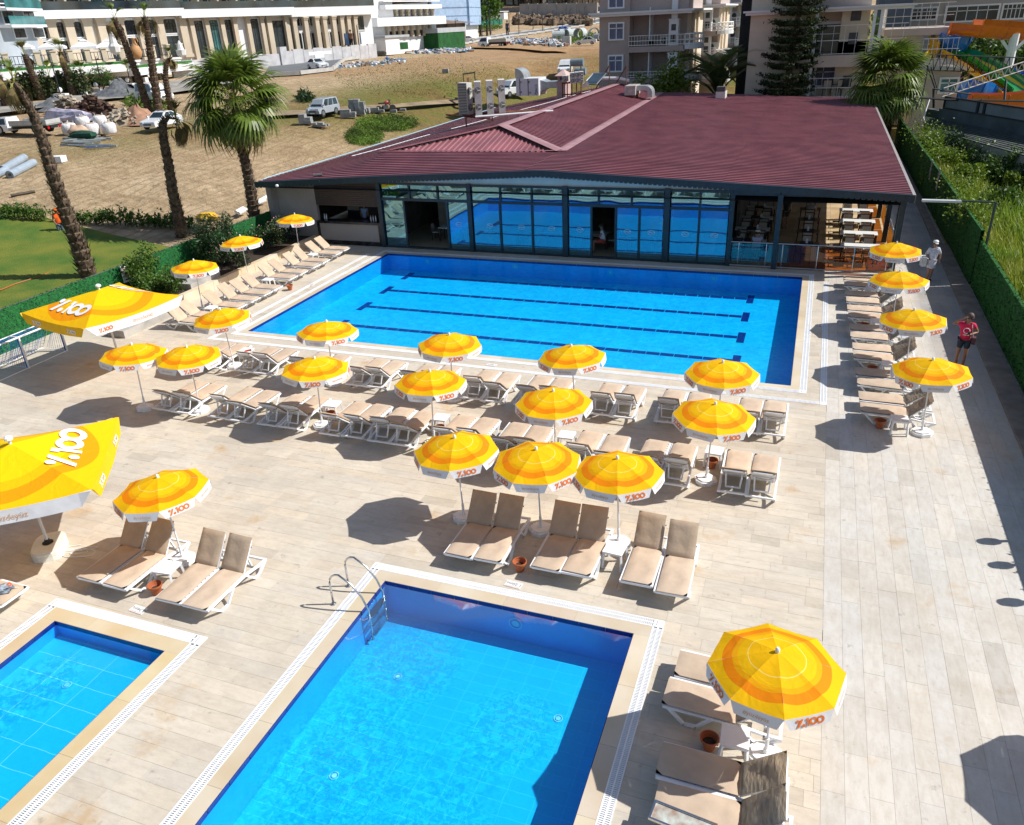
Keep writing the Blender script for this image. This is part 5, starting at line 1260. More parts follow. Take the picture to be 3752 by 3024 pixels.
# air handling unit with horn, ducts and chimney
pb = onY(1700 + 480 / 2.05, 720 / 2.05, 70); s1 = sz(pb, 1)
ah = thing('air_handling_unit', 'white air handling box lettered ACS with two door handles on the restaurant roof', 'ventilation unit', (pb.x, 70, pb.z))
MB().b2(-45 * s1, 42 * s1, 0, 2.2, 0, 58 * s1).build('casing', mat('ahu_white', (.66, .67, .70), .4, .05, 2), ah)
for x_ in (-30, 2): MB().b2((x_ - 1.2) * s1, (x_ + 1.2) * s1, -.03, 0, 0, 57 * s1).build('panel_joint', DARKGREY, ah)
for x_, z_ in ((-26, 44), (-26, 10), (5, 44), (8, 8)): MB().b2(x_ * s1, (x_ + 2.5) * s1, -.08, -.03, z_ * s1, (z_ + 5) * s1).build('handle', BLACK, ah)
tm = text_mesh('ACS', 13 * s1, mat('ink_navy', (.03, .04, .12), .5, .1, 5)); o = put('lettering', tm, ah, loc=(33 * s1, -.035, 26 * s1)); o.rotation_euler.y = rad(-90)
lg = MB(); lg.tube([(33 * s1 + 4 * s1 * math.cos(a), -.035, 9 * s1 + 4 * s1 * math.sin(a)) for a in [k * .45 for k in range(12)]], .9 * s1, 4); lg.build('round_emblem', mat('emblem_brown_navy', (.10, .04, .06), .5, .1, 5), ah)
hn = thing('ventilation_horn', 'curved grey metal exhaust horn standing on the white air handling box', 'duct', (pb.x - 28 * s1, 71, pb.z + 58 * s1))
hm = MB(); 
for k in range(8):
	a0, a1 = math.pi / 2 * k / 8, math.pi / 2 * (k + 1) / 8; ro, ri = 34 * s1, 4 * s1
	P2 = lambda a, r: (-20 * s1 + r * math.cos(a), r * math.sin(a))
	for yy0, yy1 in ((-.9, .9),):
		q = [P2(a0, ri), P2(a0, ro), P2(a1, ro), P2(a1, ri)]; hm.extr(q, 'y', yy0, yy1)
hm.build('elbow', GALV, hn)
dc = thing('duct_run', 'tapered grey metal duct from the white air handling box to the pink chimney', 'duct', (pb.x + 42 * s1, 70.5, pb.z))
MB().add([(0, 0, 12 * s1), (0, 1.8, 12 * s1), (0, 1.8, 50 * s1), (0, 0, 50 * s1), (25 * s1, .2, 22 * s1), (25 * s1, 1.6, 22 * s1), (25 * s1, 1.6, 42 * s1), (25 * s1, .2, 42 * s1)], [(0, 4, 7, 3), (3, 7, 6, 2), (1, 2, 6, 5), (0, 1, 5, 4), (0, 3, 2, 1), (4, 5, 6, 7)]).build('transition', GALV, dc)
MB().b2(25 * s1, 75 * s1, .2, 1.6, 22 * s1, 44 * s1).build('duct', GALV, dc)
pc = onY(1700 + 730 / 2.05, 690 / 2.05, 69); chm = thing('chimney', 'pale pink chimney with a pyramid cap on the restaurant roof', 'chimney', (pc.x, 69, pc.z)); PKW = mat('chimney_pink', (.50, .36, .34), .8, .1, 2)
MB().b2(-16 * s1, 16 * s1, 0, 1.6, -1, 32 * s1).build('shaft', PKW, chm); MB().b2(-20 * s1, 20 * s1, -.1, 1.7, 30 * s1, 34 * s1).build('band', PKW, chm); MB().b2(-14 * s1, 14 * s1, .1, 1.5, 34 * s1, 52 * s1).build('head', PKW, chm)
MB().add([(-21 * s1, -.2, 52 * s1), (21 * s1, -.2, 52 * s1), (21 * s1, 1.8, 52 * s1), (-21 * s1, 1.8, 52 * s1), (0, .8, 72 * s1)], [(0, 1, 4), (1, 2, 4), (2, 3, 4), (3, 0, 4), (0, 3, 2, 1)]).build('cap', PKW, chm)
MB().b2(-6 * s1, 6 * s1, .08, .1, 38 * s1, 48 * s1).build('opening', DARKGREY, chm)
for i in range(3):
	p = onY(1700 + (815 + 33 * i) / 2.05, (625 - 4 * i) / 2.05, 68.5); acunit(p.x, 68.5, p.z, 15 * s1, 1.0, 34 * s1, '%s of three small cooling units between the pink chimney and water tank' % ['leftmost', 'middle', 'rightmost'][i], rad(15), 2)
p = onY(1700 + 765 / 2.05, 610 / 2.05, 68.8); acunit(p.x, 68.8, p.z, 18 * s1, .8, 18 * s1, 'small cooling unit right beside the cap of the pink chimney', 0, 1)
sc_ = MB()
for k in range(5):
	q = onY(1700 + (740 + 35 * k) / 2.05, 625 / 2.05, 68.2); sc_.tube([(q.x, 68.2, q.z), (q.x, 68.2, q.z - 1.9)], .05, 4)
q0, q1 = onY(1700 + 735 / 2.05, 627 / 2.05, 68.2), onY(1700 + 890 / 2.05, 617 / 2.05, 68.2); sc_.tube([q0, q1], .06, 4); sc_.tube([q0 - Vector((0, 0, .9)), q1 - Vector((0, 0, .9))], .05, 4)
tag(sc_.build('unit_platform', RUST), 'rusty frame carrying the row of three small cooling units', 'stand')
pt = onY(1700 + 850 / 2.05, 470 / 2.05, 74); wt = thing('water_tank', 'horizontal grey cylindrical water tank on a frame above a second tank', 'water tank', (pt.x, 74, pt.z)); s2 = sz(pt, 1)
def cyl_x(mb, x0_, x1_, y_, z_, r, n_=18):
	mb.tube([(x0_, y_, z_), (x1_, y_, z_)], r, n_)
mb = MB(); cyl_x(mb, -24 * s2, 24 * s2, 0, 0, 13 * s2); mb.build('tank', mat('tank_grey_blue', (.22, .28, .30), .4, .1, 2), wt, smooth=False)
mb = MB(); cyl_x(mb, -20 * s2, 22 * s2, 1, -32 * s2, 14 * s2); mb.build('lower_tank', MATS['tank_grey_blue'], wt)
mb = MB()
for x_ in (-20, 20):
	mb.tube([(x_ * s2, -.5, -8 * s2), (x_ * s2, -.5, -55 * s2)], .06, 4)
mb.build('frame', DARKGREY, wt)
pk_ = onY(1700 + 965 / 2.05, 600 / 2.05, 72); so_ = thing('solar_collector', 'tilted glassy solar water collector beside the water tank', 'solar panel', (pk_.x, 72, pk_.z))
MB().add([(-34 * s2, 0, -14 * s2), (22 * s2, -.6, -14 * s2), (34 * s2, 1.5, 16 * s2), (-18 * s2, 2, 16 * s2)], [(0, 1, 2, 3)]).build('panel', GLASSY, so_)
sf = MB(); sf.tube([(-34 * s2, 0, -14 * s2), (22 * s2, -.6, -14 * s2), (34 * s2, 1.5, 16 * s2), (-18 * s2, 2, 16 * s2), (-34 * s2, 0, -14 * s2)], .06, 4); sf.build('rim', STEEL, so_)
MB().add([(-35 * s2, -.8, -22 * s2), (5 * s2, -1.2, -20 * s2), (-12 * s2, -1, 2 * s2)], [(0, 1, 2)]).build('gusset', GALV, so_)
pf = RT(2050 + 430 / 1.657, 280 + 130 / 1.657); s3 = sz(pf, 1); fb = thing('extractor_fan', 'boxy pale extractor with a bent duct at the back of the maroon roof', 'extractor', tuple(pf))
MB().b2(-22 * s3, 18 * s3, 0, 2.0, 8 * s3, 40 * s3).build('casing', mat('cream_metal', (.45, .42, .39), .5, .2, 3), fb)
hm = MB(); hm.b2(18 * s3, 50 * s3, .4, 1.6, 22 * s3, 38 * s3)
for k in range(6):
	a0, a1 = math.pi / 2 * k / 6, math.pi / 2 * (k + 1) / 6; cx_, cz_ = 50 * s3, 12 * s3; ro, ri = 26 * s3, 10 * s3
	hm.extr([(cx_ + r * math.cos(a), cz_ + r * math.sin(a)) for a, r in ((a0, ri), (a0, ro), (a1, ro), (a1, ri))], 'y', .4, 1.6)
hm.b2(60 * s3, 76 * s3, .4, 1.6, -2 * s3, 12 * s3); hm.build('bent_duct', GALV, fb); MB().b2(-18 * s3, 16 * s3, .1, 1.9, -2 * s3, 8 * s3).build('feet', RUST, fb)
pv = RT(2050 + 975 / 1.657, 280 + 140 / 1.657); s3 = sz(pv, 1); vb = thing('roof_vent', 'white square roof vent with a dark opening at the rear edge of the maroon roof', 'vent', tuple(pv))
MB().b2(-17 * s3, 17 * s3, 0, 1.4, -3 * s3, 26 * s3).build('box', ACW, vb); MB().b2(-15 * s3, 15 * s3, -.02, .9, 26 * s3, 42 * s3).build('hood', DARKGREY, vb)
hp = MB(); q0, q1, q2 = onY(1700 + 1010 / 2.05, 590 / 2.05, 75), onY(1700 + 1170 / 2.05, 590 / 2.05, 75), onY(1700 + 1240 / 2.05, 608 / 2.05, 75)
tag(hp.tube([q0, q1, q2], .14, 8).build('white_duct_pipe', WHITE_PL), 'long white pipe along the rear edge of the maroon roof', 'pipe')
for q in ((2150 + 210 / 3.59, 1040 / 3.59), (2150 + 430 / 3.59, 1050 / 3.59)):
	p = onY(*q, 74.5); s3 = .026; tag(MB().tube([p + Vector((-.9, 0, -1.2)), p + Vector((.6, 0, 1.1))], .05, 4).tube([p + Vector((.6, 0, 1.1)), p + Vector((.62, 0, -1.1))], .04, 4).build('rusty_bracket', RUST), 'rusty angled bracket at the back of the roof, %s' % ('left one' if q[0] < 2250 else 'right one'), 'bracket')
# black mast light beside the right fence
lm_ = thing('fence_lamp', 'green black bracket floodlight on a post at the step in the right fence', 'lamp', (6.9, 35.3, 0))
MB().tube([(0, 0, 0), (0, 0, 3.4)], .05, 6).build('post', mat('green_black', (.02, .05, .05), .5, .1, 4), lm_); MB().tube([(0, 0, 3.4), (-1.4, 0, 3.42)], .035, 6).build('arm', MATS['green_black'], lm_); MB().b2(-2.6, -1.2, -.12, .12, 3.36, 3.44).build('lamp_head', mat('lamp_head_grey', (.55, .58, .6), .3, .05, 3), lm_)
# ================================================================ BEYOND THE FENCES
C1 = crop(0, 0, 2.154); C2 = crop(900, 0, 2.154); C3 = crop(1700, 0, 2.0514); F4 = crop(1600, 0, 3.3138); C4 = crop(2650, 0, 1.9546); A0 = crop(0, 600, 2.154)
def RD(px, py, D):
	d = ray(px, py); return Vector((0, 0, H)) + d * (D / math.hypot(d.x, d.y))
class Seg:
	"""a vertical plane between two points of the ground; pixels are read onto it"""
	def __init__(s, A, B): s.A = Vector((A[0], A[1], 0)); s.B = Vector((B[0], B[1], 0)); s.L = (s.B - s.A).length; s.d = (s.B - s.A) / s.L; s.n = Vector((s.d.y, -s.d.x, 0)); s.ang = math.atan2(s.d.y, s.d.x)
	def uv(s, px, py):
		d = ray(px, py); o = Vector((0, 0, H)); t = (s.A - o).dot(s.n) / d.dot(s.n); p = o + d * t; return ((p - s.A).dot(s.d), p.z)
	def P(s, u, z, off=0): p = s.A + s.d * u + s.n * off; return Vector((p.x, p.y, z))
	def box(s, mb, u0, u1, z0, z1, o0, o1):
		c = s.P((u0 + u1) / 2, (z0 + z1) / 2, (o0 + o1) / 2); return mb.box(c, (abs(u1 - u0), abs(o1 - o0), abs(z1 - z0)), rz=s.ang)
def seg_px(pa, Da, pb, Db):
	a = RD(*pa, Da); b = RD(*pb, Db); return Seg((a.x, a.y), (b.x, b.y))
LIME = mat('limestone', (.54, .46, .35), .8, .06, .5); WWALL = mat('white_wall', (.74, .75, .76), .75, .03, .4); DG = mat('dark_facade_glass', (.03, .045, .055), .08, .4, .3, spec=.9); IRON = mat('black_iron', (.02, .022, .028), .5, .1, 4)
TURQ = mat('turquoise_glass', (.05, .20, .21), .08, .3, .4, spec=.9); MARB = mat('grey_marble_wall', (.38, .38, .40), .6, .2, .8, col2=(.52, .52, .53))
def window(seg, parent, u0, u1, z0, z1, m=None, frame=WWALL, t=.12, arch=False, mull=2, off=0.0, name='window', bars=True):
	"""frame (part) > pane, glazing bars (sub-parts)"""
	mb = MB(); seg.box(mb, u0 - t, u0, z0 - t, z1 + t, off, off + .12); seg.box(mb, u1, u1 + t, z0 - t, z1 + t, off, off + .12); seg.box(mb, u0, u1, z1, z1 + t, off, off + .12); seg.box(mb, u0, u1, z0 - t, z0, off, off + .12)
	w = mb.build(name, frame, parent)
	mb = MB(); seg.box(mb, u0, u1, z0, z1, off + .02, off + .05); mb.build('pane', m or DG, w)
	if bars:
		mb = MB()
		for k in range(1, mull): x = u0 + (u1 - u0) * k / mull; seg.box(mb, x - .04, x + .04, z0, z1, off + .05, off + .09)
		if arch:
			r = (u1 - u0) / 2 * .95; cz = z1 - r; pts = [seg.P((u0 + u1) / 2 + r * math.cos(a), cz + r * math.sin(a), off + .08) for a in [math.pi * k / 10 for k in range(11)]]; mb.tube(pts, .05, 4); seg.box(mb, u0, u1, cz - .05, cz + .05, off + .05, off + .09)
			pts = [seg.P((u0 + u1) / 2 + r * .5 * math.cos(a), cz + r * .5 * math.sin(a), off + .08) for a in [math.pi * k / 8 for k in range(9)]]; mb.tube(pts, .04, 4)
		else: zc = z0 + (z1 - z0) * .7; seg.box(mb, u0, u1, zc - .04, zc + .04, off + .05, off + .09)
		mb.build('glazing_bars', IRON if frame is not WHITE_PL else WHITE_PL, w)
	return w
def column(seg, parent, u, w, z0, z1, off=.0, dep=.7, m=None):
	mb = MB(); seg.box(mb, u - w / 2, u + w / 2, z0 + .5, z1 - .5, off, off + dep); seg.box(mb, u - w * .62, u + w * .62, z0, z0 + .5, off, off + dep + .12)
	seg.box(mb, u - w * .58, u + w * .58, z1 - .55, z1 - .3, off, off + dep + .1); seg.box(mb, u - w * .68, u + w * .68, z1 - .3, z1, off, off + dep + .2); mb.build('column', m or LIME, parent)
# ---------------- grand hotel on the left
hotel = thing('grand_hotel', 'long white and limestone hotel with tall columns and arched windows, upper left', 'hotel', (0, 0, 0))
pxA, pxB, pxC, pxD = C1(160, 300), C1(1440, 300), C2(365, 300), C2(1005, 250)
S1 = seg_px(pxA, 138, pxB, 150); bB = S1.B; cC = RD(*pxC, 162); S2 = Seg((bB.x, bB.y), (cC.x, cC.y)); dD = RD(*pxD, 172); S3 = Seg((cC.x, cC.y), (dD.x, dD.y))
for seg, q0, qb, qt, qq in ((S1, C1(700, 505), C1(800, 143), C1(800, 78), C1(800, 20)), (S2, C1(1900, 470), C1(1800, 135), C1(1800, 70), C1(1800, 10)), (S3, C2(700, 395), C2(700, 125), C2(700, 55), C2(700, 5))):
	zb, zt0, zt1 = seg.uv(*q0)[1], seg.uv(*qb)[1], seg.uv(*qt)[1]
	mb = MB(); seg.box(mb, 0, seg.L, zb - 6, zt0, -12, -.02); mb.build('wall', WWALL, hotel)
	mb = MB(); seg.box(mb, -.3, seg.L + .3, zt0, zt1, -12, 1.6); mb.build('cornice_band', WWALL, hotel)
	mb = MB(); seg.box(mb, 0, seg.L, zt1, zt1 + 3.6, -12, -1.2); mb.build('upper_wall', mat('upper_dark_wall', (.12, .13, .14), .6, .1, .5), hotel)
	mb = MB(); seg.box(mb, 0, seg.L, zt1, zt1 + 1.1, 1.2, 1.3); mb.build('glass_balustrade', DG, hotel)
	n_ = int(seg.L / 3.2)
	for k in range(n_):
		u = (k + .5) * seg.L / n_; window(seg, hotel, u - 1.2, u + 1.2, zt1 + .3, zt1 + 3.2, DG if k % 3 else TURQ, off=-1.2, mull=3)
		mb = MB(); seg.box(mb, u - seg.L / n_ / 2 - .16, u - seg.L / n_ / 2 + .16, zt1, zt1 + 3.6, -1.2, .9); mb.build('upper_pier', LIME, hotel)
	mb = MB(); seg.box(mb, -.5, seg.L + .5, zt1 + 3.6, zt1 + 5.2, -12, 1.7); mb.build('cornice_band', WWALL, hotel)
zb1, zt1_ = S1.uv(*C1(700, 505))[1], S1.uv(*C1(800, 143))[1]
for x_ in (285, 425, 565, 705, 815, 965, 1125, 1275, 1455): column(S1, hotel, S1.uv(*C1(x_, 330))[0], 1.25, zb1, zt1_)
for x_ in (355, 495, 635, 1065, 1215, 1365):
	u = S1.uv(*C1(x_, 330))[0]; zm = zb1 + (zt1_ - zb1) * .60; window(S1, hotel, u - 1.1, u + 1.1, zm, zt1_ - .4, arch=True, mull=4, frame=WWALL, t=.3)
	window(S1, hotel, u - 1.1, u + 1.1, zb1 + .1, zm - .4, mull=2, frame=WWALL, t=.3)
u = S1.uv(*C1(885, 330))[0]; window(S1, hotel, u - 1.9, u + 1.9, zb1 + 3.0, zt1_ - 1.0, arch=True, mull=5, frame=LIME, t=.4); window(S1, hotel, u - 1.9, u + 1.9, zb1 + .1, zb1 + 2.6, mull=3, frame=LIME)
zb2, zt2 = S2.uv(*C1(1900, 470))[1], S2.uv(*C1(1800, 135))[1]
for x_ in (1520, 1640, 1760, 1860, 1965, 2075): column(S2, hotel, S2.uv(*C1(x_, 300))[0], .75, zb2, zt2)
for x_ in (1580, 1700, 1812, 2020, 2120): u = S2.uv(*C1(x_, 300))[0]; window(S2, hotel, u - .9, u + .9, zb2 + .6, zt2 - .4, TURQ if x_ == 1700 else DG, arch=True, mull=4, t=.2)
for x_ in (190, 240, 330): u = S2.uv(*C2(x_, 300))[0]; column(S2, hotel, u, 1.0, zb2, zt2) if x_ != 240 else None
u = S2.uv(*C2(288, 300))[0]; window(S2, hotel, u - 1.7, u + 1.7, zb2, zt2 - .8, arch=True, mull=4, frame=LIME, t=.5); 
zb3, zt3 = S3.uv(*C2(700, 395))[1], S3.uv(*C2(700, 125))[1]
for x_ in (380, 452, 540, 600, 672, 752, 805, 858): column(S3, hotel, S3.uv(*C2(x_, 300))[0], .80, zb3, zt3, off=1.0 if x_ in (452, 540, 600, 672) else .3, dep=.9)
for x_ in (415, 495, 570, 635, 712, 778, 830):
	u = S3.uv(*C2(x_, 300))[0]; zm = zb3 + (zt3 - zb3) * .58; window(S3, hotel, u - 1.25, u + 1.25, zm + 1, zt3 - .3, mull=2, t=.15); window(S3, hotel, u - 1.3, u + 1.3, zb3 + .1, zm - .3, mull=2, t=.15)
u = S3.uv(*C2(905, 220))[0]; window(S3, hotel, u - .9, u + .9, zb3 + 3.2, zt3 - .2, mull=3, t=.15)
# left wing, in shade
sw = seg_px(C1(-60, 100), 126, C1(235, 100), 134); z0_, z1_ = sw.uv(*C1(60, 500))[1], 22
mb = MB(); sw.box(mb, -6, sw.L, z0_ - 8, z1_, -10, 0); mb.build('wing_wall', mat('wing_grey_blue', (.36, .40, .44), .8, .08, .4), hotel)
for y_ in (60, 190):
	zf_ = sw.uv(*C1(100, y_ + 10))[1]; mb = MB(); sw.box(mb, .5, sw.L + .4, zf_ - .3, zf_, 0, 1.6); mb.build('balcony_slab', WWALL, hotel); mb = MB(); sw.box(mb, .5, sw.L + .4, zf_, zf_ + 1.0, 1.5, 1.55); mb.build('balcony_glass', TURQ, hotel)
	for k in range(2): window(sw, hotel, 2 + k * 5.2, 4.6 + k * 5.2, zf_ + .2, zf_ + 2.4, off=.0)
for k in range(2): window(sw, hotel, 3.5 + k * 4.8, 6.3 + k * 4.8, sw.uv(*C1(120, 300))[1], sw.uv(*C1(120, 225))[1])
# ---------------- hotel terrace with balustrade, parasols and jar
terr = thing('hotel_terrace', 'raised white terrace with a green hedge strip and cream posts before the grand hotel', 'terrace', (0, 0, 0))
T1 = seg_px(C1(-80, 510), 122, C1(1045, 515), 128); t2b = RD(*C1(1500, 470), 139); T2 = Seg((T1.B.x, T1.B.y), (t2b.x, t2b.y))
zc = T1.uv(*C1(500, 508))[1]
for seg in (T1, T2):
	ze, zf_, zg = (T1.uv(*C1(500, 535))[1], T1.uv(*C1(500, 600))[1], 0) if seg is T1 else (T1.uv(*C1(1040, 540))[1], T1.uv(*C1(1040, 600))[1], 0)
	mb = MB(); seg.box(mb, -1, seg.L, zf_, ze, -16, .6); mb.build('terrace_slab', WWALL, terr)
	mb = MB(); seg.box(mb, -1, seg.L, ze, ze + .3, -.6, .5); mb.build('hedge_strip', mat('bright_hedge', (.03, .16, .025), .9, .3, 3), terr)
	mb = MB(); seg.box(mb, -1, seg.L, zf_ - 7, zf_, -9, -8); mb.build('undercroft_wall', mat('undercroft_dark', (.06, .055, .05), .8, .3, 1), terr)
	for k in range(int(seg.L / 7) + 1): mb = MB(); seg.box(mb, k * 7 + 1, k * 7 + 1.9, zf_ - 7, zf_, -3, -2); mb.build('pillar', LIME, terr)
zh = T1.uv(*C1(500, 508))[1]
pu = [T1.uv(*C1(x_, 480))[0] for x_ in (70, 325, 455, 590, 725, 858, 995)]
for k, u in enumerate(pu + [T1.L + T2.uv(*C1(x_, 470))[0] for x_ in (1130, 1270, 1385, 1490)]):
	seg, uu = (T1, u) if k < 7 else (T2, u - T1.L); mb = MB(); seg.box(mb, uu - .32, uu + .32, zh, zh + 1.5, -1.4, -.8); seg.box(mb, uu - .42, uu + .42, zh + 1.5, zh + 1.65, -1.5, -.7); mb.build('terrace_post', LIME, terr)
for seg in (T1, T2):
	mb = MB(); seg.box(mb, 0, seg.L, zh + 1.15, zh + 1.22, -1.1, -1.0); seg.box(mb, 0, seg.L, zh + .2, zh + .3, -1.1, -1.0)
	for k in range(int(seg.L / .45)): seg.box(mb, k * .45, k * .45 + .06, zh + .2, zh + 1.2, -1.1, -1.06)
	mb.build('iron_railing', IRON, terr, kind='stuff')
UMBW = mat('parasol_cream', (.72, .72, .72), .8, .04, 2, trans=.1)
wp = None
for i, (x_, y_) in enumerate(((10, 310), (140, 308), (395, 305), (650, 303), (835, 303))):
	D = 130 + i * 1.2; p = RD(*C1(x_, y_), D); e = RD(*C1(x_ + 128, y_ + 60), D); hw = (e - p).length * .80; hh = p.z - e.z
	t = thing('cream_parasol', 'cream parasol on the hotel terrace, %s from the left' % ORD_[i], 'parasol', (p.x, p.y, zh), 0, 'cream parasols on the hotel terrace')
	zz = p.z - zh; c4 = [(-hw, -hw * .7), (hw, -hw * .7), (hw, hw * .7), (-hw, hw * .7)]
	c4 = [(x0 * math.cos(.65) - y0 * math.sin(.65), x0 * math.sin(.65) + y0 * math.cos(.65)) for x0, y0 in c4]
	mb = MB(); mb.add([(0, 0, zz), *[(a * .35, b * .35, zz - hh * .38) for a, b in c4]], [(0, 1, 2), (0, 2, 3), (0, 3, 4), (0, 4, 1)]); mb.build('vent_cap', UMBW, t)
	mb = MB(); mb.add([(a * .30, b * .30, zz - hh * .42) for a, b in c4] + [(a, b, zz - hh) for a, b in c4] + [(a, b, zz - hh - .3) for a, b in c4], [(0, 1, 5, 4), (1, 2, 6, 5), (2, 3, 7, 6), (3, 0, 4, 7), (4, 5, 9, 8), (5, 6, 10, 9), (6, 7, 11, 10), (7, 4, 8, 11)]); mb.build('canopy', UMBW, t)
	MB().tube([(0, 0, 0), (0, 0, zz)], .06, 6).build('pole', WHITE_PL, t)
for i, (x0, y0, x1, y1) in enumerate(((875, 240, 920, 445), (1410, 320, 1440, 465))):
	D = 126 if i == 0 else 136; a, b = RD(*C1(x1, y1), D), RD(*C1(x0, y0), D); h_ = b.z - a.z; t = thing('folded_parasol', 'folded %s parasol standing on the hotel terrace' % ('cream' if i == 0 else 'slim white'), 'parasol', (a.x, a.y, a.z))
	MB().lathe([(.25, .2), (.62, .5), (.75, 1.2), (.5, h_ * .5), (.35, h_ * .8), (.05, h_)], 9).build('folded_cover', UMBW, t); MB().tube([(0, 0, 0), (0, 0, h_)], .07, 6).build('pole', WHITE_PL, t)
a = RD(*C1(1095, 500), 127); jr = thing('clay_jar', 'big orange clay jar with a ring handle on the hotel terrace', 'jar', (a.x, a.y, zh)); JM = mat('jar_clay', (.50, .27, .12), .7, .12, 1)
MB().lathe([(r_ * .45, z_ * .45) for r_, z_ in [(.5, 0), (1.3, .8), (1.7, 2.0), (1.3, 3.4), (.55, 4.6), (.45, 5.4), (.8, 5.9), (.7, 6.0)]], 16).build('body', JM, jr, smooth=True); MB().tube([(.22, 0, 2.5), (.6, 0, 2.6), (.72, 0, 2.2), (.45, 0, 1.7)], .07, 6).build('handle', JM, jr)
# grey marble retaining wall by the road
rw = thing('retaining_wall', 'grey marble retaining wall with white paint patch along the hotel road', 'wall', (0, 0, 0)); W1 = seg_px(C2(300, 480), 150, C2(1035, 390), 168); z_ = W1.uv(*C2(320, 405))[1]
nb_ = 10
for k in range(nb_): mb = MB(); W1.box(mb, k * W1.L / nb_ + .04, (k + 1) * W1.L / nb_ - .04, 3.5, z_ + .2 * (k % 2), -.4, 0); mb.build('stone_panel', MARB, rw)
u0_, z0_ = W1.uv(*C2(500, 440)); u1_, z1_ = W1.uv(*C2(675, 400)); mb = MB(); W1.box(mb, u0_, u1_, z0_, z1_, .0, .03); W1.box(mb, u0_ + 1.5, u1_ - 2, z0_ - .5, z0_, 0, .03); mb.build('white_patch', WWALL, rw)
mb = MB(); W1.box(mb, -.6, .9, 3.5, z_ + .7, -.6, .2); mb.build('end_pier', MARB, rw)
W0 = seg_px(C1(1500, 560), 138, C2(300, 500), 150); mb = MB(); W0.box(mb, -3, W0.L, 3.5, z_ - .3, -.4, 0); mb.build('stone_panel', MARB, rw)
for i in range(14):
	q = GT(*C2(355 + i * 36, 497 - i * 4.3)); shrub('box_bush', 'low clipped bush along the grey marble wall, %s from the left' % ordw(i), (q.x, q.y, q.z), (1.0, .8, 1.1), 90, LEAFD, .45, i + 40, cat='bush')['group'] = 'clipped bushes at the marble wall'
# ---------------- white terraced building, blue hotel, sheds
wb = thing('white_terraced_building', 'white terraced building with rows of small columns, right of the grand hotel', 'building', (0, 0, 0)); Wb = seg_px(C2(1000, 250), 176, C2(1535, 250), 196)
def zz(seg, x_, y_, cr_=C2): return seg.uv(*cr_(x_, y_))[1]
def uu(seg, x_, y_, cr_=C2): return seg.uv(*cr_(x_, y_))[0]
mb = MB(); Wb.box(mb, 0, Wb.L, 2, zz(Wb, 1300, 130), -14, -1); mb.build('wall', WWALL, wb)
for y0, y1, o in ((200, 135, 1.5), (72, 38, .6), (14, 5, .2)): mb = MB(); Wb.box(mb, 0 if y0 > 100 else uu(Wb, 1090, 100), Wb.L + .5, zz(Wb, 1300, y0), zz(Wb, 1300, y1), -14, o); mb.build('parapet_band', WWALL, wb)
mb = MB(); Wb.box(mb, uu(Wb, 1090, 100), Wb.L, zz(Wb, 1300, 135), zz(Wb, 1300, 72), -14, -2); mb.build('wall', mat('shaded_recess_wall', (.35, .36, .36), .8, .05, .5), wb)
mb = MB(); Wb.box(mb, -1, 9, zz(Wb, 1300, 135), zz(Wb, 1300, -40), -14, -1); mb.build('wall', WWALL, wb)
for r_, (ya, yb, xs) in enumerate(((126, 72, range(1135, 1535, 48)), (290, 205, range(1140, 1520, 48)))):
	for x_ in xs:
		u = uu(Wb, x_, (ya + yb) / 2); column(Wb, wb, u, .55, zz(Wb, 1300, ya), zz(Wb, 1300, yb), off=-.9 if r_ else -1.8, dep=.5)
		if r_: 
			for o_ in (1.4,): window(Wb, wb, u + .7, u + 2.7, zz(Wb, 1300, ya), zz(Wb, 1300, 240), DG, off=-1, t=.08, mull=2, bars=False)
for x_ in (1463, 1503): u = uu(Wb, x_, 310); window(Wb, wb, u - .8, u + .8, zz(Wb, 1463, 335), zz(Wb, 1463, 290), arch=True, off=-.95, frame=LIME, t=.3, mull=2)
bh = thing('blue_white_hotel', 'far white hotel with blue balconies and rows of small windows', 'hotel', (0, 0, 0)); Bh = seg_px(C2(1440, 100), 236, C2(1730, 100), 246); b3 = RD(*C2(1828, 100), 262); Bh2 = Seg((Bh.B.x, Bh.B.y), (b3.x, b3.y)); BLU = mat('balcony_blue', (.33, .45, .62), .6, .08, 1)
for seg, xa, n_ in ((Bh, 1580, 11), (Bh2, 1780, 5)):
	mb = MB(); seg.box(mb, 0, seg.L, 0, 34, -10, 0); mb.build('wall', WWALL, bh)
	for ya, yb in ((200, 160), (120, 80), (52, 15), (-14, -50)):
		z0_, z1_ = zz(seg, xa, ya), zz(seg, xa, yb)
		for k in range(n_): u = (k + .5) * seg.L / n_; window(seg, bh, u - .65, u + .65, z0_, z1_, DG, t=.1, bars=False)
		if ya < 190: mb = MB(); seg.box(mb, .4, seg.L - .4, z0_ - 2.6, z0_ - .2, 0, 1.2); mb.build('balcony_row', BLU, bh)
gs = thing('green_clad_shed', 'low shed clad in dark green artificial hedge with a grey top', 'shed', (0, 0, 0)); Gs = seg_px(C2(1522, 330), 190, C2(1732, 325), 200); z0_, z1_, z2_ = zz(Gs, 1620, 340), zz(Gs, 1620, 255), zz(Gs, 1620, 218)
mb = MB(); Gs.box(mb, 0, Gs.L, z0_ - 2, z1_, -6, 0); mb.build('green_wall', mat('shed_green', (.012, .09, .02), .9, .2, 1), gs); mb = MB(); Gs.box(mb, -.2, Gs.L + .2, z1_, z2_, -6, .1); mb.build('grey_band', mat('shed_grey', (.38, .40, .42), .7, .06, 1), gs)
p_ = RD(*C2(1745, 320), 200); MB()
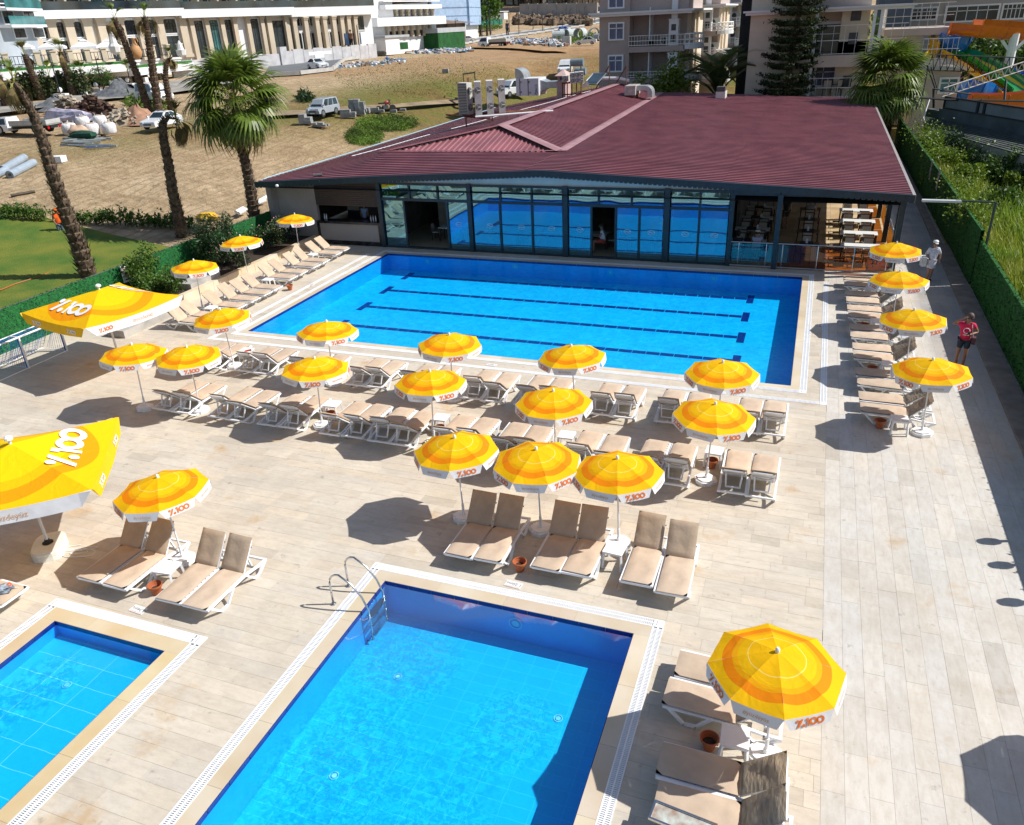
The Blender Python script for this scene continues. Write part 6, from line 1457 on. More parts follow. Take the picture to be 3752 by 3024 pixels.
ps = thing('pitched_roof_shed', 'brown roofed open shed between the green shed and the blue hotel', 'shed', (0, 0, 0)); Ps = seg_px(C2(1520, 190), 215, C2(1800, 170), 226); z0_, z1_ = zz(Ps, 1660, 185), zz(Ps, 1660, 150)
mb = MB(); mb.add([Ps.P(0, z0_, 1), Ps.P(Ps.L, z0_, 1), Ps.P(Ps.L - 3, z1_, -8), Ps.P(2, z1_, -8)], [(0, 1, 2, 3)]); mb.build('roof', mat('brown_roof', (.20, .14, .11), .8, .2, 1), ps); mb = MB(); Ps.box(mb, 4, Ps.L - 3, z0_ - 6, z0_, -7, -.5); mb.build('wall', mat('plum_wall', (.20, .15, .13), .8, .3, .5), ps)
wc = thing('white_container', 'long white container building beside the green net fence', 'container', (0, 0, 0)); Wc = seg_px(F4(640, 230), 290, F4(860, 230), 300); mb = MB(); Wc.box(mb, 0, Wc.L, zz(Wc, 750, 240, F4), zz(Wc, 750, 145, F4), -5, 0); mb.build('body', mat('container_grey', (.16, .17, .18), .7, .1, 1), wc); mb = MB(); Wc.box(mb, Wc.L - 2.5, Wc.L, zz(Wc, 750, 238, F4), zz(Wc, 750, 148, F4), 0, .1); mb.build('end_panel', WWALL, wc); mb = MB(); Wc.box(mb, -.4, Wc.L + .4, zz(Wc, 750, 145, F4), zz(Wc, 750, 138, F4), -5.4, .4); mb.build('roof', WWALL, wc)
nf = thing('net_fence', 'bright green net fence on the bank beyond the lamp lined road', 'fence', (0, 0, 0)); Nf = seg_px(F4(485, 300), 262, F4(800, 270), 275)
for k in range(8): mb = MB(); Nf.box(mb, k * Nf.L / 8 + .1, (k + 1) * Nf.L / 8 - .1, zz(Nf, 640, 305, F4), zz(Nf, 640, 240, F4), -.1, .1 * (k % 2)); mb.build('net_panel', mat('net_green', (.02, .17, .10), .7, .3, .6), nf)
# guard booth area beside the truck
gb = thing('guard_booth', 'low white and dark green booth left of the box truck', 'booth', (0, 0, 0)); Gb = seg_px(C2(1110, 390), 172, C2(1285, 390), 178); z0_, z1_ = zz(Gb, 1200, 395), zz(Gb, 1200, 295)
mb = MB(); Gb.box(mb, 0, Gb.L * .62, z0_, z1_, -4, 0); mb.build('wall', WWALL, gb); mb = MB(); Gb.box(mb, Gb.L * .62, Gb.L, z0_, z1_ - 1, -4, 0); mb.build('green_wall', mat('shed_green', (0, 0, 0)), gb); mb = MB(); Gb.box(mb, -.4, Gb.L + .4, z1_, z1_ + .4, -4.3, .3); mb.build('roof', mat('shed_grey', (0, 0, 0)), gb)
mb = MB(); Gb.box(mb, -9, -.6, z1_ - .8, z1_ + 1.2, -3, -2.6); tag(mb.build('blue_panel_wall', mat('deep_blue_panel', (.02, .06, .14), .5, .1, 2)), 'dark blue panel wall left of the guard booth', 'wall')
# ---------------- roads
ASPH = mat('asphalt', (.135, .145, .155), .9, .12, .8, bump=.01, bscale=10); PAVE = mat('pale_gravel_road', (.30, .28, .25), .95, .2, .6, bump=.02, bscale=6)
def ribbon(name, pairs, m, dz, sub=6):
	up = [GT(*a) for a, b in pairs]; lo = [GT(*b) for a, b in pairs]; mb = MB(); vs = []; fs = []
	n_ = (len(pairs) - 1) * sub
	for i in range(n_ + 1):
		k = min(i // sub, len(pairs) - 2); w = (i - k * sub) / sub
		a, b = up[k].lerp(up[k + 1], w), lo[k].lerp(lo[k + 1], w)
		for q in range(5): p = a.lerp(b, q / 4); vs.append((p.x, p.y, zt(p.x, p.y) + dz))
	for i in range(n_):
		for q in range(4): fs.append((i * 5 + q, i * 5 + q + 1, (i + 1) * 5 + q + 1, (i + 1) * 5 + q))
	mb.add(vs, fs); return mb.build(name, m, kind='structure'), up, lo
road, up, lo = ribbon('road', [(C2(200, 520), C2(150, 615)), (C2(450, 500), C2(430, 600)), (C2(640, 478), C2(690, 565)), (C2(760, 462), C2(775, 490)), (C2(900, 440), C2(905, 468)), (C2(1040, 405), C2(1060, 440)), (C2(1280, 392), C2(1290, 412)), (C2(1500, 365), C2(1510, 385)), (C2(1700, 338), C2(1705, 360)), (C2(1850, 312), C2(1860, 330)), (F4(870, 425), F4(880, 455)), (F4(1300, 370), F4(1310, 398)), (F4(1700, 300), F4(1720, 335)), (F4(1975, 240), F4(1990, 285)), (F4(2200, 210), F4(2200, 245))], ASPH, .34)
KB = mat('pale_kerb', (.45, .44, .42), .9, .1, 1)
kb = bpy.data.objects.new('road_kerb', None); COL.objects.link(kb); kb['kind'] = 'structure'
for side, s_ in ((lo, 1), (up, -1)):
	for a, b in zip(side, side[1:]):
		L = (b - a).length; n_ = max(1, int(L / 5)); me = None
		for k in range(n_):
			p, q = a.lerp(b, k / n_), a.lerp(b, (k + 1) / n_); m_ = (p + q) / 2; mb = MB(); mb.box((0, 0, 0), ((q - p).length - .05, .35, .5)); mb.build('kerb_stone', KB, kb, loc=(m_.x, m_.y, zt(m_.x, m_.y) + .38), rz=math.atan2((q - p).y, (q - p).x))
ribbon('gravel_road', [(C1(-60, 870), C1(-60, 930)), (C1(300, 830), C1(300, 880)), (C1(600, 775), C1(600, 840)), (C1(900, 735), C1(900, 800)), (C1(1150, 700), C1(1200, 780)), (C1(1500, 640), C1(1600, 720)), (C1(1900, 600), C1(2000, 640))], PAVE, .33)
ribbon('dirt_track', [(C2(0, 905), C2(0, 960)), (C2(500, 900), C2(500, 930)), (C2(1150, 855), C2(1150, 880)), (C2(1750, 805), C2(1750, 840))], mat('packed_earth', (.27, .20, .125), .95, .2, .8), .36)
ribbon('dirt_track', [(F4(420, 565), F4(430, 600)), (F4(900, 570), F4(900, 610)), (F4(1300, 600), F4(1300, 650)), (F4(1600, 640), F4(1600, 650))], mat('orange_earth', (.38, .23, .11), .95, .2, .8), .38)
ribbon('upper_road', [(F4(1000, 160), F4(1000, 200)), (F4(1400, 155), F4(1400, 200)), (F4(1950, 140), F4(1950, 190)), (F4(2300, 130), F4(2300, 180))], mat('pale_concrete_road', (.40, .38, .37), .9, .1, .3), .5)
# far retaining walls on the hillside
hw = thing('hillside_wall', 'long grey stone wall across the hillside above the upper road', 'wall', (0, 0, 0))
p0, p1 = GT(*F4(520, 150)), GT(*F4(2300, 150)); Hw = Seg((p0.x, p0.y), (p1.x, p1.y)); nb_ = 12
for k in range(nb_):
	mb = MB(); zA_ = zz(Hw, 700 + k * 120, 155, F4); zB_ = zz(Hw, 700 + k * 120, 85, F4); Hw.box(mb, k * Hw.L / nb_, (k + 1) * Hw.L / nb_ - .15, zA_ - 4, zB_, -.6, 0); mb.build('wall_panel', mat('hill_stone', (.20, .19, .18), .9, .15, .3), hw)
p0, p1 = GT(*F4(1010, 205)), GT(*F4(1950, 205)); Lw = Seg((p0.x, p0.y), (p1.x, p1.y)); lw_ = thing('low_road_wall', 'pale concrete parapet wall below the upper road', 'wall', (0, 0, 0))
for k in range(8): mb = MB(); zA_ = zz(Lw, 1070 + k * 117, 205, F4); Lw.box(mb, k * Lw.L / 8, (k + 1) * Lw.L / 8 - .15, zA_ - 2, zA_ + 5.2, -.6, 0); mb.build('wall_panel', mat('pale_wall', (.33, .32, .32), .9, .1, .3), lw_)
bk = MB(); rgb = random.Random(11)
for i in range(240):
	x_ = rgb.uniform(960, 1850); y_ = 235 + (x_ - 960) * .02 + rgb.uniform(0, 70); q = GT(*F4(x_, y_)); bk.blob((q.x, q.y, q.z + .6), (rgb.uniform(.8, 2.2), rgb.uniform(.8, 2), rgb.uniform(.7, 1.8)), i, 6, .8)
tag(bk.build('boulder_bank', mat('boulder_brown', (.17, .12, .08), .95, .5, .4), kind='stuff'), 'bank of brown boulders beyond the lamp lined road', 'boulders')
# ---------------- trees on the hillside
def tree(lab, c, r, h, seed, m=None, n_=220, group=None, ls=.9):
	rg2 = random.Random(seed); t = thing('tree', lab, 'tree', tuple(c), 0, group); mb = MB()
	cl_ = [(Vector((rg2.gauss(0, .45) * r, rg2.gauss(0, .45) * r, h * rg2.uniform(.45, .95))), rg2.uniform(.35, .6) * r) for _ in range(7)]
	for _ in range(n_):
		cc, rr = rg2.choice(cl_); d = Vector((rg2.gauss(0, 1), rg2.gauss(0, 1), rg2.gauss(0, .8))).normalized() * rr * rg2.random() ** .4; leafquad(mb, cc + d, ls * rg2.uniform(.6, 1.5), rg2, .7)
	mb.build('crown', m or LEAFD, t); MB().tube([(0, 0, -1), (0, 0, h * .6)], .04 * h, 5, .02 * h).build('trunk', BARK, t); return t
for i in range(26):
	x_ = 480 + i * 62 + random.uniform(-20, 20); y_ = random.uniform(45, 95) if i % 3 else random.uniform(10, 40)
	if x_ > 1980: break
	q = GT(*F4(x_, max(y_, 60))); s_ = q.length
	tree('small tree on the hillside above the long stone wall, %s from the left' % ordw(i), q + Vector((0, 0, 0)), .012 * s_ * random.uniform(.8, 1.3), .026 * s_ * random.uniform(.8, 1.3), i + 100, LEAFD if i % 4 else LEAF, 170, 'trees on the hillside', ls=.004 * s_)
for i in range(14):
	q = GT(*F4(490 + i * 110, 82)); s_ = q.length; mb = None
	shrub('hillside_hedge', 'dark clipped hedge piece on top of the hillside wall, %s from the left' % ordw(i), (q.x, q.y, q.z + 4), (.02 * s_, 3, 4), 110, LEAFD, 1.8, i + 200, cat='hedge')['group'] = 'hedge pieces along the hillside wall'
for i, (x_, y_, s_) in enumerate(((520, 240, 1.0), (600, 200, .9), (640, 150, .8))): q = RD(*F4(x_, y_), 268); tree('green tree beside the white container, %s of three' % ORD_[i], (q.x, q.y, q.z - 5), 5 * s_, 11 * s_, 300 + i, LEAF, 260, ls=1.1)
for i in range(9):
	q = GT(*F4(520 + i * 170, 40)); bl = thing('hillside_house', 'pale small house partly hidden by trees at the top edge, %s from the left' % ORD_[i], 'house', tuple(q), .4 * i)
	MB().b2(-9, 9, -5, 5, -2, 7 + i % 3 * 2).build('wall', WWALL if i % 2 else LIME, bl); MB().b2(-9.5, 9.5, -5.5, 5.5, 7 + i % 3 * 2, 7.6 + i % 3 * 2).build('roof', CONC, bl)
	for k in range(4): MB().b2(-7 + k * 4, -5 + k * 4, -5.1, -5, 2, 5).build('window', DG, bl)
# ---------------- lamp posts
def make_lamp():
	t = thing('street_lamp', 'x', 'street lamp'); MB().lathe([(.30, 0), (.28, .5), (.17, .7), (.13, 1.1), (.10, 6.6), (.08, 7.0)], 8).build('pole', IRON, t)
	MB().tube([(0, 0, 6.9), (.25, 0, 7.15), (.7, 0, 7.1), (.8, 0, 6.8)], .035, 5).build('bracket', IRON, t); MB().lathe([(.02, 6.85), (.12, 6.8), (.28, 6.62), (.28, 6.58), (.001, 6.56)], 10, (.8, 0, 0)).build('lamp_shade', IRON, t); return t
LA = make_lamp(); first = True
lamps = [(C1(503, 838), C1(400, 500), 'street lamp before the hedge left of the big jar, nearest to the heap of rubble'), (C1(828, 748), C1(745, 450), 'street lamp standing beside the cloud pruned tree'), (C2(908, 465), C2(870, 195), 'street lamp at the bend of the road beside the marble wall'),
 (C2(1335, 395), C2(1315, 170), 'street lamp in front of the box truck cab'), (C2(1668, 375), C2(1655, 150), 'street lamp beside the two parked white cars'), (C2(1868, 302), C2(1863, 125), 'street lamp above the flatbed pickup cab'), (C2(1934, 297), C2(1930, 70), 'street lamp above the flatbed of the pickup'),
 (F4(885, 415), F4(880, 155), 'street lamp beside the walking figure on the road'), (F4(1001, 440), F4(995, 160), 'tall street lamp right of the walking figure, near side of the road')]
for i, (bx, by) in enumerate(((1172, 375), (1286, 395), (1413, 345), (1526, 360), (1619, 310), (1734, 325), (1800, 252), (1915, 290))): lamps.append((F4(bx, by), F4(bx - 6, by - 245 + i * 12), 'street lamp on the far road before the boulder bank, %s from the left' % ORD_[i]))
for a, b, lab in lamps:
	p = GT(*a); D = math.hypot(p.x, p.y); h_ = RD(*b, D).z - p.z; o = LA if first else dup(LA); first = False; o.location = p; o['label'] = lab; o['group'] = 'black street lamps'; s_ = h_ / 7.1; o.scale = (s_, s_, s_); o.rotation_euler.z = rad(-20)
# ---------------- palms
FROND = mat('fan_frond', (.14, .21, .028), .42, .4, 1.5, trans=.3, spec=.5, rnd=.15); FRONDD = mat('dry_frond', (.24, .18, .07), .8, .3, 2, trans=.15); STALK = mat('frond_stalk', (.28, .30, .05), .6, .2, 3)
def trunk(parent, pts, r0, r1, seed, spikes=260, rm=None):
	mb = MB(); k = len(pts); rs = 26; P_ = []
	for i in range(rs + 1):
		w = i / rs * (k - 1); j = min(int(w), k - 2); P_.append(Vector(pts[j]).lerp(Vector(pts[j + 1]), w - j))
	n_ = 10
	for i in range(rs):
		a, b = P_[i], P_[i + 1]; ra = r0 + (r1 - r0) * i / rs; rb = r0 + (r1 - r0) * (i + 1) / rs
		vs = [];
		for p, r in ((a, ra * .88), (a.lerp(b, .85), rb * 1.12), (b, rb * .88)):
			vs += [(p.x + r * math.cos(2 * math.pi * j / n_), p.y + r * math.sin(2 * math.pi * j / n_), p.z) for j in range(n_)]
		mb.add(vs, [(q * n_ + j, q * n_ + (j + 1) % n_, (q + 1) * n_ + (j + 1) % n_, (q + 1) * n_ + j) for q in range(2) for j in range(n_)])
	rg2 = random.Random(seed)
	for _ in range(spikes):
		w = rg2.random(); j = min(int(w * rs), rs - 1); p = P_[j].lerp(P_[j + 1], w * rs - j); r = r0 + (r1 - r0) * w; a = rg2.random() * 6.28
		o = Vector((math.cos(a), math.sin(a), 0)); q = p + o * r * .9; s = Vector((-o.y, o.x, 0)) * r * .22; tip = q + o * r * rg2.uniform(.3, .8) + Vector((0, 0, r * rg2.uniform(.3, 1.4)))
		mb.add([q - s, q + s, tip], [(0, 1, 2)])
	return mb.build('trunk', rm or BARK, parent)
def fan_frond(L, seed, droop=.5, stalk=.9, n_=22, wide=1.0):
	"""a fan leaf along +y: stalk, then pleated leaflets spreading and drooping at the tips; mesh has two materials"""
	rg2 = random.Random(seed); mb = MB(); mb.mi = 1; mb.tube([(0, 0, 0), (0, stalk * .5, .08), (0, stalk, .1)], .022, 4, .014); mb.mi = 0
	for k in range(n_):
		a = (k - (n_ - 1) / 2) / (n_ - 1) * rad(235) * wide; l_ = L * (1 - .25 * abs(a / 2.0) ** 1.5) * rg2.uniform(.9, 1.06); d = Vector((math.sin(a), math.cos(a), 0)); s = Vector((d.y, -d.x, 0)); o = Vector((0, stalk, .1)); pts = []
		for j in range(5):
			w = j / 4; dz = -droop * l_ * (max(0, w - .35) ** 2) * 1.3 + (.04 if k % 2 else -.02) * w - .10 * abs(math.sin(a)) * w * 0
			p = o + d * l_ * w + Vector((0, 0, dz)); wd = L * .052 * (.3 + 1.3 * w if w < .5 else 1.0 * (1 - w) * 1.9 + .02); pts.append((p - s * wd, p + s * wd))
		vs = [v for pr in pts for v in pr]; mb.add(vs, [(2 * j, 2 * j + 1, 2 * j + 3, 2 * j + 2) for j in range(4)])
	return mb
def big_palm(lab, base, pts, crown, R_, seed, n_=70, fm=None):
	t = thing('fan_palm', lab, 'palm tree', tuple(base)); b = Vector(base); rel = [Vector(p) - b for p in pts]; trunk(t, rel, .34, .24, seed, 320)
	mes = [fan_frond(R_ * .46, seed + k, .75 + .25 * k, R_ * .46).mesh('frond', [fm or FROND, STALK]) for k in range(3)]; dry = fan_frond(R_ * .45, seed + 9, 1.3, R_ * .38).mesh('frond', [FRONDD, STALK]); rg2 = random.Random(seed); c = Vector(crown) - b
	for k in range(n_):
		w = k / n_; el = rad(72 - 145 * w + rg2.uniform(-12, 12)); az = k * 2.399 + rg2.uniform(-.5, .5); me = dry if w > .88 else rg2.choice(mes)
		o = put('frond', me, t); o.matrix_local = Matrix.Translation(c + Vector((0, 0, R_ * .10 * (1 - w)))) @ Matrix.Rotation(az, 4, 'Z') @ Matrix.Rotation(el, 4, 'X') @ Matrix.Rotation(rg2.uniform(-.3, .3), 4, 'Y'); s_ = rg2.uniform(.85, 1.1); o.scale = (s_, s_, s_)
	return t
def pathD(pxs, D): return [RD(*p, D) for p in pxs]
b3 = g(540 * V, 490 * V); D3 = math.hypot(b3.x, b3.y)
tp = pathD([(935, 850), (925, 740), (905, 620), (875, 500), (862, 380)], D3); tp[0] = b3
big_palm('large green fan palm with a full crown left of the restaurant', b3, tp, tp[-1], 3.4, 5, 66)
bR = g(3231, 432); bR = Vector((5.25, 72.5, 0)); tR = [bR, RD(3240, 380, 72.7), RD(3250, 300, 72.7)]; big_palm('broad fan palm at the far right corner of the maroon roof', bR, [bR, bR + Vector((.1, 0, 3)), Vector((tR[-1].x, tR[-1].y, tR[-1].z))], Vector((tR[-1].x, tR[-1].y, tR[-1].z - .2)), 3.9, 21, 72, FROND)
def cut_palm(lab, pxs, D, r0, r1, seed, tuft=.9, droop=False, nf=12, green=True, bz=None, sp=330):
	pts = pathD(pxs, D); b = Vector(pts[0]); t = thing('trimmed_palm', lab, 'palm tree', tuple(b)); rel = [p - b for p in pts]; trunk(t, rel, r0, r1, seed, sp); rg2 = random.Random(seed); top = rel[-1]; dirn = (rel[-1] - rel[-2]).normalized()
	me = fan_frond(tuft * .42, seed, 1.0 if droop else .6, tuft * .4, 9, .28).mesh('frond', [FRONDD if not green else FROND, STALK]); me2 = fan_frond(tuft * .62, seed + 1, 1.5, tuft * .3, 9, .16).mesh('frond', [FRONDD, STALK])
	for k in range(nf):
		az = rg2.random() * 6.28; el = rad(rg2.uniform(35, 88) if k < nf * (.4 if droop else .8) else rg2.uniform(-75, -20)); o = put('frond', me if k < nf * (.4 if droop else .75) else me2, t)
		o.matrix_local = Matrix.Translation(top) @ Matrix.Rotation(az, 4, 'Z') @ Matrix.Rotation(el, 4, 'X')
	return t
q = g(325, 1013); cut_palm('thick leaning palm trunk with a straggly green and brown top, nearest the left edge', [(325, 1013), (290, 905), (250, 800), (215, 705), (180, 600), (150, 500), (120, 415), (85, 350), (50, 300)], math.hypot(q.x, q.y), .42, .12, 31, 1.35, True, 14, sp=700)
q = g(384 * V, 503 * V); cut_palm('dark leaning palm trunk whose dead top hangs over to the right', [(669, 876), (650, 780), (632, 700), (617, 600), (600, 520), (596, 455), (612, 432), (645, 438)], math.hypot(q.x, q.y), .34, .16, 32, 1.5, True, 16, False, sp=500)
for i, (pxs, r0, r1, tf, dr, lab) in enumerate(([([C1(335, 790), C1(300, 690), C1(240, 560), C1(195, 430)], .50, .3, 2.0, False, 'trimmed palm with a small green tuft in front of the leftmost cream parasols'),
 ([C1(590, 775), C1(555, 640), C1(510, 520), C1(480, 410)], .48, .32, 2.0, False, 'trimmed palm with a green tuft before the second and third cream parasols'),
 ([C1(1185, 900), C1(1100, 640), C1(1030, 460), C1(960, 270), C1(900, 150)], .38, .26, 1.9, True, 'tall leaning trimmed palm crossing the terrace beside the folded cream parasol'),
 ([C1(1258, 905), C1(1215, 620), C1(1185, 400), C1(1160, 230), C1(1140, 140)], .42, .26, 1.9, True, 'tall dark trimmed palm with a sparse top just right of the clay jar'),
 ([C1(1360, 895), C1(1330, 760), C1(1305, 620), C1(1310, 500), C1(1345, 455)], .34, .2, 1.4, True, 'shorter trimmed palm with a drooping brown top left of the large green palm'),
 ([C1(60, 860), C1(20, 740), C1(-10, 600)], .45, .3, 2.2, True, 'trimmed palm cut by the left edge behind the leaning trunk'),
 ([C1(700, 740), C1(670, 640), C1(640, 575)], .12, .06, 2.0, False, 'thin young palm in front of the white terrace edge'),
 ([C1(1035, 705), C1(1020, 620), C1(1005, 545)], .10, .06, 1.6, False, 'thin young palm near the right corner of the white terrace edge'),
 ([C1(395, 740), C1(395, 650), C1(385, 590)], .12, .07, 2.4, True, 'bushy young palm behind the leftmost street lamp')])):
	p = GT(*pxs[0]); cut_palm(lab, pxs, math.hypot(p.x, p.y), r0, r1, 60 + i, tf, dr, 14)
# cloud pruned tree and tall hedge before the terrace
for i, (x0, x1) in enumerate(((-40, 90), (110, 210), (230, 330), (335, 470), (480, 560), (600, 700))):
	p, q = GT(*C1(x0, 805 - i * 7)), GT(*C1(x1, 805 - i * 7)); h_ = 5.2; h_ = 2.3; c = (p + q) / 2; shrub('tall_hedge', 'tall olive green hedge block below the hotel terrace, %s from the left' % ORD_[i], tuple(c + Vector((0, 0, 0))), ((q - p).length * .55, 1.0, h_), 1500, mat('hedge_olive', (.06, .085, .025), .7, .5, .5), .38, 500 + i, cat='hedge')['group'] = 'hedge blocks below the hotel terrace'
q = GT(*C1(810, 745)); ct = thing('cloud_pruned_tree', 'cloud pruned green tree with flat foliage pads before the terrace', 'tree', tuple(q))
ct.scale = (.6,) * 3
for k, (dx, z_) in enumerate(((-1.8, 3.8), (.4, 4.6), (2.0, 4.0), (1.8, 2.3), (-.8, 2.8), (2.6, 3.1))):
	mb = MB(); rg2 = random.Random(k)
	for _ in range(260): d = Vector((rg2.gauss(0, .75), rg2.gauss(0, .7), rg2.gauss(0, .25))); leafquad(mb, Vector((dx, 0, z_)) + d, .3, rg2)
	mb.build('foliage_pad', LEAF, ct); MB().tube([(0, 0, 0), (dx * .5, 0, z_ * .6), (dx, 0, z_)], .1, 5, .05).build('branch', BARK, ct)
for i, (x_, y_) in enumerate(((18, 850), (495, 790), (640, 770), (775, 748), (895, 730), (1025, 705), (1125, 655))):
	p = GT(*C1(x_, y_)); t = thing('garden_lamp', 'white ball lamp on a low block along the gravel road, %s from the left' % ORD_[i], 'lamp', tuple(p), 0, 'ball lamps along the hotel garden'); MB().b2(-.9, .9, -.3, .3, 0, .7).build('block', WWALL, t); MB().lathe([(.001, .8), (.2, .9), (.28, 1.1), (.2, 1.3), (.001, 1.4)], 10).build('globe', WHITE_PL, t, smooth=True)
# big conifer behind the restaurant
bP = Vector((onY(2862, 365, 77.5).x, 77.5, 0)); cf = thing('conifer', 'tall dark layered conifer standing behind the maroon roof', 'conifer tree', tuple(bP)); MB().tube([(0, 0, 0), (.6, 0, 8), (1.0, 0, 16)], .35, 7, .15).build('trunk', BARK, cf)
NEED = mat('conifer_needles', (.030, .055, .012), .7, .5, .9, trans=.08); rgc = random.Random(77)
tiers = MB(); z_ = 1.5
while z_ < 16:
	R_ = 2.45 - max(0, z_ - 4) * .06; nb = 12; a0 = rgc.random() * 6
	for k in range(nb):
		a = a0 + k * 2 * math.pi / nb + rgc.uniform(-.2, .2); rr = R_ * rgc.uniform(.75, 1.1); mb = MB(); cx = .6 * z_ / 8; zend = z_ + rr * .10
		o = Vector((cx, 0, z_)); e = Vector((cx + rr * math.cos(a), rr * math.sin(a), zend)); mid = o.lerp(e, .6) + Vector((0, 0, -.25))
		mb.tube([o, mid, e], .05, 3, .015)
		for j in range(170):
			w = rgc.uniform(.05, 1.0); p = (o.lerp(mid, w / .6) if w < .6 else mid.lerp(e, (w - .6) / .4)); wd = .85 * (1 - w * .35); p = p + Vector((rgc.gauss(0, wd * .32), rgc.gauss(0, wd * .32), rgc.uniform(-.02, .28))); leafquad(mb, p, .30, rgc, .30)
		mb.build('branch', NEED, cf)
	z_ += rgc.uniform(.62, .85)
# date palm fronds and shrubs behind the roof
def feather_palm(lab, c, n_, L, seed):
	t = thing('date_palm', lab, 'palm tree', tuple(c)); rg2 = random.Random(seed); mb = MB(); mb.tube([(0, 0, 0), (0, .9, .55), (0, 1.9, .75), (0, 2.9, .35), (0, 3.5, -.3)], .05, 4, .015)
	pts = [Vector(p) for p in ((0, 0, 0), (0, .9, .55), (0, 1.9, .75), (0, 2.9, .35), (0, 3.5, -.3))]
	for k in range(52):
		w = .12 + .88 * k / 52 * 1.0; f_ = w * 4; j = min(int(f_), 3); p = pts[j].lerp(pts[j + 1], f_ - j); l_ = .75 * math.sin(math.pi * min(1, w * .9 + .08)) + .15
		for s_ in (-1, 1): e = p + Vector((s_ * l_ * .85, l_ * .5, .12)); mb.add([p, p + Vector((0, .05, 0)), e], [(0, 1, 2)])
	me = mb.mesh('frond', mat('date_frond', (.085, .14, .04), .5, .3, 2, trans=.2))
	for k in range(n_): o = put('frond', me, t); o.matrix_local = Matrix.Rotation(k * 2.399, 4, 'Z') @ Matrix.Rotation(rad(rg2.uniform(5, 60)), 4, 'X'); s_ = L / 3.5 * rg2.uniform(.85, 1.1); o.scale = (s_, s_, s_)
	MB().tube([(0, 0, -3), (0, 0, 0)], .3, 7).build('trunk', BARK, t); return t
p = onY(2630, 345, 79.5); feather_palm('date palm with arching fronds behind the roof vent', (p.x, 79.5, p.z - .3), 26, 5.2, 3)
p = onY(2415, 315, 78.5); shrub('leafy_shrub', 'light green shrub below the balconies of the brown apartment block', (p.x, 78.5, p.z - 1.6), (2.4, 1.2, 3.6), 1500, LEAFY, .32, 77)
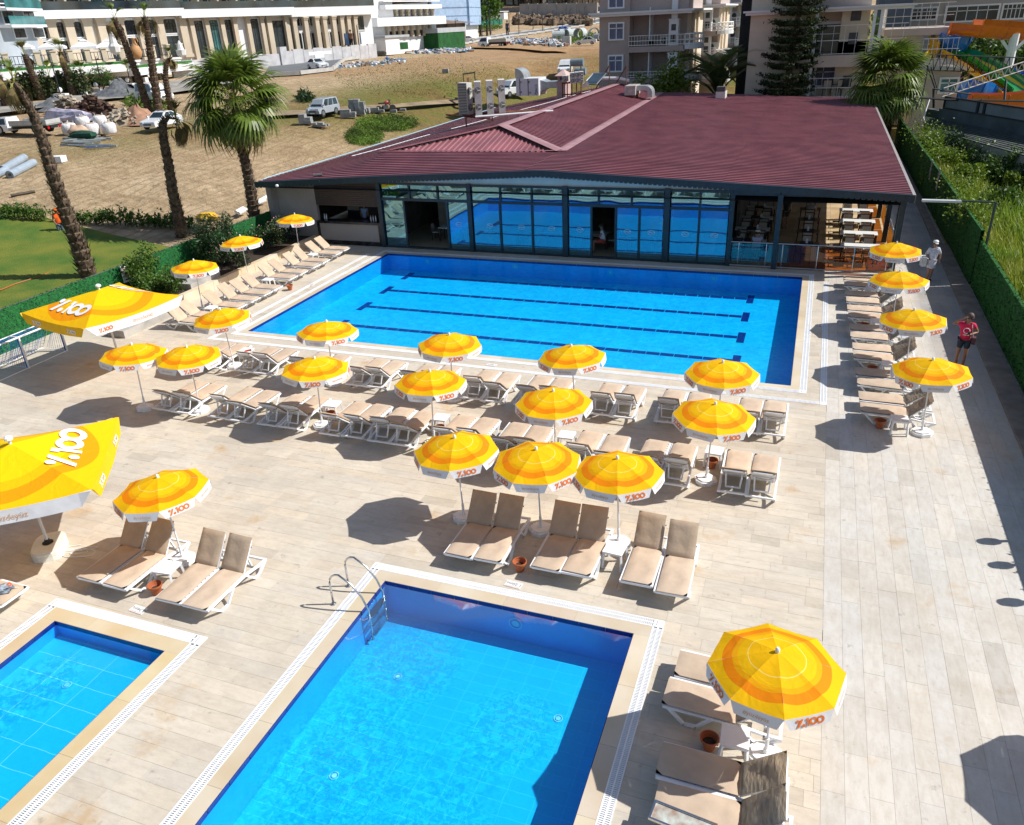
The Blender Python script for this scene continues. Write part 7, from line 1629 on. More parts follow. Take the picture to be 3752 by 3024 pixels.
# ---------------- apartment blocks
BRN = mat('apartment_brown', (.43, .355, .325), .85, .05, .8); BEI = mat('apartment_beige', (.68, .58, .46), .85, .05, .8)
def yseg(x0, x1, Y): return Seg((x0, Y), (x1, Y))
def railing(mb, seg, u0, u1, z0, z1, off, step=.28):
	for z_ in (z0 + .08, (z0 + z1) / 2, z1): seg.box(mb, u0, u1, z_ - .025, z_ + .025, off - .03, off + .03)
	for k in range(int((u1 - u0) / step) + 1): seg.box(mb, u0 + k * step - .014, u0 + k * step + .014, z0, z1, off - .02, off + .02)
C9 = crop(2150, 0, 3.59)
def apartment(name, lab, Y, crp, xl, xm, xr, cor, floors, wins, back):
	"""xl..xm: plain wall with windows; xm..xr: balconies. cor: cornice pixel y (bottom, top)"""
	t = thing(name, lab, 'apartment block', (0, 0, 0)); a = onY(*crp(xl, 500), Y).x; b = onY(*crp(xm, 500), Y).x; c = onY(*crp(xr, 500), Y).x; S_ = yseg(a, c, Y)
	zc0, zc1 = onY(*crp(xl + 300, cor[0]), Y).z, onY(*crp(xl + 300, cor[1]), Y).z
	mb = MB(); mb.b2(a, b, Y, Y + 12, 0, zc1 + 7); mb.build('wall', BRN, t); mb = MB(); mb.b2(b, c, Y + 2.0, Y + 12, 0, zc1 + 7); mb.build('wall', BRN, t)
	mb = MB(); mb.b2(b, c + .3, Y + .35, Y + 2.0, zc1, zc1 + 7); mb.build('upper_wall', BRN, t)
	mb = MB(); mb.b2(a - .7, c + .8, Y - .7, Y + 12.3, zc0, zc1 - .12); mb.b2(a - .9, c + 1.0, Y - .9, Y + 12.5, zc1 - .12, zc1 + .05); mb.build('cornice', WWALL, t)
	for (yf, yr) in floors:
		zf_, zr_ = onY(*crp(xm + 300, yf), Y).z, onY(*crp(xm + 300, yr), Y).z
		bf_ = MB(); bf_.b2(b, c + .2, Y - .3, Y + 2.0, zf_ - .5, zf_); bf_.build('balcony_slab', BRN, t)
		r_ = MB(); railing(r_, S_, b - a, c - a + .2, zf_ + .05, zr_, .25); 
		r_.build('balcony_railing', WHITE_P, t, kind='stuff')
		for k in range(6):      # rounded side of the balcony on the sunny corner
			pass
		rb = MB(); n_ = 10
		for k in range(n_ + 1):
			th = -math.pi / 2 + math.pi * .9 * k / n_; px_, py_ = c + .2 + 1.5 * math.cos(th), Y + 1.3 + 1.5 * math.sin(th); rb.tube([(px_, py_, zf_), (px_, py_, zr_)], .06, 4)
		for z_ in (zf_ + .1, (zf_ + zr_) / 2, zr_): rb.tube([(c + .2 + 1.5 * math.cos(-math.pi / 2 + math.pi * .9 * k / n_), Y + 1.3 + 1.5 * math.sin(-math.pi / 2 + math.pi * .9 * k / n_), z_) for k in range(n_ + 1)], .07, 4)
		rb.build('round_balcony_railing', WHITE_P, t); bs = MB(); bs.prism([(c + .1, Y - .3)] + [(c + .2 + 1.6 * math.cos(-math.pi / 2 + math.pi * .9 * k / n_), Y + 1.3 + 1.6 * math.sin(-math.pi / 2 + math.pi * .9 * k / n_)) for k in range(n_ + 1)] + [(c + .1, Y + 2.9)], zf_ - .35, zf_); bs.build('round_balcony_slab', WWALL, t)
		w_ = c - .95; mb = MB(); mb.b2(w_ - .45, w_ + .45, Y - .1, Y + .8, zf_, zf_ + 2.2); mb.b2(w_ - .5, w_ + .5, Y - .15, Y + .85, zf_ + 2.2, zf_ + 2.3); bq = mb.build('balcony_fireplace', WWALL, t); MB().b2(w_ - .22, w_ + .22, Y - .13, Y - .1, zf_ + 1.3, zf_ + 1.85).build('niche', DARKGREY, bq); MB().b2(w_ - .25, w_ + .25, Y - .13, Y - .1, zf_ + .3, zf_ + .95).build('niche', DARKGREY, bq)
		MB().b2(w_ - .28, w_ + .28, Y + .1, Y + .7, zf_ + 2.3, zf_ + 4.4).build('chimney_stack', WWALL, t)
		MB().b2(b + (c - b) * .36, b + (c - b) * .36 + .1, Y + .1, Y + 2, zf_, zf_ + 3.4).build('dividing_screen', WWALL, t)
		ac = MB(); ac.b2(b + (c - b) * .52, b + (c - b) * .52 + 1.2, Y + 1.6, Y + 2.0, zf_ + 2.9, zf_ + 3.75); a_ = ac.build('cooling_unit', ACW, t); fn_ = MB(); fn_.tube([(b + (c - b) * .52 + .4, Y + 1.58, zf_ + 3.3), (b + (c - b) * .52 + .4, Y + 1.6, zf_ + 3.3)], .3, 12); fn_.build('fan', DARKGREY, a_)
		st_ = MB(); sx = b + (c - b) * .68; st_.b2(sx, sx + .7, Y + .3, Y + .8, zf_ + .7, zf_ + .76)
		for dx in (0, .62): st_.b2(sx + dx, sx + dx + .08, Y + .3, Y + .38, zf_, zf_ + .7)
		st_.build('balcony_stool', WHITE_PL, t)
	for (x0, y0, x1, y1) in wins:
		p0, p1 = onY(*crp(x0, y0), Y), onY(*crp(x1, y1), Y); w = window(S_, t, p0.x - a, p1.x - a, p1.z, p0.z, CURT, WHITE_PL, .14, mull=2, off=0.0, bars=True)
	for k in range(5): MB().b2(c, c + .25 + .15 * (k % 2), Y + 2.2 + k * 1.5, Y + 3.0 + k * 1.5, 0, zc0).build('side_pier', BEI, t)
	MB().b2(c, c + .12, Y + 2.0, Y + 12, 0, zc0).build('sunny_side_wall', BEI, t)  # sunny side in a lighter beige, its sunlight put into the colour
	return t
apartment('apartment_block', 'brown apartment block with white balconies directly behind the restaurant roof', 83, C9, 165, 560, 1270, (215, 165), [(610, 465), (1035, 940)], [(305, 318, 475, 510), (298, 745, 462, 930), (300, -60, 478, 90)], 0)
b2a = apartment('apartment_block', 'middle wing of the brown apartments with small rounded balconies, farther back', 98, C9, 1440, 1450, 1690, (100, 60), [(405, 300), (725, 655), (1040, 965)], [], 0)
b2b = apartment('apartment_block', 'farthest narrow wing of the brown apartments beside the dark stair tower', 116, C9, 1770, 1780, 1930, (65, 35), [(310, 225), (570, 505), (820, 760)], [], 0)
stt = thing('stair_tower', 'dark lattice stair tower between the apartment wings', 'tower', (0, 0, 0)); xa, xb = onY(*C9(2000, 500), 84).x, onY(*C9(2130, 500), 84).x; MB().b2(xa, xb, 84.5, 90, 0, 18).build('wall', mat('dark_slate', (.045, .05, .06), .7, .2, 1), stt)
lt = MB()
for k in range(9): lt.b2(xa + k * (xb - xa) / 9, xa + k * (xb - xa) / 9 + .06, 84.3, 84.36, 0, 18)
for k in range(16): lt.b2(xa, xb, 84.28, 84.3, 1 + k * 1.1, 1.06 + k * 1.1)
lt.build('lattice', IRON, stt, kind='stuff')
st2 = MB()
for k in range(14): q = onY(*C9(1690 + k * 9, 780 + k * 13), 90); st2.b2(q.x, q.x + .5, 89, 91, q.z - .1, q.z)
st2.tube([onY(*C9(1680, 740), 89), onY(*C9(1815, 940), 89)], .05, 4); tag(st2.build('garden_stairs', BEI), 'outdoor stairs between the apartment wings', 'stairs')
# right hand apartment with the big window
t = thing('beige_apartment', 'beige apartment block behind the conifer with a wide white framed window', 'apartment block', (0, 0, 0)); Y = 78.6
a, b, c = onY(*C4(175, 400), Y).x, onY(*C4(560, 400), Y).x, onY(*C4(1010, 400), Y).x; zc0, zc1 = onY(*C4(600, 122), Y).z, onY(*C4(600, 75), Y).z; zfl = onY(*C4(700, 400), Y).z; zg_ = onY(*C4(700, 700), Y).z
MB().b2(a, b, Y, Y + 10, 0, zc1 + 7).build('wall', BEI, t); MB().b2(b, c - 1.2, Y + 1.8, Y + 10, 0, zc1 + 7).build('wall', BEI, t); MB().b2(a, c, Y + .3, Y + 1.8, zc1, zc1 + 7).build('upper_wall', BRN, t)
MB().b2(a - .4, c + 3.2, Y - .7, Y + 9, zc0 + .3, zc1).build('cornice', WWALL, t); MB().b2(a - .6, c + 3.4, Y - .9, Y + 9.2, zc1, zc1 + .15).build('cornice_lip', WWALL, t)
MB().b2(b - .3, c + 3.0, Y - .5, Y + 1.8, zfl - .9, zfl).build('balcony_slab', BEI, t); MB().b2(b - .3, c + 3.0, Y - .6, Y + 1.8, zg_ - .3, zg_).build('balcony_slab', WWALL, t)
S_ = yseg(a, c, Y)
for zf_ in (zfl, zg_): r_ = MB(); railing(r_, S_, b - a - .3, c - a + 3.0, zf_ + .05, zf_ + 2.3 if zf_ == zfl else zf_ + 1.6, .45, .9); r_.build('balcony_railing', WHITE_P, t)
for (x0, y0, x1, y1, m_) in ((582, 182, 828, 398, DG), (640, 478, 785, 608, CURT), (575, 485, 632, 660, CURT)):
	p0, p1 = onY(*C4(x0, y0), Y + 1.8), onY(*C4(x1, y1), Y + 1.8); window(yseg(a, c, Y + 1.8), t, p0.x - a, p1.x - a, p1.z, p0.z, m_, WHITE_PL, .22, mull=2)
for x_ in (640, 1045, 1095): q = onY(*C4(x_, 400), Y - .4).x; MB().b2(q - .12, q + .12, Y - .5, Y - .3, zfl - .1 if x_ > 1000 else 0, zc0 + .3).build('white_post', WHITE_PL, t)
for zf_ in (zfl, zg_):
	q = onY(*C4(925, 300), Y + .8).x; mb = MB(); mb.b2(q - 1.1, q + 1.1, Y + .6, Y + 1.6, zf_, zf_ + 4.4); w = mb.build('balcony_fireplace', mat('cream_tiles', (.60, .54, .42), .7, .05, 1), t); MB().b2(q - .4, q + .4, Y + .55, Y + .6, zf_ + 2.6, zf_ + 3.4).build('niche', DARKGREY, w); MB().b2(q - .35, q + .35, Y + .55, Y + .6, zf_ + .8, zf_ + 1.7).build('niche', DARKGREY, w)
for k in range(3): q = onY(*C4(740 + k * 60, 660), Y + .4); ch = dup(CH0, (q.x, Y + .4, zg_ + .02), k, 'balcony chair on the lower balcony behind the conifer, %s from the left' % ORD_[k], (1.6, 1.6, 1.6)); ch['group'] = 'balcony chairs behind the conifer'
# ---------------- water slide tower and neighbours on the right
C8 = crop(3000, 0, 1.617)
gbld = thing('grey_hotel_block', 'pale grey building with wide windows behind the water slides', 'building', (0, 0, 0)); Y = 124; xa, xb = onY(*C8(400, 100), Y).x, onY(*C8(1230, 100), Y).x + 8
MB().b2(xa, xb, Y, Y + 12, 0, 30).build('wall', mat('grey_beige_wall', (.42, .39, .36), .85, .05, .5), gbld); Sg = yseg(xa, xb, Y)
for x0, y0, x1, y1 in ((762, 45, 1052, 115), (1100, 30, 1208, 105), (840, 260, 1040, 330), (1068, 250, 1216, 320), (560, 55, 690, 110)):
	p0, p1 = onY(*C8(x0, y0), Y), onY(*C8(x1, y1), Y); window(Sg, gbld, p0.x - xa, p1.x - xa, p1.z, p0.z, DG, WHITE_PL, .2, mull=5)
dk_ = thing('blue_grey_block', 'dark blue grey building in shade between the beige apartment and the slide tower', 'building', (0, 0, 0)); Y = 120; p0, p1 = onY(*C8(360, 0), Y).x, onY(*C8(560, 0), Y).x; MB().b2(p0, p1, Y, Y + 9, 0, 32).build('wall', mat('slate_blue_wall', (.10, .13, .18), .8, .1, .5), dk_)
for k in range(3): MB().b2(p0 + 1 + k * 3.8, p0 + 3.4 + k * 3.8, Y - .1, Y, 13 + 0, 15.5).build('window', DG, dk_)
tw = thing('slide_tower', 'pale slide tower with white railed platforms and a small yellow slide', 'water slide tower', (0, 0, 0)); Y = 87; PINKW = mat('pale_pink_render', (.56, .48, .43), .85, .06, .6)
p0, p1 = onY(*C8(612, 300), Y), onY(*C8(760, 170), Y); zt_ = onY(*C8(650, 165), Y).z; zm = onY(*C8(690, 345), Y).z; x0 = onY(*C8(395, 150), Y).x; x1 = onY(*C8(790, 150), Y).x
MB().b2(x0, x1, Y, Y + 6, zt_ - .6, zt_).build('top_platform', PINKW, tw); MB().b2(x0 + .3, x0 + 3.4, Y + .4, Y + 5, 0, zt_ - .6).build('shaft', PINKW, tw); q = onY(*C8(690, 250), Y).x; MB().b2(q, x1 - .3, Y + .4, Y + 5, 0, zt_ - .6).build('shaft', PINKW, tw)
xm0, xm1 = onY(*C8(605, 340), Y - 2).x, onY(*C8(820, 340), Y - 2).x; MB().b2(xm0, xm1, Y - 2, Y + 1, zm - .4, zm).build('middle_platform', PINKW, tw)
r_ = MB(); railing(r_, yseg(x0, x1, Y), 0, x1 - x0, zt_, zt_ + 2.0, 0, .7); railing(r_, Seg((x0, Y + 5), (x0, Y)), 0, 5, zt_, zt_ + 2, 0, .7); railing(r_, yseg(xm0, xm1, Y - 2), 0, xm1 - xm0, zm, zm + 1.7, 0, .4); r_.build('white_railing', WHITE_P, tw, kind='stuff')
for k in range(16): q = (k / 16); MB().b2(x0 + 3.4 + q * 3.0, x0 + 3.7 + q * 3.0, Y + .4, Y + 1.8, zm + (zt_ - zm) * q - .2, zm + (zt_ - zm) * q).build('stair_tread', WWALL, tw)
YS = mat('slide_yellow', (.75, .42, .01), .25, .05, 2, coat=.5); OS = mat('slide_orange', (.62, .15, .012), .25, .06, 2, coat=.5); BS = mat('slide_blue', (.01, .16, .55), .25, .08, 2, coat=.5); GS = mat('slide_green', (.01, .25, .06), .25, .08, 2, coat=.5)
def slide(name, lab, pts, w, dep, m, ang=None, deep=180):
	"""open half-pipe along the points"""
	t = thing('water_slide', lab, 'water slide', (0, 0, 0)); pts = [Vector(p) for p in pts]; n_ = 8
	Q = []
	for i in range(len(pts) - 1):
		for s_ in range(5): Q.append(pts[i].lerp(pts[i + 1], s_ / 5))
	Q.append(pts[-1]); mb = MB(); mb.smooth = True
	for shell in (1.0, .93):
		vs = []
		for i, p in enumerate(Q):
			d = (Q[min(i + 1, len(Q) - 1)] - Q[max(i - 1, 0)]).normalized(); s = Vector((d.y, -d.x, 0)).normalized(); u = s.cross(d).normalized(); u = u if u.z > 0 else -u
			for k in range(n_ + 1): a = math.pi * k / n_; vs.append(p + s * math.cos(a) * w / 2 * shell - u * math.sin(a) * dep * shell)
		mb.add(vs, [(i * (n_ + 1) + k, i * (n_ + 1) + k + 1, (i + 1) * (n_ + 1) + k + 1, (i + 1) * (n_ + 1) + k) for i in range(len(Q) - 1) for k in range(n_)])
	mb.build('channel', m, t); rj = MB()
	for i in range(0, len(Q), 5):
		p = Q[i]; d = (Q[min(i + 1, len(Q) - 1)] - Q[max(i - 1, 0)]).normalized(); s = Vector((d.y, -d.x, 0)).normalized(); u = s.cross(d).normalized(); u = u if u.z > 0 else -u
		rj.tube([p + s * math.cos(math.pi * k / n_) * w / 2 * 1.03 - u * math.sin(math.pi * k / n_) * dep * 1.03 for k in range(n_ + 1)], .05, 4)
	rj.build('joint_ring', m, t); return t
slide('s', 'orange slide starting at the top platform and running off to the right', [onY(*C8(790, 135), 86.0), onY(*C8(960, 150), 86.0), onY(*C8(1100, 162), 87.0), onY(*C8(1240, 172), 88.0), onY(*C8(1300, 185), 89.0)], 1.5, 1.0, OS)
slide('s', 'second orange slide behind the first one near the right edge', [onY(*C8(950, 115), 92.0), onY(*C8(1100, 122), 93.0), onY(*C8(1300, 135), 93.0)], 1.6, 1.4, OS)
slide('s', 'green half of the long slide falling to the lower right', [onY(*C8(765, 235), 88.0), onY(*C8(800, 285), 87.5), onY(*C8(900, 305), 86.6), onY(*C8(1010, 360), 85.4), onY(*C8(1110, 430), 84.0), onY(*C8(1225, 520), 82.0)], 2.5, .8, GS)
slide('s', 'yellow half of the long slide below the green one', [onY(*C8(760, 290), 86.4), onY(*C8(850, 330), 86.0), onY(*C8(950, 385), 85.0), onY(*C8(1060, 460), 83.6), onY(*C8(1170, 540), 82.0)], 3.0, .8, YS)
slide('s', 'blue curved slide just below the orange start', [onY(*C8(770, 190), 87.0), onY(*C8(800, 215), 86.5), onY(*C8(845, 215), 87.0), onY(*C8(868, 190), 89.0), onY(*C8(840, 170), 91.0)], 1.6, 1.4, BS)
slide('s', 'blue spiral slide above the orange trough near the pool wall', [onY(*C8(845, 500), 81.0), onY(*C8(870, 480), 80.0), onY(*C8(930, 480), 80.0), onY(*C8(985, 500), 82.0), onY(*C8(1070, 540), 83.0)], 2.0, 1.6, BS)
slide('s', 'blue slide behind the steel truss at the right edge', [onY(*C8(1110, 410), 89.0), onY(*C8(1180, 440), 88.0), onY(*C8(1260, 470), 87.0)], 2.2, 1.5, BS)
slide('s', 'low orange trough slide behind the dark pool wall', [onY(*C8(905, 555), 77.0), onY(*C8(1000, 560), 77.0), onY(*C8(1120, 555), 77.0), onY(*C8(1260, 540), 77.0)], 2.0, 1.2, OS)
slide('s', 'small yellow slide hanging from the wall of the slide tower', [onY(*C8(690, 210), 86.8), onY(*C8(688, 260), 86.4), onY(*C8(680, 300), 85.6), onY(*C8(655, 318), 85.0)], .9, .5, YS)
ts = thing('slide_pylon', 'white forked pylon holding up the orange slides', 'pylon', (0, 0, 0)); a, b = onY(*C8(1090, 540), 87.0), onY(*C8(1165, 200), 87.0); mb = MB(); mb.tube([Vector((b.x, 87, 0)), b], .38, 10).build('shaft', WHITE_PL, ts); MB().tube([b - Vector((0, 0, 1.6)), b + Vector((-1.6, 0, .3))], .14, 6).tube([b - Vector((0, 0, 1.6)), b + Vector((1.6, 0, .3))], .14, 6).build('fork', WHITE_PL, ts)
# pool annex: pink wall with roof, window, dark wall, truss
an = thing('pool_annex', 'pink walled annex with a dark shingle roof and a teal window', 'building', (0, 0, 0)); Y = 78
xa, xb = onY(*C8(560, 600), Y).x, onY(*C8(830, 500), Y).x; zr = onY(*C8(700, 415), Y).z; MB().b2(xa, xb, Y, Y + 6, 0, zr).build('wall', PINKW, an); p0, p1 = onY(*C8(728, 470), Y), onY(*C8(808, 545), Y); window(yseg(xa, xb, Y), an, p0.x - xa, p1.x - xa, p1.z, p0.z, TURQ, WHITE_PL, .15)
z2 = onY(*C8(700, 355), Y + 6).z; mb = MB()
for k in range(12):
	w0, w1 = k / 12, (k + 1) / 12; mb = MB(); mb.add([(xa - .3, Y - .5 + 6.5 * w0, zr + (z2 - zr) * w0 + .03), (xb + .8, Y - .5 + 6.5 * w0, zr + (z2 - zr) * w0 + .03), (xb + .8 - 2 * w1, Y - .5 + 6.5 * w1, zr + (z2 - zr) * w1), (xa - .3, Y - .5 + 6.5 * w1, zr + (z2 - zr) * w1)], [(0, 1, 2, 3)]); mb.build('shingle_course', mat('shingle_dark', (.07, .085, .08), .9, .3, 3), an)
dw = thing('dark_pool_wall', 'long dark grey rendered wall with framed panels below the slides', 'wall', (0, 0, 0)); DWM = mat('dark_render', (.085, .11, .12), .9, .25, .5); DWP = mat('grey_panel', (.19, .22, .24), .8, .12, .6)
WS = Seg((7.9, 72.4), (16.2, 54.0)); zb_, zm_, zt_ = 1.9, WS.uv(*C8(1000, 690))[1], WS.uv(*C8(1000, 612))[1]; ux = lambda x_: WS.uv(*C8(x_, 640))[0]
mb = MB(); WS.box(mb, ux(715), WS.L, 0, zm_, -.4, 0); mb.build('wall', DWM, dw); mb = MB(); WS.box(mb, -.3, ux(712), 0, WS.uv(*C8(640, 648))[1], -.6, -.2); mb.build('wall', DWM, dw)
for p, q in ((ux(735), ux(935)), (ux(940), ux(975)), (ux(980), WS.L)):
	mb = MB(); WS.box(mb, p, q, zm_, zt_, -.3, -.1); mb.build('panel', DWP, dw); mb = MB(); WS.box(mb, p, q, zt_ - .05, zt_ + .05, -.1, 0); WS.box(mb, p, q, zm_ + .01, zm_ + .1, -.1, 0); WS.box(mb, p - .04, p + .06, zm_, zt_, -.1, .0); WS.box(mb, q - .06, q + .04, zm_, zt_, -.1, .0); mb.build('panel_frame', IRON, dw)
lr = thing('low_shingle_roof', 'low dark shingle roof in front of the dark pool wall, edged by brambles', 'roof', (0, 0, 0)); f0, f1 = g(3395, 470, 2.1), g(3800, 585, 2.1); k0, k1 = Vector((7.7, 72.2, 2.5)), Vector((15.6, 54.6, 2.5))
for k in range(10):
	w0, w1 = k / 10, (k + 1) / 10; mb = MB(); mb.add([f0.lerp(k0, w0) + Vector((0, 0, .04)), f1.lerp(k1, w0) + Vector((0, 0, .04)), f1.lerp(k1, w1), f0.lerp(k0, w1)], [(0, 1, 2, 3)]); mb.build('shingle_course', mat('shingle_dark', (.07, .085, .08), .9, .3, 3), lr)
MB().add([(f0.x, f0.y, 0), (f1.x, f1.y, 0), tuple(f1 - Vector((0, 0, .02))), tuple(f0 - Vector((0, 0, .02)))], [(0, 1, 2, 3)]).build('wall', mat('pale_rough_wall', (.34, .32, .29), .9, .15, .6), lr)
tr_ = thing('steel_truss_frame', 'black and white steel truss frame leaning over the dark pool wall', 'steel frame', (0, 0, 0)); mb = MB()
def P8(x_, y_, Y): return onY(*C8(x_, y_), Y)
def truss(mb, a, b, h, n_, r=.038):
	a, b = Vector(a), Vector(b); d = (b - a) / n_; up = Vector((0, 0, h))
	mb.tube([a, b], r, 4); mb.tube([a + up, b + up], r, 4)
	for k in range(n_): mb.tube([a + d * k, a + d * (k + .5) + up], r * .8, 4); mb.tube([a + d * (k + .5) + up, a + d * (k + 1)], r * .8, 4)
truss(mb, P8(640, 415, 73.0), P8(1216, 440, 73.0), 1.1, 14); truss(mb, P8(600, 640, 71.0), P8(640, 450, 71.5), .55, 6)
mb.tube([P8(640, 380, 73.0), P8(690, 530, 71.0)], .06, 4); mb.tube([P8(665, 400, 73.0), P8(700, 520, 71.0)], .05, 4); mb.tube([P8(575, 650, 69.0), P8(600, 580, 69.0), P8(740, 590, 69.0), P8(1216, 600, 69.0)], .07, 4); mb.tube([P8(680, 525, 70.0), P8(680, 640, 70.0)], .08, 4); mb.tube([P8(1110, 475, 71.0), P8(1100, 600, 70.0)], .08, 4); mb.tube([P8(965, 590, 69.0), P8(960, 690, 68.5)], .07, 4)
mb.tube([P8(685, 527, 70.0), P8(905, 560, 70.0)], .06, 4)
mb.build('black_truss', IRON, tr_)
mb = MB(); truss(mb, P8(730, 575, 70.0), P8(1216, 415, 73.0), .6, 12, .045)
for a_, b_ in (((740, 530), (955, 395)), ((850, 575), (1216, 440)), ((980, 590), (1216, 510)), ((1130, 600), (1216, 565)), ((870, 540), (900, 400))): MB().tube([P8(*a_, 84.0), P8(*b_, 86.0)], .05, 4).build('strut', mat('pale_steel', (.45, .42, .40), .5, .1, 3), tr_)
mb.build('white_truss', mat('pale_steel', (.45, .42, .40), .5, .1, 3), tr_)
tag(MB().tube([P8(660, 580, 69.5), P8(640, 640, 69.0), P8(620, 700, 68.5), P8(632, 730, 68.0)], .04, 4).build('hanging_cable', WHITE_PL), 'white cable hanging beside the steel truss', 'cable')
for i, (x_, y_) in enumerate(((900, 300), (960, 290), (1030, 310), (1090, 330), (1160, 340), (1210, 350), (300, 190))): p = P8(x_, y_ + 40, 105.0); tree('round green bush tree before the grey building, %s from the left' % ORD_[(i + 1) % 7], (p.x, 108, max(0, p.z - 4)), 2.8, 6.2, 700 + i, LEAF, 420, 'bushy trees by the slides', .55)
tag(MB().b2(-1, 1, 0, .3, 0, 3).build('small_notice', PLT), 'x', 'sign') if False else None
# ---------------- wild grass on the right
wg = MB(); 
def wf(u, v): x = 6.85 + u * 34; y = 10 + v * 64; return (x, y, -.02 + .25 * noise.noise(Vector((x * .3, y * .3, 1))) + .35 * sm(8, 14, x))
wg.grid(30, 40, wf).build('meadow_ground', mat('meadow_soil', (.16, .17, .03), .95, .3, .5, col2=(.28, .22, .08), bump=.05, bscale=12), kind='structure')
def grass(name, lab, n_, fn, hgt, m, wdt=.02, seed=1):
	rg2 = random.Random(seed); mb = MB(); vs = []; fs = []
	for i in range(n_):
		p = fn(rg2)
		if p is None: continue
		h_ = hgt * rg2.uniform(.5, 1.3) * p[3]; a = rg2.random() * 6.28; le = Vector((math.cos(a), math.sin(a), 0)) * h_ * rg2.uniform(.1, .6); s = Vector((-math.sin(a), math.cos(a), 0)) * wdt; o = Vector(p[:3]); k = len(vs)
		vs += [o - s, o + s, o + le * .4 + Vector((0, 0, h_ * .7)) + s * .7, o + le * .4 + Vector((0, 0, h_ * .7)) - s * .7, o + le + Vector((0, 0, h_))]; fs += [(k, k + 1, k + 2, k + 3), (k + 3, k + 2, k + 4)]
	mb.add(vs, fs); return tag(mb.build(name, m, kind='stuff'), lab, 'grass')
def gfn(rg2):
	x = 6.95 + abs(rg2.random() ** 1.3) * 22; y = rg2.uniform(14, 60); n_ = noise.noise(Vector((x * .25, y * .25, 4)));
	if n_ < -.12 and y < 34: return None
	if y > 50 and x > 9.5: return None
	return (x, y, 0 + .25 * noise.noise(Vector((x * .3, y * .3, 1))) + .35 * sm(8, 14, x), 1.0 + .7 * n_ + .5 * sm(32, 40, y)) if True else None
grass('wild_grass', 'tall wild green grass beyond the right hedge fence', 60000, gfn, .75, mat('wild_grass_green', (.17, .29, .02), .6, .5, .35, trans=.35, col2=(.33, .34, .05)), .028, 3)
grass('dry_grass', 'pale dry grass patches beyond the right hedge fence', 12000, lambda r_: (6.95 + r_.random() * 20, r_.uniform(14, 36), .2, 1), .4, mat('dry_grass_straw', (.42, .36, .14), .8, .3, .5, trans=.2), .02, 4)
for i in range(7):
	w_ = (i + .3) / 7; c_ = Vector((8.1, 65, 0)).lerp(Vector((13.2, 50.5, 0)), w_)
	shrub('bramble_bush', 'tall bramble thicket in front of the low shingle roof, %s from the fence' % ordw(i), (c_.x, c_.y, 0), (1.5, 1.5, 1.9 + .3 * (i % 2)), 1900, LEAFD if i % 2 else LEAF, .19, 950 + i)
for i, (x_, y_, s_, m_) in enumerate(((13.0, 49.5, 1.0, LEAFD), (17.0, 48.5, 1.1, LEAFD), (10.0, 48.0, .8, LEAF), (14.5, 46.0, .9, LEAFD), (9.0, 54, .9, LEAFY), (8.0, 60, .9, LEAFY), (20.5, 48, 1.0, LEAFD))):
	shrub('bramble_bush', 'green bramble bush before the dark tarpaulin, %s' % ['second from the left', 'right of the middle', 'leftmost low one', 'nearest one', 'yellow green one by the fence', 'yellow green one farthest along the fence', 'rightmost'][i], (x_, y_, 0), (2.0 * s_, 1.6 * s_, 1.7 * s_), 2200, m_, .20, 900 + i)
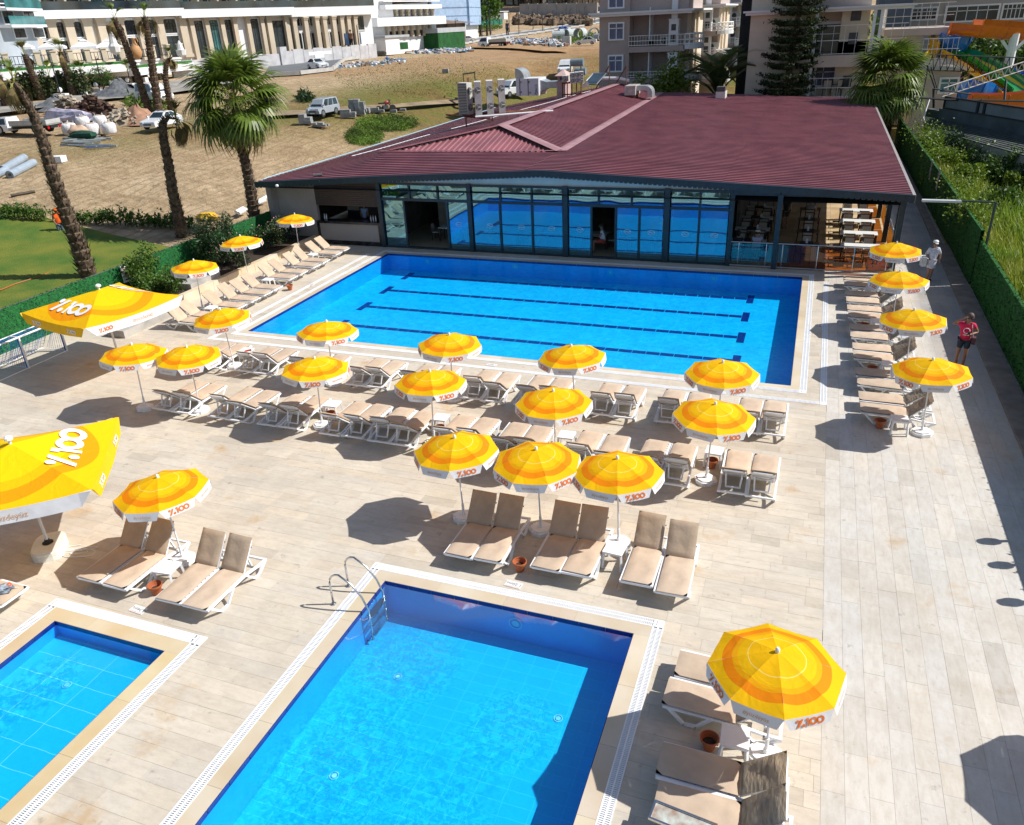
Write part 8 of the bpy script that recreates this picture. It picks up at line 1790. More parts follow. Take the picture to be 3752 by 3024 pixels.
# ================================================================ VEHICLES
TYRE = mat('tyre', (.02, .02, .021), .8, .1, 5); RIMM = mat('wheel_rim', (.35, .36, .37), .3, .1, 6, metal=.6); LAMPW = mat('headlight', (.6, .65, .7), .1, .05, 5, spec=.8); LAMPR = mat('tail_light', (.45, .01, .01), .2, .05, 5)
WGL = mat('car_glass', (.02, .035, .04), .05, .3, 2, spec=.9)
def paint(name, c): return mat(name, c, .25, .06, 1, coat=.6, spec=.5)
PW_ = paint('car_white', (.74, .76, .78)); PS_ = paint('car_silver', (.36, .40, .44))
def vehicle(name, lab, cat, p, rz, kind, m, L, W_, Hh):
	"""x forward; kind: sedan, hatch, van, box, pickup"""
	t = thing(name, lab, cat, (p[0], p[1], p[2]), rz); gr_ = .17 * Hh / 1.45; h = Hh
	if kind in ('sedan', 'hatch'):
		lo_ = [(-.5 * L, .30 * h), (-.49 * L, .22 * h), (.49 * L, .20 * h), (.5 * L, .32 * h), (.485 * L, .47 * h), (.40 * L, .55 * h), (.20 * L, .64 * h), (-.36 * L, .67 * h), (-.48 * L, .64 * h), (-.5 * L, .5 * h)]
		up = [(.20 * L, .63 * h), (.03 * L, .95 * h), (-.08 * L, h), (-.22 * L, .97 * h), (-.38 * L if kind == 'sedan' else -.44 * L, .66 * h)]
	elif kind == 'van':
		lo_ = [(-.5 * L, .22 * h), (.49 * L, .20 * h), (.5 * L, .34 * h), (.47 * L, .46 * h), (.32 * L, .55 * h), (-.5 * L, .56 * h)]; up = [(.32 * L, .54 * h), (.17 * L, .92 * h), (.08 * L, .97 * h), (-.3 * L, h), (-.475 * L, .97 * h), (-.495 * L, .54 * h)]
	else:
		lo_ = [(.16 * L, .15 * h), (.5 * L, .14 * h), (.5 * L, .36 * h), (.47 * L, .42 * h), (.16 * L, .42 * h)]; up = [(.47 * L, .41 * h), (.40 * L, .70 * h), (.36 * L, .74 * h), (.18 * L, .74 * h), (.16 * L, .41 * h)]
	mb = MB(); w = W_ / 2
	def slab(mb, poly, w0, taper_z0=None, taper=0):
		zs = [z for _, z in poly]; zm, zM = min(zs), max(zs); n = len(poly); vs = []
		for s_ in (-1, 1):
			for x, z in poly: vs.append((x, s_ * (w0 - taper * (z - zm) / (zM - zm + 1e-6)), z))
		mb.add(vs, [tuple(range(n - 1, -1, -1)), tuple(range(n, 2 * n))] + [(i, (i + 1) % n, n + (i + 1) % n, n + i) for i in range(n)])
	slab(mb, lo_, w); 
	body = mb.build('body', m, t); mb = MB(); slab(mb, up, w - .04, taper=.16 * h / 1.45); cabn = mb.build('cabin', m, t)
	zs = [z for _, z in up]; z0, z1 = min(zs), max(zs)
	def ww(z): return w - .04 - .16 * h / 1.45 * (z - z0) / (z1 - z0) + .012
	def gq(name, q, par): MB().add(q, [(0, 1, 2, 3)]).build(name, WGL, par)
	za, zb = z0 + .10 * (z1 - z0), z0 + .86 * (z1 - z0)
	def xat(z, front):
		pts = up if front else up[::-1]
		for (xa, zA), (xb, zB) in zip(pts, pts[1:]):
			if zA <= z <= zB + 1e-6: return xa + (xb - xa) * (z - zA) / (zB - zA + 1e-6)
		return pts[1][0]
	f0, f1, r0, r1 = xat(za, True) - .12, xat(zb, True) - .14, xat(za, False) + .12, xat(zb, False) + .14
	nwin = {'sedan': 2, 'hatch': 2, 'van': 3}.get(kind, 1)
	for s_ in (-1, 1):
		for k in range(nwin):
			a, b = k / nwin + .02, (k + 1) / nwin - .02
			q = [(f0 + (r0 - f0) * a, s_ * ww(za), za), (f0 + (r0 - f0) * b, s_ * ww(za), za), (f1 + (r1 - f1) * b, s_ * ww(zb), zb), (f1 + (r1 - f1) * a, s_ * ww(zb), zb)]; gq('side_window', q, cabn)
	xa, xb = xat(za, True), xat(zb, True); gq('windscreen', [(xa + .02, -ww(za) + .1, za), (xa + .02, ww(za) - .1, za), (xb + .03, ww(zb) - .12, zb), (xb + .03, -ww(zb) + .12, zb)], cabn)
	if kind not in ('box', 'pickup'):
		xa, xb = xat(za, False), xat(zb, False); gq('rear_window', [(xa - .02, -ww(za) + .1, za), (xa - .02, ww(za) - .1, za), (xb - .03, ww(zb) - .12, zb), (xb - .03, -ww(zb) + .12, zb)], cabn)
	for s_ in (-1, 1):
		MB().box((.492 * L, s_ * w * .74, .42 * h if kind in ('sedan', 'hatch', 'van') else .30 * h), (.08, .34, .12 * h)).build('headlight', LAMPW, body)
		MB().box((-.497 * L if kind not in ('box', 'pickup') else -.495 * L, s_ * w * .8, .5 * h if kind not in ('box', 'pickup') else .26 * h), (.05, .22, .12 * h)).build('tail_light', LAMPR, body)
		MB().box((xat(za, True) - .05, s_ * (w + .08), za + .08), (.12, .16, .14)).build('wing_mirror', m, cabn)
	MB().box((.5 * L, 0, .33 * h if kind in ('sedan', 'hatch', 'van') else .22 * h), (.03, w * 1.0, .10 * h)).build('grille', DARKGREY, body)
	MB().box((.505 * L, 0, .24 * h if kind in ('sedan', 'hatch', 'van') else .17 * h), (.02, .5, .11)).build('number_plate', PLT, body)
	R_ = .31 if kind in ('sedan', 'hatch') else .34 if kind == 'van' else .42
	for x in (.31 * L, -.30 * L):
		for s_ in (-1, 1):
			y = s_ * (w - .10); wh = MB().tube([(x, y - .11, R_), (x, y + .11, R_)], R_, 16).build('wheel', TYRE, t); MB().tube([(x, y + s_ * .08, R_), (x, y + s_ * .125, R_)], R_ * .62, 12).build('rim', RIMM, wh)
			MB().tube([(x, y - .10, R_ + .0), (x, s_ * (w + .005), R_ + .0)], R_ * 1.18, 16).build('wheel_arch', BLACK, body) if False else None
	if kind == 'box':
		MB().b2(-.5 * L, .13 * L, -w - .12, w + .12, .32 * h, h).build('cargo_box', mat('cargo_white', (.78, .79, .80), .4, .03, 1), t); MB().b2(-.5 * L, .15 * L, -.5, .5, .20 * h, .30 * h).build('chassis', BLACK, t)
	if kind == 'pickup':
		MB().b2(-.5 * L, .12 * L, -w, w, .36 * h, .42 * h).build('load_bed', mat('bed_grey', (.28, .28, .27), .7, .1, 2), t); MB().b2(-.5 * L, .15 * L, -.45, .45, .22 * h, .36 * h).build('chassis', BLACK, t)
		for y in (-w, w): MB().b2(-.5 * L, .12 * L, y - .03, y + .03, .40 * h, .60 * h).build('drop_side', mat('bed_side', (.46, .46, .44), .6, .1, 2), t)
		MB().b2(-.5 * L, -.49 * L, -w, w, .40 * h, .60 * h).build('tailgate', MATS['bed_side'], t)
	return t
def head(pa, pb, za=None):
	"""heading from ground pixel pa (rear) to pb (front)"""
	a, b = GT(*pa), GT(*pb); return math.atan2(b.y - a.y, b.x - a.x)
def veh(name, lab, cat, px, ang, kind, m, L, W_, Hh, pxw=None, dz=.18):
	p = GT(*px); return vehicle(name, lab, cat, (p.x, p.y, zt(p.x, p.y) + dz), ang, kind, m, L, W_, Hh)
veh('parked_car', 'white hatchback parked on the sand between two trimmed palms and the big fan palm', 'car', C1(1290, 1025), rad(-86), 'hatch', PW_, 3.9, 1.6, 1.4)
veh('parked_car', 'white sedan on the asphalt bend below the marble retaining wall', 'car', C2(572, 562), rad(-28), 'sedan', PW_, 4.1, 1.65, 1.4, dz=.36)
veh('silver_van', 'silver family van parked on the sand beside stacks of grey kerb blocks', 'van', C2(620, 930), rad(-92), 'van', PS_, 3.5, 1.5, 1.6)
veh('box_truck', 'white box truck standing on the road beside the guard booth', 'truck', C2(1365, 395), rad(205), 'box', PW_, 7.6, 2.3, 3.7, dz=.36)
veh('parked_car', 'white car seen from behind beside a street lamp on the far road', 'car', C2(1655, 356), rad(60), 'van', PW_, 3.8, 1.6, 1.8, dz=.36)
veh('parked_car', 'white sedan just right of the lamp beside the green clad shed', 'car', C2(1742, 346), rad(-150), 'sedan', PW_, 4.2, 1.7, 1.5, dz=.36)
veh('flatbed_pickup', 'white flatbed pickup on the orange earth beside the road', 'pickup truck', F4(700, 585), rad(172), 'pickup', PW_, 7.2, 2.2, 2.7)
veh('parked_car', 'white sedan on the grass beside the concrete rings near the brown apartments', 'car', F4(1812, 556), rad(188), 'sedan', PW_, 4.4, 1.7, 1.5)
veh('parked_van', 'small white van on the upper road before the hillside wall', 'van', F4(1370, 156), rad(-20), 'van', PW_, 6.0, 2.2, 2.5, dz=.5)
veh('white_pickup', 'white van with a loaded open bed behind the leaning palm trunk at the left', 'van', C1(215, 1070), rad(190), 'pickup', PW_, 6.0, 1.8, 1.9)
veh('parked_van', 'white van half hidden by two trimmed palms beside the gravel road', 'van', C1(1235, 838), rad(-18), 'van', PW_, 4.8, 1.8, 2.0, dz=.34)
veh('parked_van', 'white pickup van half hidden behind the air handling box', 'van', C3(372, 735), rad(-120), 'van', PW_, 4.2, 1.8, 1.9)
veh('parked_van', 'white van partly hidden behind the grey water tank', 'van', C3(762, 575), rad(-80), 'van', PW_, 4.0, 1.8, 2.0)
# excavator behind the cooling units
q = GT(*C2(1780, 810)); ex = thing('mini_excavator', 'small rusty excavator with a roll bar half hidden behind the tall cooling units', 'excavator', tuple(q), .4)
MB().b2(-1.1, 1.1, -.9, -.5, 0, .55).build('track', BLACK, ex); MB().b2(-1.1, 1.1, .5, .9, 0, .55).build('track', BLACK, ex); MB().b2(-.9, .8, -.7, .7, .55, 1.4).build('body', mat('excavator_cream', (.40, .36, .28), .6, .2, 2), ex)
MB().tube([(-.7, -.6, 1.4), (-.7, -.6, 3.0), (.6, -.6, 3.1), (.6, -.6, 1.4)], .06, 5).tube([(-.7, .6, 1.4), (-.7, .6, 3.0), (.6, .6, 3.1), (.6, .6, 1.4)], .06, 5).tube([(-.7, -.6, 3.0), (-.7, .6, 3.0)], .06, 5).build('roll_bar', IRON, ex)
MB().bar([(-.2, -.8, 1.2), (-.2, -2.6, 2.6), (-.2, -4.2, 1.4)], .25, .28).build('boom', RUST, ex); MB().blob((-.2, -4.3, 1.0), (.4, .5, .5), 3, 8, .2).build('bucket', RUST, ex)
q = GT(*C2(1110, 895)); mo = thing('motorcycle', 'dark red motorcycle parked beside the kerb blocks', 'motorcycle', tuple(q + Vector((0, 0, .1))), .9)
for x in (-.75, .75): w_ = MB().tube([(x, -.06, .32), (x, .06, .32)], .34, 14).build('wheel', TYRE, mo)
MB().tube([(-.7, 0, .35), (-.1, 0, .6), (.3, 0, .85), (.72, 0, .35)], .06, 6).tube([(.55, 0, .7), (.45, 0, 1.1)], .04, 5).tube([(.42, -.35, 1.12), (.42, .35, 1.12)], .03, 5).build('frame', IRON, mo); MB().blob((.15, 0, .88), (.32, .17, .17), 2, 8, .1).build('fuel_tank', paint('moto_red', (.35, .02, .03)), mo); MB().b2(-.7, 0, -.14, .14, .8, .92).build('saddle', BLACK, mo); MB().b2(-.3, .25, -.15, .15, .3, .65).build('engine', DARKGREY, mo)
# ================================================================ BUILDING SITE THINGS
BLK = mat('kerb_block_grey', (.30, .31, .31), .9, .15, 3)
def blocks(lab, px, nx, ny, nz, s, rz=.3, mess=.04):
	s = tuple(v_ * .56 for v_ in s)
	q = GT(*px); t = thing('block_stack', lab, 'concrete blocks', tuple(q), rz); rg2 = random.Random(nx * 7 + nz)
	for k in range(nz):
		for i in range(max(1, nx - (k == nz - 1))):
			for j in range(ny): s = [v_ for v_ in s]; MB().box((i * s[0] * 1.03 + rg2.uniform(-mess, mess), j * s[1] * 1.03 + rg2.uniform(-mess, mess), .05 + (k + .5) * s[2] * 1.01), s, rz=rg2.uniform(-.04, .04)).build('block', BLK, t)
blocks('square grey stack of blocks left of the silver van', C2(450, 985), 2, 2, 3, (1.0, .7, .5)); blocks('low loose grey stack of flat stones in front of the silver van', C2(550, 1005), 3, 2, 2, (.85, .6, .3), .2, .12)
blocks('stepped stack of grey blocks just right of the silver van', C2(770, 935), 3, 2, 3, (.85, .5, .42)); blocks('tall messy stack of grey blocks, highest of the stacks right of the silver van', C2(845, 915), 3, 2, 6, (.9, .6, .42), .3, .08)
blocks('grey block stack second from the tall messy one', C2(925, 898), 2, 2, 3, (.8, .6, .4)); blocks('low grey block stack left of the motorcycle', C2(1000, 893), 3, 1, 2, (.85, .6, .4)); blocks('single low row of pale slabs right of the motorcycle', C2(1165, 895), 2, 1, 1, (1.2, .8, .5)); blocks('farthest right pale slab of the block row', C2(1240, 882), 2, 1, 1, (1.1, .8, .4)); blocks('white cube block lying alone on the dry field', C2(1580, 580), 1, 1, 1, (1.5, 1.2, .9))
BAG = mat('sack_white', (.68, .68, .70), .8, .08, 3, bump=.05, bscale=4); q5 = [(560, 1065, 'leftmost of the big sacks'), (740, 1068, 'big white sack in front in the middle'), (870, 1060, 'rightmost big white sack'), (665, 1010, 'big sack at the back left of the middle'), (800, 1000, 'big sack at the back right')]
for i, (x_, y_, lab) in enumerate(q5):
	q = GT(*C1(x_, y_)); t = thing('builder_sack', 'white builder sack of sand, %s' % lab, 'sack', tuple(q), i * .6, 'white builder sacks on the sand'); t.scale = (.78,) * 3; mb = MB(); mb.smooth = True
	mb.lathe([(.66, 0), (.78, .3), (.80, .8), (.72, 1.15), (.55, 1.25)], 14); mb.build('sack', BAG, t); MB().blob((0, 0, 1.15), (.55, .55, .22), i, 10, .3).build('sand_fill', mat('sand_fill', (.42, .33, .24), .95, .15, 3), t)
	for a in range(4): c_, s_ = math.cos(a * 1.57 + .78) * .62, math.sin(a * 1.57 + .78) * .62; MB().tube([(c_, s_, 1.15), (c_ * .95, s_ * .95, 1.5), (c_ * .75, s_ * .75, 1.15)], .035, 4).build('loop_handle', BAG, t)
	MB().b2(-.8, .8, -.8, .8, -.1, .02).build('pallet', mat('pallet_wood', (.30, .21, .12), .9, .2, 4), t)
q = GT(*C1(632, 1085)); tag(MB().blob((0, 0, .35), (1.1, .7, .7), 8, 12, .4).build('half_empty_sack', mat('sack_peach', (.55, .38, .27), .85, .15, 2), loc=q, smooth=True), 'slumped peach coloured sack lying before the white builder sacks', 'sack')
PIPE = mat('pipe_blue_grey', (.30, .36, .42), .45, .08, 2)
for i, (x0, y0, x1, y1, r) in enumerate(((30, 1375, 200, 1275, .29), (85, 1415, 275, 1315, .29), (-60, 1430, 60, 1370, .27))):
	a, b = GT(*C1(x0, y0)), GT(*C1(x1, y1)); t = thing('metal_roll', 'pale blue grey sheeting roll on the sand at far left, %s' % ['rear one', 'front one', 'one cut by the edge'][i], 'roll', (0, 0, 0)); MB().tube([a + Vector((0, 0, r)), b + Vector((0, 0, r))], r, 14, caps=False).build('outer_sheet', PIPE, t); MB().tube([a + Vector((0, 0, r)), b + Vector((0, 0, r))], r * .35, 10).build('core', DARKGREY, t); MB().tube([a.lerp(b, .02) + Vector((0, 0, r)), a.lerp(b, .03) + Vector((0, 0, r))], r * .95, 14).build('rolled_edge', PIPE, t)
GPI = mat('pipe_grey', (.25, .28, .28), .5, .15, 3); rgp = random.Random(4)
for i in range(14):
	x0 = rgp.uniform(470, 700); y0 = rgp.uniform(1090, 1195); L = rgp.uniform(140, 260); a, b = GT(*C1(x0, y0)), GT(*C1(x0 + L, y0 + rgp.uniform(-25, 20)))
	tag(MB().tube([a + Vector((0, 0, .1)), b + Vector((0, 0, .12))], .09, 6).build('loose_pipe', GPI if i % 4 else STEEL), '%s pipe, %s laid of the loose pipes before the white sacks' % ('grey' if i % 4 else 'shiny', ordw(i)), 'pipe', 'loose pipes before the white sacks')
tag(MB().blob((0, 0, .3), (1.6, .6, .4), 5, 10, .3).build('green_net_roll', mat('net_dark_green', (.01, .06, .035), .9, .2, 3), loc=GT(*C1(660, 1100))), 'dark green net bundle in front of the white sacks', 'net')
def heap(name, lab, px, r, h, m, seed, n_=40, kindm=None, s=.35):
	q = GT(*px); t = thing(name, lab, 'heap', tuple(q)); rg2 = random.Random(seed); mb = MB()
	def fn(u, v): a = 2 * math.pi * u; k = 1 + .3 * noise.noise(Vector((math.cos(a) * 1.5, math.sin(a) * 1.5, seed))); return (r[0] * v * k * math.cos(a), r[1] * v * k * math.sin(a), h * (1 - v) ** 1.1 * (1 + .4 * noise.noise(Vector((u * 6, v * 4, seed)))) - .1)
	mb.grid(24, 8, fn); mb.build('mound', m, t, smooth=True)
	if kindm:
		db_ = MB()
		for _ in range(n_): v = rg2.random(); a = rg2.random() * 6.28; db_.box((r[0] * v * math.cos(a), r[1] * v * math.sin(a), h * (1 - v) + .1), (rg2.uniform(.3, 1.4) * s * 2, rg2.uniform(.2, .8) * s, rg2.uniform(.1, .5) * s), rz=rg2.random() * 3, rx=rg2.uniform(-.8, .8), ry=rg2.uniform(-.5, .5))
		db_.build('debris', kindm, t, kind='stuff')
	return t
heap('sand_heap', 'reddish sand heap behind the white hatchback', C1(1110, 965), (2.6, 2.0), 1.7, mat('reddish_sand', (.36, .20, .13), .95, .15, 2), 1)
heap('gravel_heap', 'dark grey gravel heap on the gravel road before the terrace', C1(965, 770), (5.0, 3.0), 2.1, mat('gravel_grey', (.15, .16, .17), .95, .25, 3), 2); heap('gravel_heap', 'flat dark gravel heap left of the street lamp foot', C1(440, 855), (4, 2.2), 1.3, mat('gravel_grey', (0, 0, 0)), 3)
heap('scrap_heap', 'heap of dark brown scrap and branches behind the white sacks', C1(760, 950), (4.2, 1.8), 2.0, mat('scrap_brown', (.10, .055, .035), .95, .4, 2), 4, 260, mat('scrap_dark', (.09, .05, .035), .9, .4, 2), .5); heap('rubble_heap', 'pale rubble heap of broken slabs left of the white hatchback', C1(960, 975), (2.2, 1.3), 1.0, mat('rubble_pale', (.38, .31, .22), .95, .2, 2), 5, 90, mat('rubble_grey', (.42, .36, .28), .9, .2, 3), .5); heap('earth_heap', 'brown earth heap with lumps left of the scrap heap', C1(560, 895), (3.2, 1.6), 1.5, mat('earth_brown', (.22, .15, .09), .95, .3, 2), 6, 60, mat('rubble_grey', (0, 0, 0)), .5)
tag(MB().blob((0, 0, .6), (3.8, .9, .7), 3, 14, .35).build('plastic_sheets', mat('lilac_sheet', (.50, .47, .58), .5, .2, 2), loc=GT(*C1(560, 975)), rz=-.2), 'lilac and clear plastic sheets loaded behind the leaning palm trunk', 'sheeting'); tag(MB().blob((0, 0, .5), (.5, .4, .7), 6, 10, .4).build('orange_netting', mat('bright_orange', (.8, .10, .02), .6, .1, 3), loc=GT(*C1(722, 955)) + Vector((0, 0, .6))), 'bright orange netting at the end of the plastic sheets', 'netting')
tag(MB().b2(-.5, .5, -.4, .4, 0, .45).build('white_box', WWALL, loc=GT(*C1(462, 1280)), rz=.3), 'small white box lying alone on the sand', 'box')
tag(MB().tube([GT(*A0(90, 265)) + Vector((0, 0, .1)), GT(*A0(280, 235)) + Vector((0, 0, .12))], .12, 5).build('wooden_beam', mat('beam_dark', (.10, .08, .06), .9, .2, 3)), 'dark wooden beam lying on the sand above the lawn hedge', 'beam')
q = g(*A0(1640, 440), .1); q = GT(*A0(1640, 440)); tag(MB().blob((0, 0, .15), (.75, .4, .22), 9, 10, .6).build('yellow_sack', mat('sack_yellow', (.75, .45, .03), .7, .2, 4), loc=q), 'small yellow sack on the sand behind the green fence', 'sack')
for i, (x0, y0, x1, y1) in enumerate(((1870, 420, 1930, 395), (1890, 430, 1950, 405), (2030, 345, 2110, 305), (2020, 355, 2100, 330))): a, b = GT(*A0(x0, y0)), GT(*A0(x1, y1)); tag(MB().tube([a + Vector((0, 0, .3)), b + Vector((0, 0, .35))], .12, 8).build('white_pipe', WHITE_PL), 'short white plastic pipe behind the fence, %s' % ['left of the palm, rear', 'left of the palm, front', 'right of the palm, rear', 'right of the palm, front'][i], 'pipe')
# rubbish along the road and concrete rings
rgr = random.Random(9); RC_ = [mat('rubbish_' + n_, c_, .7, .3, 1) for n_, c_ in (('white', (.62, .63, .64)), ('blue', (.08, .22, .45)), ('brown', (.30, .17, .10)), ('grey', (.36, .37, .38)), ('teal', (.05, .12, .15)))]
def litter(lab, crp, x0, x1, yfn, n_, s, seed):
	t = thing('rubbish_heap', lab, 'rubbish', (0, 0, 0)); rg2 = random.Random(seed)
	for mi, m_ in enumerate(RC_):
		mb = MB()
		for _ in range(int(n_ * (1.6, .5, .9, .8, .4)[mi])):
			x_ = rg2.uniform(x0, x1); y_ = yfn(x_) + rg2.gauss(0, 1) * (14 if crp is F4 else 8); q = GT(*crp(x_, y_)); mb.blob((q.x, q.y, q.z + s * .25), (rg2.uniform(.4, 1.3) * s, rg2.uniform(.3, 1) * s, rg2.uniform(.2, .7) * s), rg2.random() * 50, 5, 1.2)
		mb.build('rubbish', m_, t, kind='stuff')
litter('long heap of white, blue and brown rubbish between the pickup and the concrete rings', F4, 830, 1560, lambda x: 505 + (x - 830) * .04, 200, .8, 1); litter('white plastic and rubble strewn along the road verge beside the box truck', C2, 1270, 1790, lambda x: 408 - (x - 1500) * .02, 80, .6, 2); litter('scattered pale rubble on the bank by the bend of the road', C2, 640, 1260, lambda x: 538 - (x - 640) * .09, 70, .4, 3)
RING = mat('ring_concrete', (.42, .46, .46), .85, .1, 1)
for i, (x_, y_, r_) in enumerate(((1480, 490, 1.1), (1555, 475, 1.2), (1620, 480, 1.25), (1745, 483, 1.35), (1910, 480, 1.35), (1960, 500, .8))):
	q = GT(*F4(x_, y_)); a = Vector((math.cos(.4 * i + .3), math.sin(.4 * i + .3), 0)) * 1.6; t = thing('concrete_ring', 'big concrete drain pipe in the green patch by the far road, %s from the left' % ORD_[i], 'concrete pipe', tuple(q), 0, 'concrete drain pipes'); up_ = Vector((0, 0, r_)); mb = MB(); mb.tube([-a + up_, a + up_], r_, 18, caps=False); mb.tube([-a + up_, a + up_], r_ * .82, 18, caps=False); mb.build('pipe_shell', RING, t)
	mb = MB(); s_ = a.normalized(); n_ = Vector((-s_.y, s_.x, 0))
	for e_ in (-1, 1):
		c_ = a * e_ + up_; vs = []
		for k in range(18): an_ = 2 * math.pi * k / 18; d_ = n_ * math.cos(an_) + Vector((0, 0, 1)) * math.sin(an_); vs += [c_ + d_ * r_, c_ + d_ * r_ * .82]
		mb.add(vs, [(2 * k, 2 * ((k + 1) % 18), 2 * ((k + 1) % 18) + 1, 2 * k + 1) for k in range(18)])
	mb.build('pipe_rim', RING, t)
tag(MB().blob((0, 0, 1.6), (1.6, 1.0, .8), 3, 10, .5).build('blue_tarpaulin_bundle', mat('tarp_blue', (.03, .10, .42), .6, .2, 1), loc=GT(*F4(1535, 440))), 'bright blue tarpaulin bundle on top of the concrete drain pipes', 'tarpaulin')
tag(MB().b2(-.9, .9, -.6, .6, 0, 1.7).build('cable_box', mat('box_grey', (.45, .45, .43), .7, .1, 1), loc=GT(*F4(1578, 548))), 'grey utility box beside the rubbish heap', 'box')
def green_patch(lab, crp, x0, x1, y0, y1, n_, s, m, seed, grp=None):
	rg2 = random.Random(seed); mb = MB()
	for _ in range(n_): x_, y_ = rg2.uniform(x0, x1), rg2.uniform(y0, y1); k = ((x_ - (x0 + x1) / 2) / (x1 - x0) * 2) ** 2 + ((y_ - (y0 + y1) / 2) / (y1 - y0) * 2) ** 2
	for _ in range(n_):
		a = rg2.random() * 6.28; w = rg2.random() ** .6; x_, y_ = (x0 + x1) / 2 + (x1 - x0) / 2 * w * math.cos(a), (y0 + y1) / 2 + (y1 - y0) / 2 * w * math.sin(a)
		q = GT(*crp(x_, y_)); leafquad(mb, q + Vector((rg2.uniform(-.3, .3), rg2.uniform(-.3, .3), abs(rg2.gauss(0, 1)) * s * .5)), s * rg2.uniform(.4, 1), rg2, .25)
	return tag(mb.build('weeds', m, kind='stuff'), lab, 'weeds')
WEED = mat('weed_green', (.12, .20, .025), .7, .4, .5, trans=.3)
green_patch('bright green weeds on the sand beside the restaurant roof edge', C2, 880, 1360, 925, 1040, 7000, .38, WEED, 1); green_patch('leafy weeds in front of the green patch, lower left of the roof edge', C2, 800, 1080, 1000, 1160, 6500, .34, WEED, 2); green_patch('green grass around the concrete drain pipes', F4, 1430, 1970, 400, 540, 5000, .9, WEED, 3)
green_patch('sparse green weeds on the dry field below the road', C2, 700, 2100, 430, 780, 6000, .30, WEED, 4); green_patch('green strip below the net fence', F4, 380, 800, 305, 370, 2500, 1.0, WEED, 5); green_patch('yellow green bushes before the two tall trimmed palms', C1, 990, 1330, 780, 900, 900, .9, WEED, 6); green_patch('dark weeds left of the silver van', C2, 400, 540, 770, 810, 300, .9, LEAFD, 7)
# planted row along the far edge of the lawn
for i in range(34):
	x_ = -20 + i * 46; y_ = 428 + (x_ / 1700) * 88 if x_ > 200 else 425 + x_ * .02; q = GT(*A0(x_ + random.uniform(-8, 8), y_ + 6)); s_ = random.uniform(.8, 1.2)
	if i in (9, 10): continue
	shrub('hedge_plant', 'young light green plant along the far edge of the lawn, %s from the left' % ordw(i), (q.x, q.y, q.z), (.42 * s_, .4 * s_, .75 * s_), 130, LEAF, .2, 300 + i, cat='plant', asp=.4)['group'] = 'young plants along the lawn'
hs = MB(); pts = [g(*A0(x_, y_), .06) for x_, y_ in ((0, 1005), (120, 955), (330, 890), (455, 830), (330, 770), (270, 730), (290, 680), (380, 640), (480, 618))]; hs.tube([p + Vector((0, 0, .03)) for p in pts], .035, 5); tag(hs.build('garden_hose', mat('hose_orange', (.35, .10, .02), .6, .1, 5)), 'orange brown garden hose lying in a loop across the lawn', 'hose')
# ================================================================ PEOPLE
SKIN = mat('skin', (.42, .22, .14), .55, .06, 6); SKIND = mat('skin_tanned', (.32, .16, .10), .55, .06, 6)
def skinmesh(name, verts, edges, radii, m, parent, sub=2, root=0):
	me = bpy.data.meshes.new(name); me.from_pydata(verts, edges, []); o = bpy.data.objects.new(name, me); COL.objects.link(o)
	sk = o.modifiers.new('s', 'SKIN'); sk.use_smooth_shade = True; sd = o.modifiers.new('d', 'SUBSURF'); sd.levels = sub; sd.render_levels = sub
	for v, r in zip(me.skin_vertices[0].data, radii): v.radius = (r, r) if isinstance(r, (int, float)) else r; v.use_root = False
	me.skin_vertices[0].data[root].use_root = True
	dg = bpy.context.evaluated_depsgraph_get(); m2 = bpy.data.meshes.new_from_object(o.evaluated_get(dg)); bpy.data.objects.remove(o); m2.name = name; m2.materials.clear(); m2.materials.append(m)
	return put(name, m2, parent)
BASE = dict(pelvis=(0, 0, .95), waist=(0, 0, 1.08), chest=(0, 0, 1.28), neck=(0, 0, 1.47), headb=(0, -.01, 1.55), headm=(0, -.015, 1.63), headt=(0, 0, 1.71),
			sL=(-.17, 0, 1.40), sR=(.17, 0, 1.40), eL=(-.22, .02, 1.13), eR=(.22, .02, 1.13), wL=(-.24, -.04, .90), wR=(.24, -.04, .90),
			hL=(-.09, 0, .90), hR=(.09, 0, .90), kL=(-.10, -.02, .50), kR=(.10, -.02, .50), aL=(-.10, .03, .09), aR=(.10, .03, .09), tL=(-.11, -.13, .03), tR=(.11, -.13, .03))
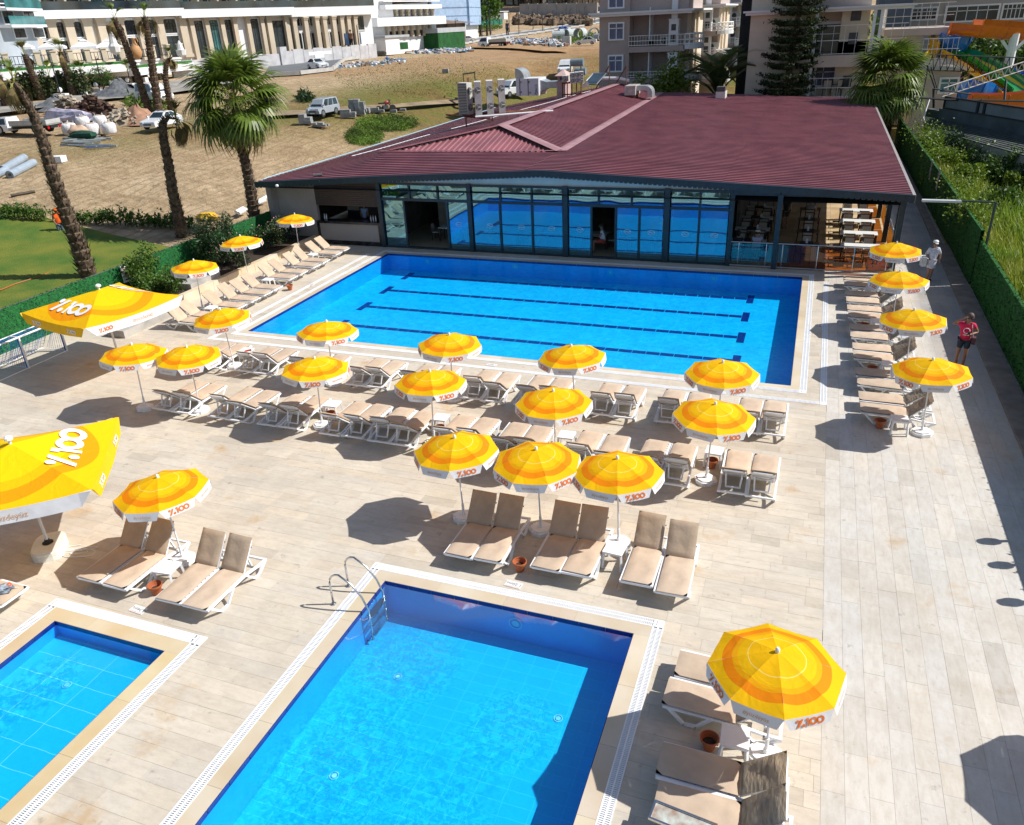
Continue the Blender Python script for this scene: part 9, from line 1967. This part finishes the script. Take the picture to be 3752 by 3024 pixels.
def person(lab, loc, rz, pose=None, top=None, legs=None, hair=None, cap=None, skin=SKIN, scale=1.0, longlegs=False, sleeves=.5, dress=False, glasses=False, shoes=None):
	J = dict(BASE); J.update(pose or {}); t = thing('person', lab, 'person', loc, rz); t.scale = (scale,) * 3
	names = [n for n in J if n != 'face']; vs = [Vector(J[n]) for n in names]; ix = {n: i for i, n in enumerate(names)}
	rr = dict(pelvis=.125, waist=.115, chest=.135, neck=.055, headb=.075, headm=.098, headt=.075, sL=.062, sR=.062, eL=.043, eR=.043, wL=.028, wR=.028, hL=.095, hR=.095, kL=.062, kR=.062, aL=.042, aR=.042, tL=.035, tR=.035); rad_ = [rr[n] for n in names]
	E_ = [('pelvis', 'waist'), ('waist', 'chest'), ('chest', 'neck'), ('neck', 'headb'), ('headb', 'headm'), ('headm', 'headt'), ('chest', 'sL'), ('chest', 'sR'), ('sL', 'eL'), ('sR', 'eR'), ('eL', 'wL'), ('eR', 'wR'), ('pelvis', 'hL'), ('pelvis', 'hR'), ('hL', 'kL'), ('hR', 'kR'), ('kL', 'aL'), ('kR', 'aR'), ('aL', 'tL'), ('aR', 'tR')]; ed = [(ix[a], ix[b]) for a, b in E_]
	for s_ in 'LR':      # palm and five bent fingers
		w = Vector(J['w' + s_]); e = Vector(J['e' + s_]); d = (w - e).normalized(); side = d.cross(Vector((0, 1, .2))).normalized(); fw = side.cross(d).normalized(); p = w + d * .06; vs.append(p); rad_.append(.030); ip = len(vs) - 1; ed.append((ix['w' + s_], ip))
		for k, ln in enumerate((.060, .070, .064, .050)):
			off = fw * (.024 - k * .016); a_ = p + off + d * .038; b_ = a_ + d * ln * .5 - side * .01; c_ = b_ + d * ln * .35 - side * .022
			i0 = len(vs); vs += [a_, b_, c_]; rad_ += [.0095, .0085, .007]; ed += [(ip, i0), (i0, i0 + 1), (i0 + 1, i0 + 2)]
		i0 = len(vs); vs += [p + fw * .035 - side * .01, p + fw * .05 + d * .03 - side * .02]; rad_ += [.011, .009]; ed += [(ip, i0), (i0, i0 + 1)]
	skinmesh('body', vs, ed, rad_, skin, t, 1, ix['pelvis'])
	hm = Vector(J['headm']); hd = (Vector(J['headt']) - Vector(J['headb'])).normalized(); fwd = Vector(J.get('face', (0, -1, 0))).normalized()
	rt = fwd.cross(hd).normalized(); fc = MB(); 
	for s_ in (-1, 1): fc.blob(hm + fwd * .085 + rt * s_ * .032 + hd * .005, (.013,) * 3, 1, 6, 0)
	fc.build('eyes', BLACK if not glasses else BLACK, t)
	fe = MB(); fe.blob(hm + fwd * .10 - hd * .02, (.013, .02, .022), 1, 6, 0); fe.build('nose', skin, t, smooth=True); mo_ = MB(); mo_.blob(hm + fwd * .088 - hd * .052, (.024, .010, .007), 1, 6, 0); mo_.build('mouth', mat('lips', (.30, .08, .07), .5, .1, 5), t)
	er = MB()
	for s_ in (-1, 1): er.blob(hm + rt * s_ * .094 - hd * .01, (.014, .022, .032), 1, 6, 0); 
	er.build('ear', skin, t, smooth=True)
	if glasses:
		gm = MB()
		for s_ in (-1, 1): gm.blob(hm + fwd * .098 + rt * s_ * .036 + hd * .006, (.034, .018, .024), 1, 8, 0)
		gm.tube([hm + rt * .09, hm + fwd * .09 + rt * .06, hm + fwd * .105, hm + fwd * .09 - rt * .06, hm - rt * .09], .006, 4); gm.build('sunglasses', BLACK, t, smooth=True)
	if hair: 
		hb = MB(); hb.blob(hm + hd * .035 - fwd * .02, (.107, .11, .10), 5, 12, .08); 
		if hair[1] > 0: hb.blob(hm - hd * hair[1] * .5 - fwd * .055, (.085, .06, .05 + hair[1] * .6), 7, 10, .15)
		hb.build('hair', hair[0], t, smooth=True)
	if cap:
		cb_ = MB(); cb_.blob(hm + hd * .062 - fwd * .005, (.115, .118, .075), 5, 12, .02); cb_.blob(hm + hd * .045 + fwd * .12, (.075, .085, .012), 1, 8, 0); cb_.build('cap', cap, t, smooth=True)
	if top:
		tn = ['pelvis', 'waist', 'chest', 'sL', 'sR']; tv = [Vector(J[n]) for n in tn]; neckl = Vector(J['chest']).lerp(Vector(J['neck']), .55); tv.append(neckl)
		mL, mR = Vector(J['sL']).lerp(Vector(J['eL']), sleeves), Vector(J['sR']).lerp(Vector(J['eR']), sleeves); tv += [mL, mR]
		te = [(0, 1), (1, 2), (2, 3), (2, 4), (2, 5), (3, 6), (4, 7)]; tr = [.150, .142, .158, .078, .078, .085, .062 if sleeves > .8 else .068, .062 if sleeves > .8 else .068]
		if dress: tv.append(Vector(J['pelvis']) + Vector((0, -.02, -.20))); te.append((0, 8)); tr[0] = .165; tr.append(.20); tv.append(Vector(J['pelvis']) + Vector((0, -.02, -.42))); te.append((8, 9)); tr.append(.215)
		skinmesh('dress' if dress else 'shirt', tv, te, tr, top, t, 2, 1)
	if legs:
		k_ = 1.0 if longlegs else .78
		lv = [Vector(J['pelvis']) + Vector((0, 0, .04)), Vector(J['hL']), Vector(J['hR']), Vector(J['hL']).lerp(Vector(J['kL']), k_), Vector(J['hR']).lerp(Vector(J['kR']), k_)]; le = [(0, 1), (0, 2), (1, 3), (2, 4)]; lr = [.143, .115, .115, .088, .088]
		if longlegs: lv += [Vector(J['kL']).lerp(Vector(J['aL']), .95), Vector(J['kR']).lerp(Vector(J['aR']), .95)]; le += [(3, 5), (4, 6)]; lr[3:] = [.082, .082]; lr += [.06, .06]
		skinmesh('trousers' if longlegs else 'shorts', lv, le, lr, legs, t, 2, 0)
	sh = MB()
	for s_ in 'LR': a_, b_ = Vector(J['a' + s_]), Vector(J['t' + s_]); sh.blob((a_ + b_) / 2 + Vector((0, -.01, -.02)), (.05, .13, .045), 2, 8, 0)
	sh.build('shoes', shoes or BLACK, t, smooth=True)
	return t, J
CL = lambda n_, c_, **k: mat('cloth_' + n_, c_, .8, .08, 8, **k)
HB = mat('hair_dark', (.02, .014, .01), .6, .3, 20); HG = mat('hair_blond_grey', (.45, .38, .26), .6, .2, 20); HBR = mat('hair_brown', (.08, .04, .02), .6, .3, 20)
SIT = dict(pelvis=(0, 0, .56), waist=(0, -.01, .68), chest=(0, -.04, .88), neck=(0, -.06, 1.07), headb=(0, -.08, 1.14), headm=(0, -.09, 1.22), headt=(0, -.08, 1.30), sL=(-.17, -.04, 1.0), sR=(.17, -.04, 1.0), eL=(-.24, -.12, .78), eR=(.24, -.12, .78), wL=(-.14, -.34, .79), wR=(.14, -.34, .79), hL=(-.09, -.02, .54), hR=(.09, -.02, .54), kL=(-.11, -.44, .52), kR=(.11, -.44, .52), aL=(-.11, -.42, .09), aR=(.11, -.42, .09), tL=(-.11, -.56, .03), tR=(.11, -.56, .03))
# man in the pink shirt, hand at his sunglasses, phone in the other hand
pm = g(3512, 1342); pk_, Jp = person('man in a pink shirt raising a hand to his sunglasses on the walkway', (pm.x, pm.y, .0), rad(-10), dict(eL=(-.42, -.02, 1.38), wL=(-.17, -.13, 1.60), eR=(.30, .03, 1.17), wR=(.10, -.22, 1.15), headm=(.02, -.02, 1.63), face=(.1, -1, -.15)), CL('pink', (.72, .02, .09)), CL('navy_shorts', (.025, .04, .06)), (mat('hair_cropped', (.12, .08, .06), .7, .2, 20), 0), None, SKIND, 1.02, glasses=True)
pr_ = MB(); pr_.tube([(.085 * math.cos(a), -.163 - .0 * abs(math.cos(a)), 1.24 + .085 * math.sin(a)) for a in [k * .5 for k in range(12)]], .011, 4); pr_.b2(-.08, .08, -.168, -.160, 1.09, 1.115); pr_.build('shirt_print', WHT, pk_)
MB().tube([(.10, -.02, 1.46), (.13, -.165, 1.36), (.18, -.15, 1.15), (.24, -.06, .98)], .012, 4).build('bag_strap', mat('strap_pale', (.55, .48, .42), .7, .1, 8), pk_)
bg_ = thing('shoulder_bag', 'dark red shoulder bag hanging at the hip of the man in the pink shirt', 'bag', (pm.x, pm.y, 0), rad(-10)); MB().b2(.19, .30, -.12, .10, .82, 1.04).build('pouch', mat('bag_maroon', (.10, .03, .04), .6, .2, 8), bg_)
ph = thing('phone', 'dark phone held by the man in the pink shirt', 'phone', (pm.x, pm.y, 0), rad(-10)); MB().b2(.04, .11, -.27, -.23, 1.13, 1.26).build('case', BLACK, ph)
# woman in white dress
pw = g(3400, 1032); pd, _ = person('woman in a white patterned dress and white cap walking on the shaded walkway', (pw.x, pw.y, 0), rad(6), dict(kL=(-.09, -.14, .50), aL=(-.08, -.02, .10), tL=(-.08, -.17, .05), kR=(.08, .0, .49), aR=(.09, .16, .12), tR=(.09, .05, .03), eR=(.27, .03, 1.14), wR=(.28, -.02, .90), face=(.15, -1, -.3)), mat('dress_white_print', (.74, .74, .78), .8, .05, 16, col2=(.50, .52, .60)), None, (HBR, .10), WHITE_P, SKIN, 1.0, sleeves=.95, dress=True, glasses=True)
tb_ = thing('tote_bag', 'white patterned tote bag carried by the woman in the white dress', 'bag', (pw.x, pw.y, 0), rad(6)); mb = MB(); mb.b2(-.42, -.24, -.18, .16, .68, 1.08); mb.build('bag_body', mat('tote_print', (.66, .67, .66), .8, .2, 9), tb_); MB().tube([(-.33, -.1, 1.08), (-.24, -.06, 1.40), (-.33, .08, 1.08)], .012, 4).build('handle', WHITE_P, tb_)
# on the terrace
pp_ = g(*crop(2600, 620, 2.6925)(735, 590)); person('woman with pale hair in a dark top and skirt walking away across the restaurant terrace', (pp_.x, pp_.y, .012), rad(178), dict(kL=(-.08, -.08, .5), kR=(.08, .04, .49)), CL('black_top', (.02, .022, .025)), CL('brown_skirt', (.06, .05, .04)), (HG, .05), None, SKIN, 1.02)
person('seated man in grey T shirt with a dark strap at the farthest brown table', (.22, 44.75, .012), rad(180), SIT, CL('grey_tee', (.30, .30, .30)), CL('dark_trousers', (.03, .03, .035)), (HG, 0), None, SKIN, 1.05, True)[0]
person('seated man in a pale lilac shirt and white cap behind the glass railing', (-2.0, 37.45, .012), rad(180), SIT, CL('lilac', (.50, .48, .62)), CL('grey_trousers', (.10, .10, .12)), (HBR, 0), WHITE_P, SKIN, 1.05, True)
person('seated dark haired person left of the man in the lilac shirt', (-2.85, 37.45, .012), rad(180), SIT, CL('black_top', (0, 0, 0)), CL('dark_trousers', (0, 0, 0)), (HB, .08), None, SKIND, 1.0, True)
person('seated person in a white T shirt and red shorts in the open central doorway', (-9.35, 37.5, .012), rad(-80), SIT, CL('white_tee', (.70, .72, .76)), CL('red_shorts', (.45, .07, .04)), (HB, 0), None, SKIN, 1.08)
person('man in a light blue shirt turned away inside the bar hatch', (-23.0, 37.9, .25), rad(180), None, CL('light_blue', (.20, .36, .62)), CL('dark_trousers', (0, 0, 0)), (HB, 0), None, SKIND, 1.0, True)
person('waiter in a white shirt standing inside behind the glass right of the door', (-6.6, 38.4, .012), rad(60), None, CL('white_tee', (0, 0, 0)), CL('dark_trousers', (0, 0, 0)), (HB, 0), None, SKIN, 1.0, True)
# worker on the lawn, people far away
q = g(*A0(508, 612)); person('worker in an orange cap and vest standing on the lawn behind the leaning palm trunk', (q.x, q.y, .05), rad(60), dict(headb=(.0, -.08, 1.52), headm=(.0, -.11, 1.58), headt=(0, -.13, 1.66), wL=(-.2, -.25, 1.0), wR=(.2, -.25, 1.0)), CL('orange_vest', (.80, .12, .01)), CL('blue_grey_trousers', (.10, .14, .18)), (HB, 0), CL('orange_vest', (0, 0, 0)), SKIND, 1.12, True, .2)
q = GT(*F4(862, 455)); person('far figure in dark clothes walking on the lamp lined road', tuple(q + Vector((0, 0, .3))), 0, None, CL('dark_blue', (.03, .04, .08)), CL('dark_trousers', (0, 0, 0)), (HB, 0), None, SKIND, 2.4, True)
u_, z_ = S3.uv(*C2(765, 345)); q = S3.P(u_, zb3, 3.0); person('far figure in a brown jacket standing before the hotel columns', tuple(q), 0, None, CL('brown', (.25, .12, .07)), CL('dark_trousers', (0, 0, 0)), (HB, 0), None, SKIND, 1.9, True)
u_, z_ = T1.uv(*C1(375, 300)); 
# shadows from the right: shrubs, posts added for their shadows and a parasol standing just outside the frame
o_ = dup(PUMB, (6.2, 10.35, 0), rad(20), 'yellow parasol outside the right edge, only its shadow shows on the deck'); o_['group'] = 'yellow and orange pool parasols'; o_.scale = (1.15, 1.15, 1.1)
for i, p_ in enumerate((g(3612, 1985), g(3655, 2072), g(3690, 2208))):
	t = thing('shadow_post', 'round topped post added outside the right edge to cast the %s of three small shadows' % ORD_[i], 'lamp', (p_.x + 1.9, p_.y + .66, 0), 0, 'posts added to cast the small shadows'); MB().tube([(0, 0, 0), (0, 0, 1.75)], .05, 6).build('post', IRON, t); MB().lathe([(.03, 1.7), (.11, 1.78), (.14, 1.92), (.10, 2.1), (.001, 2.2)], 12).build('globe', DARKGREY, t)
for i, (x_, y_, r_, h_) in enumerate(((7.5, 18.2, .6, 2.0),)):
	shrub('garden_shrub', 'leafy shrub just outside the right edge behind the hedge fence, %s from the far end' % ORD_[i], (x_, y_, 0), (r_, r_, h_), 1500, LEAFD, .16, 800 + i)
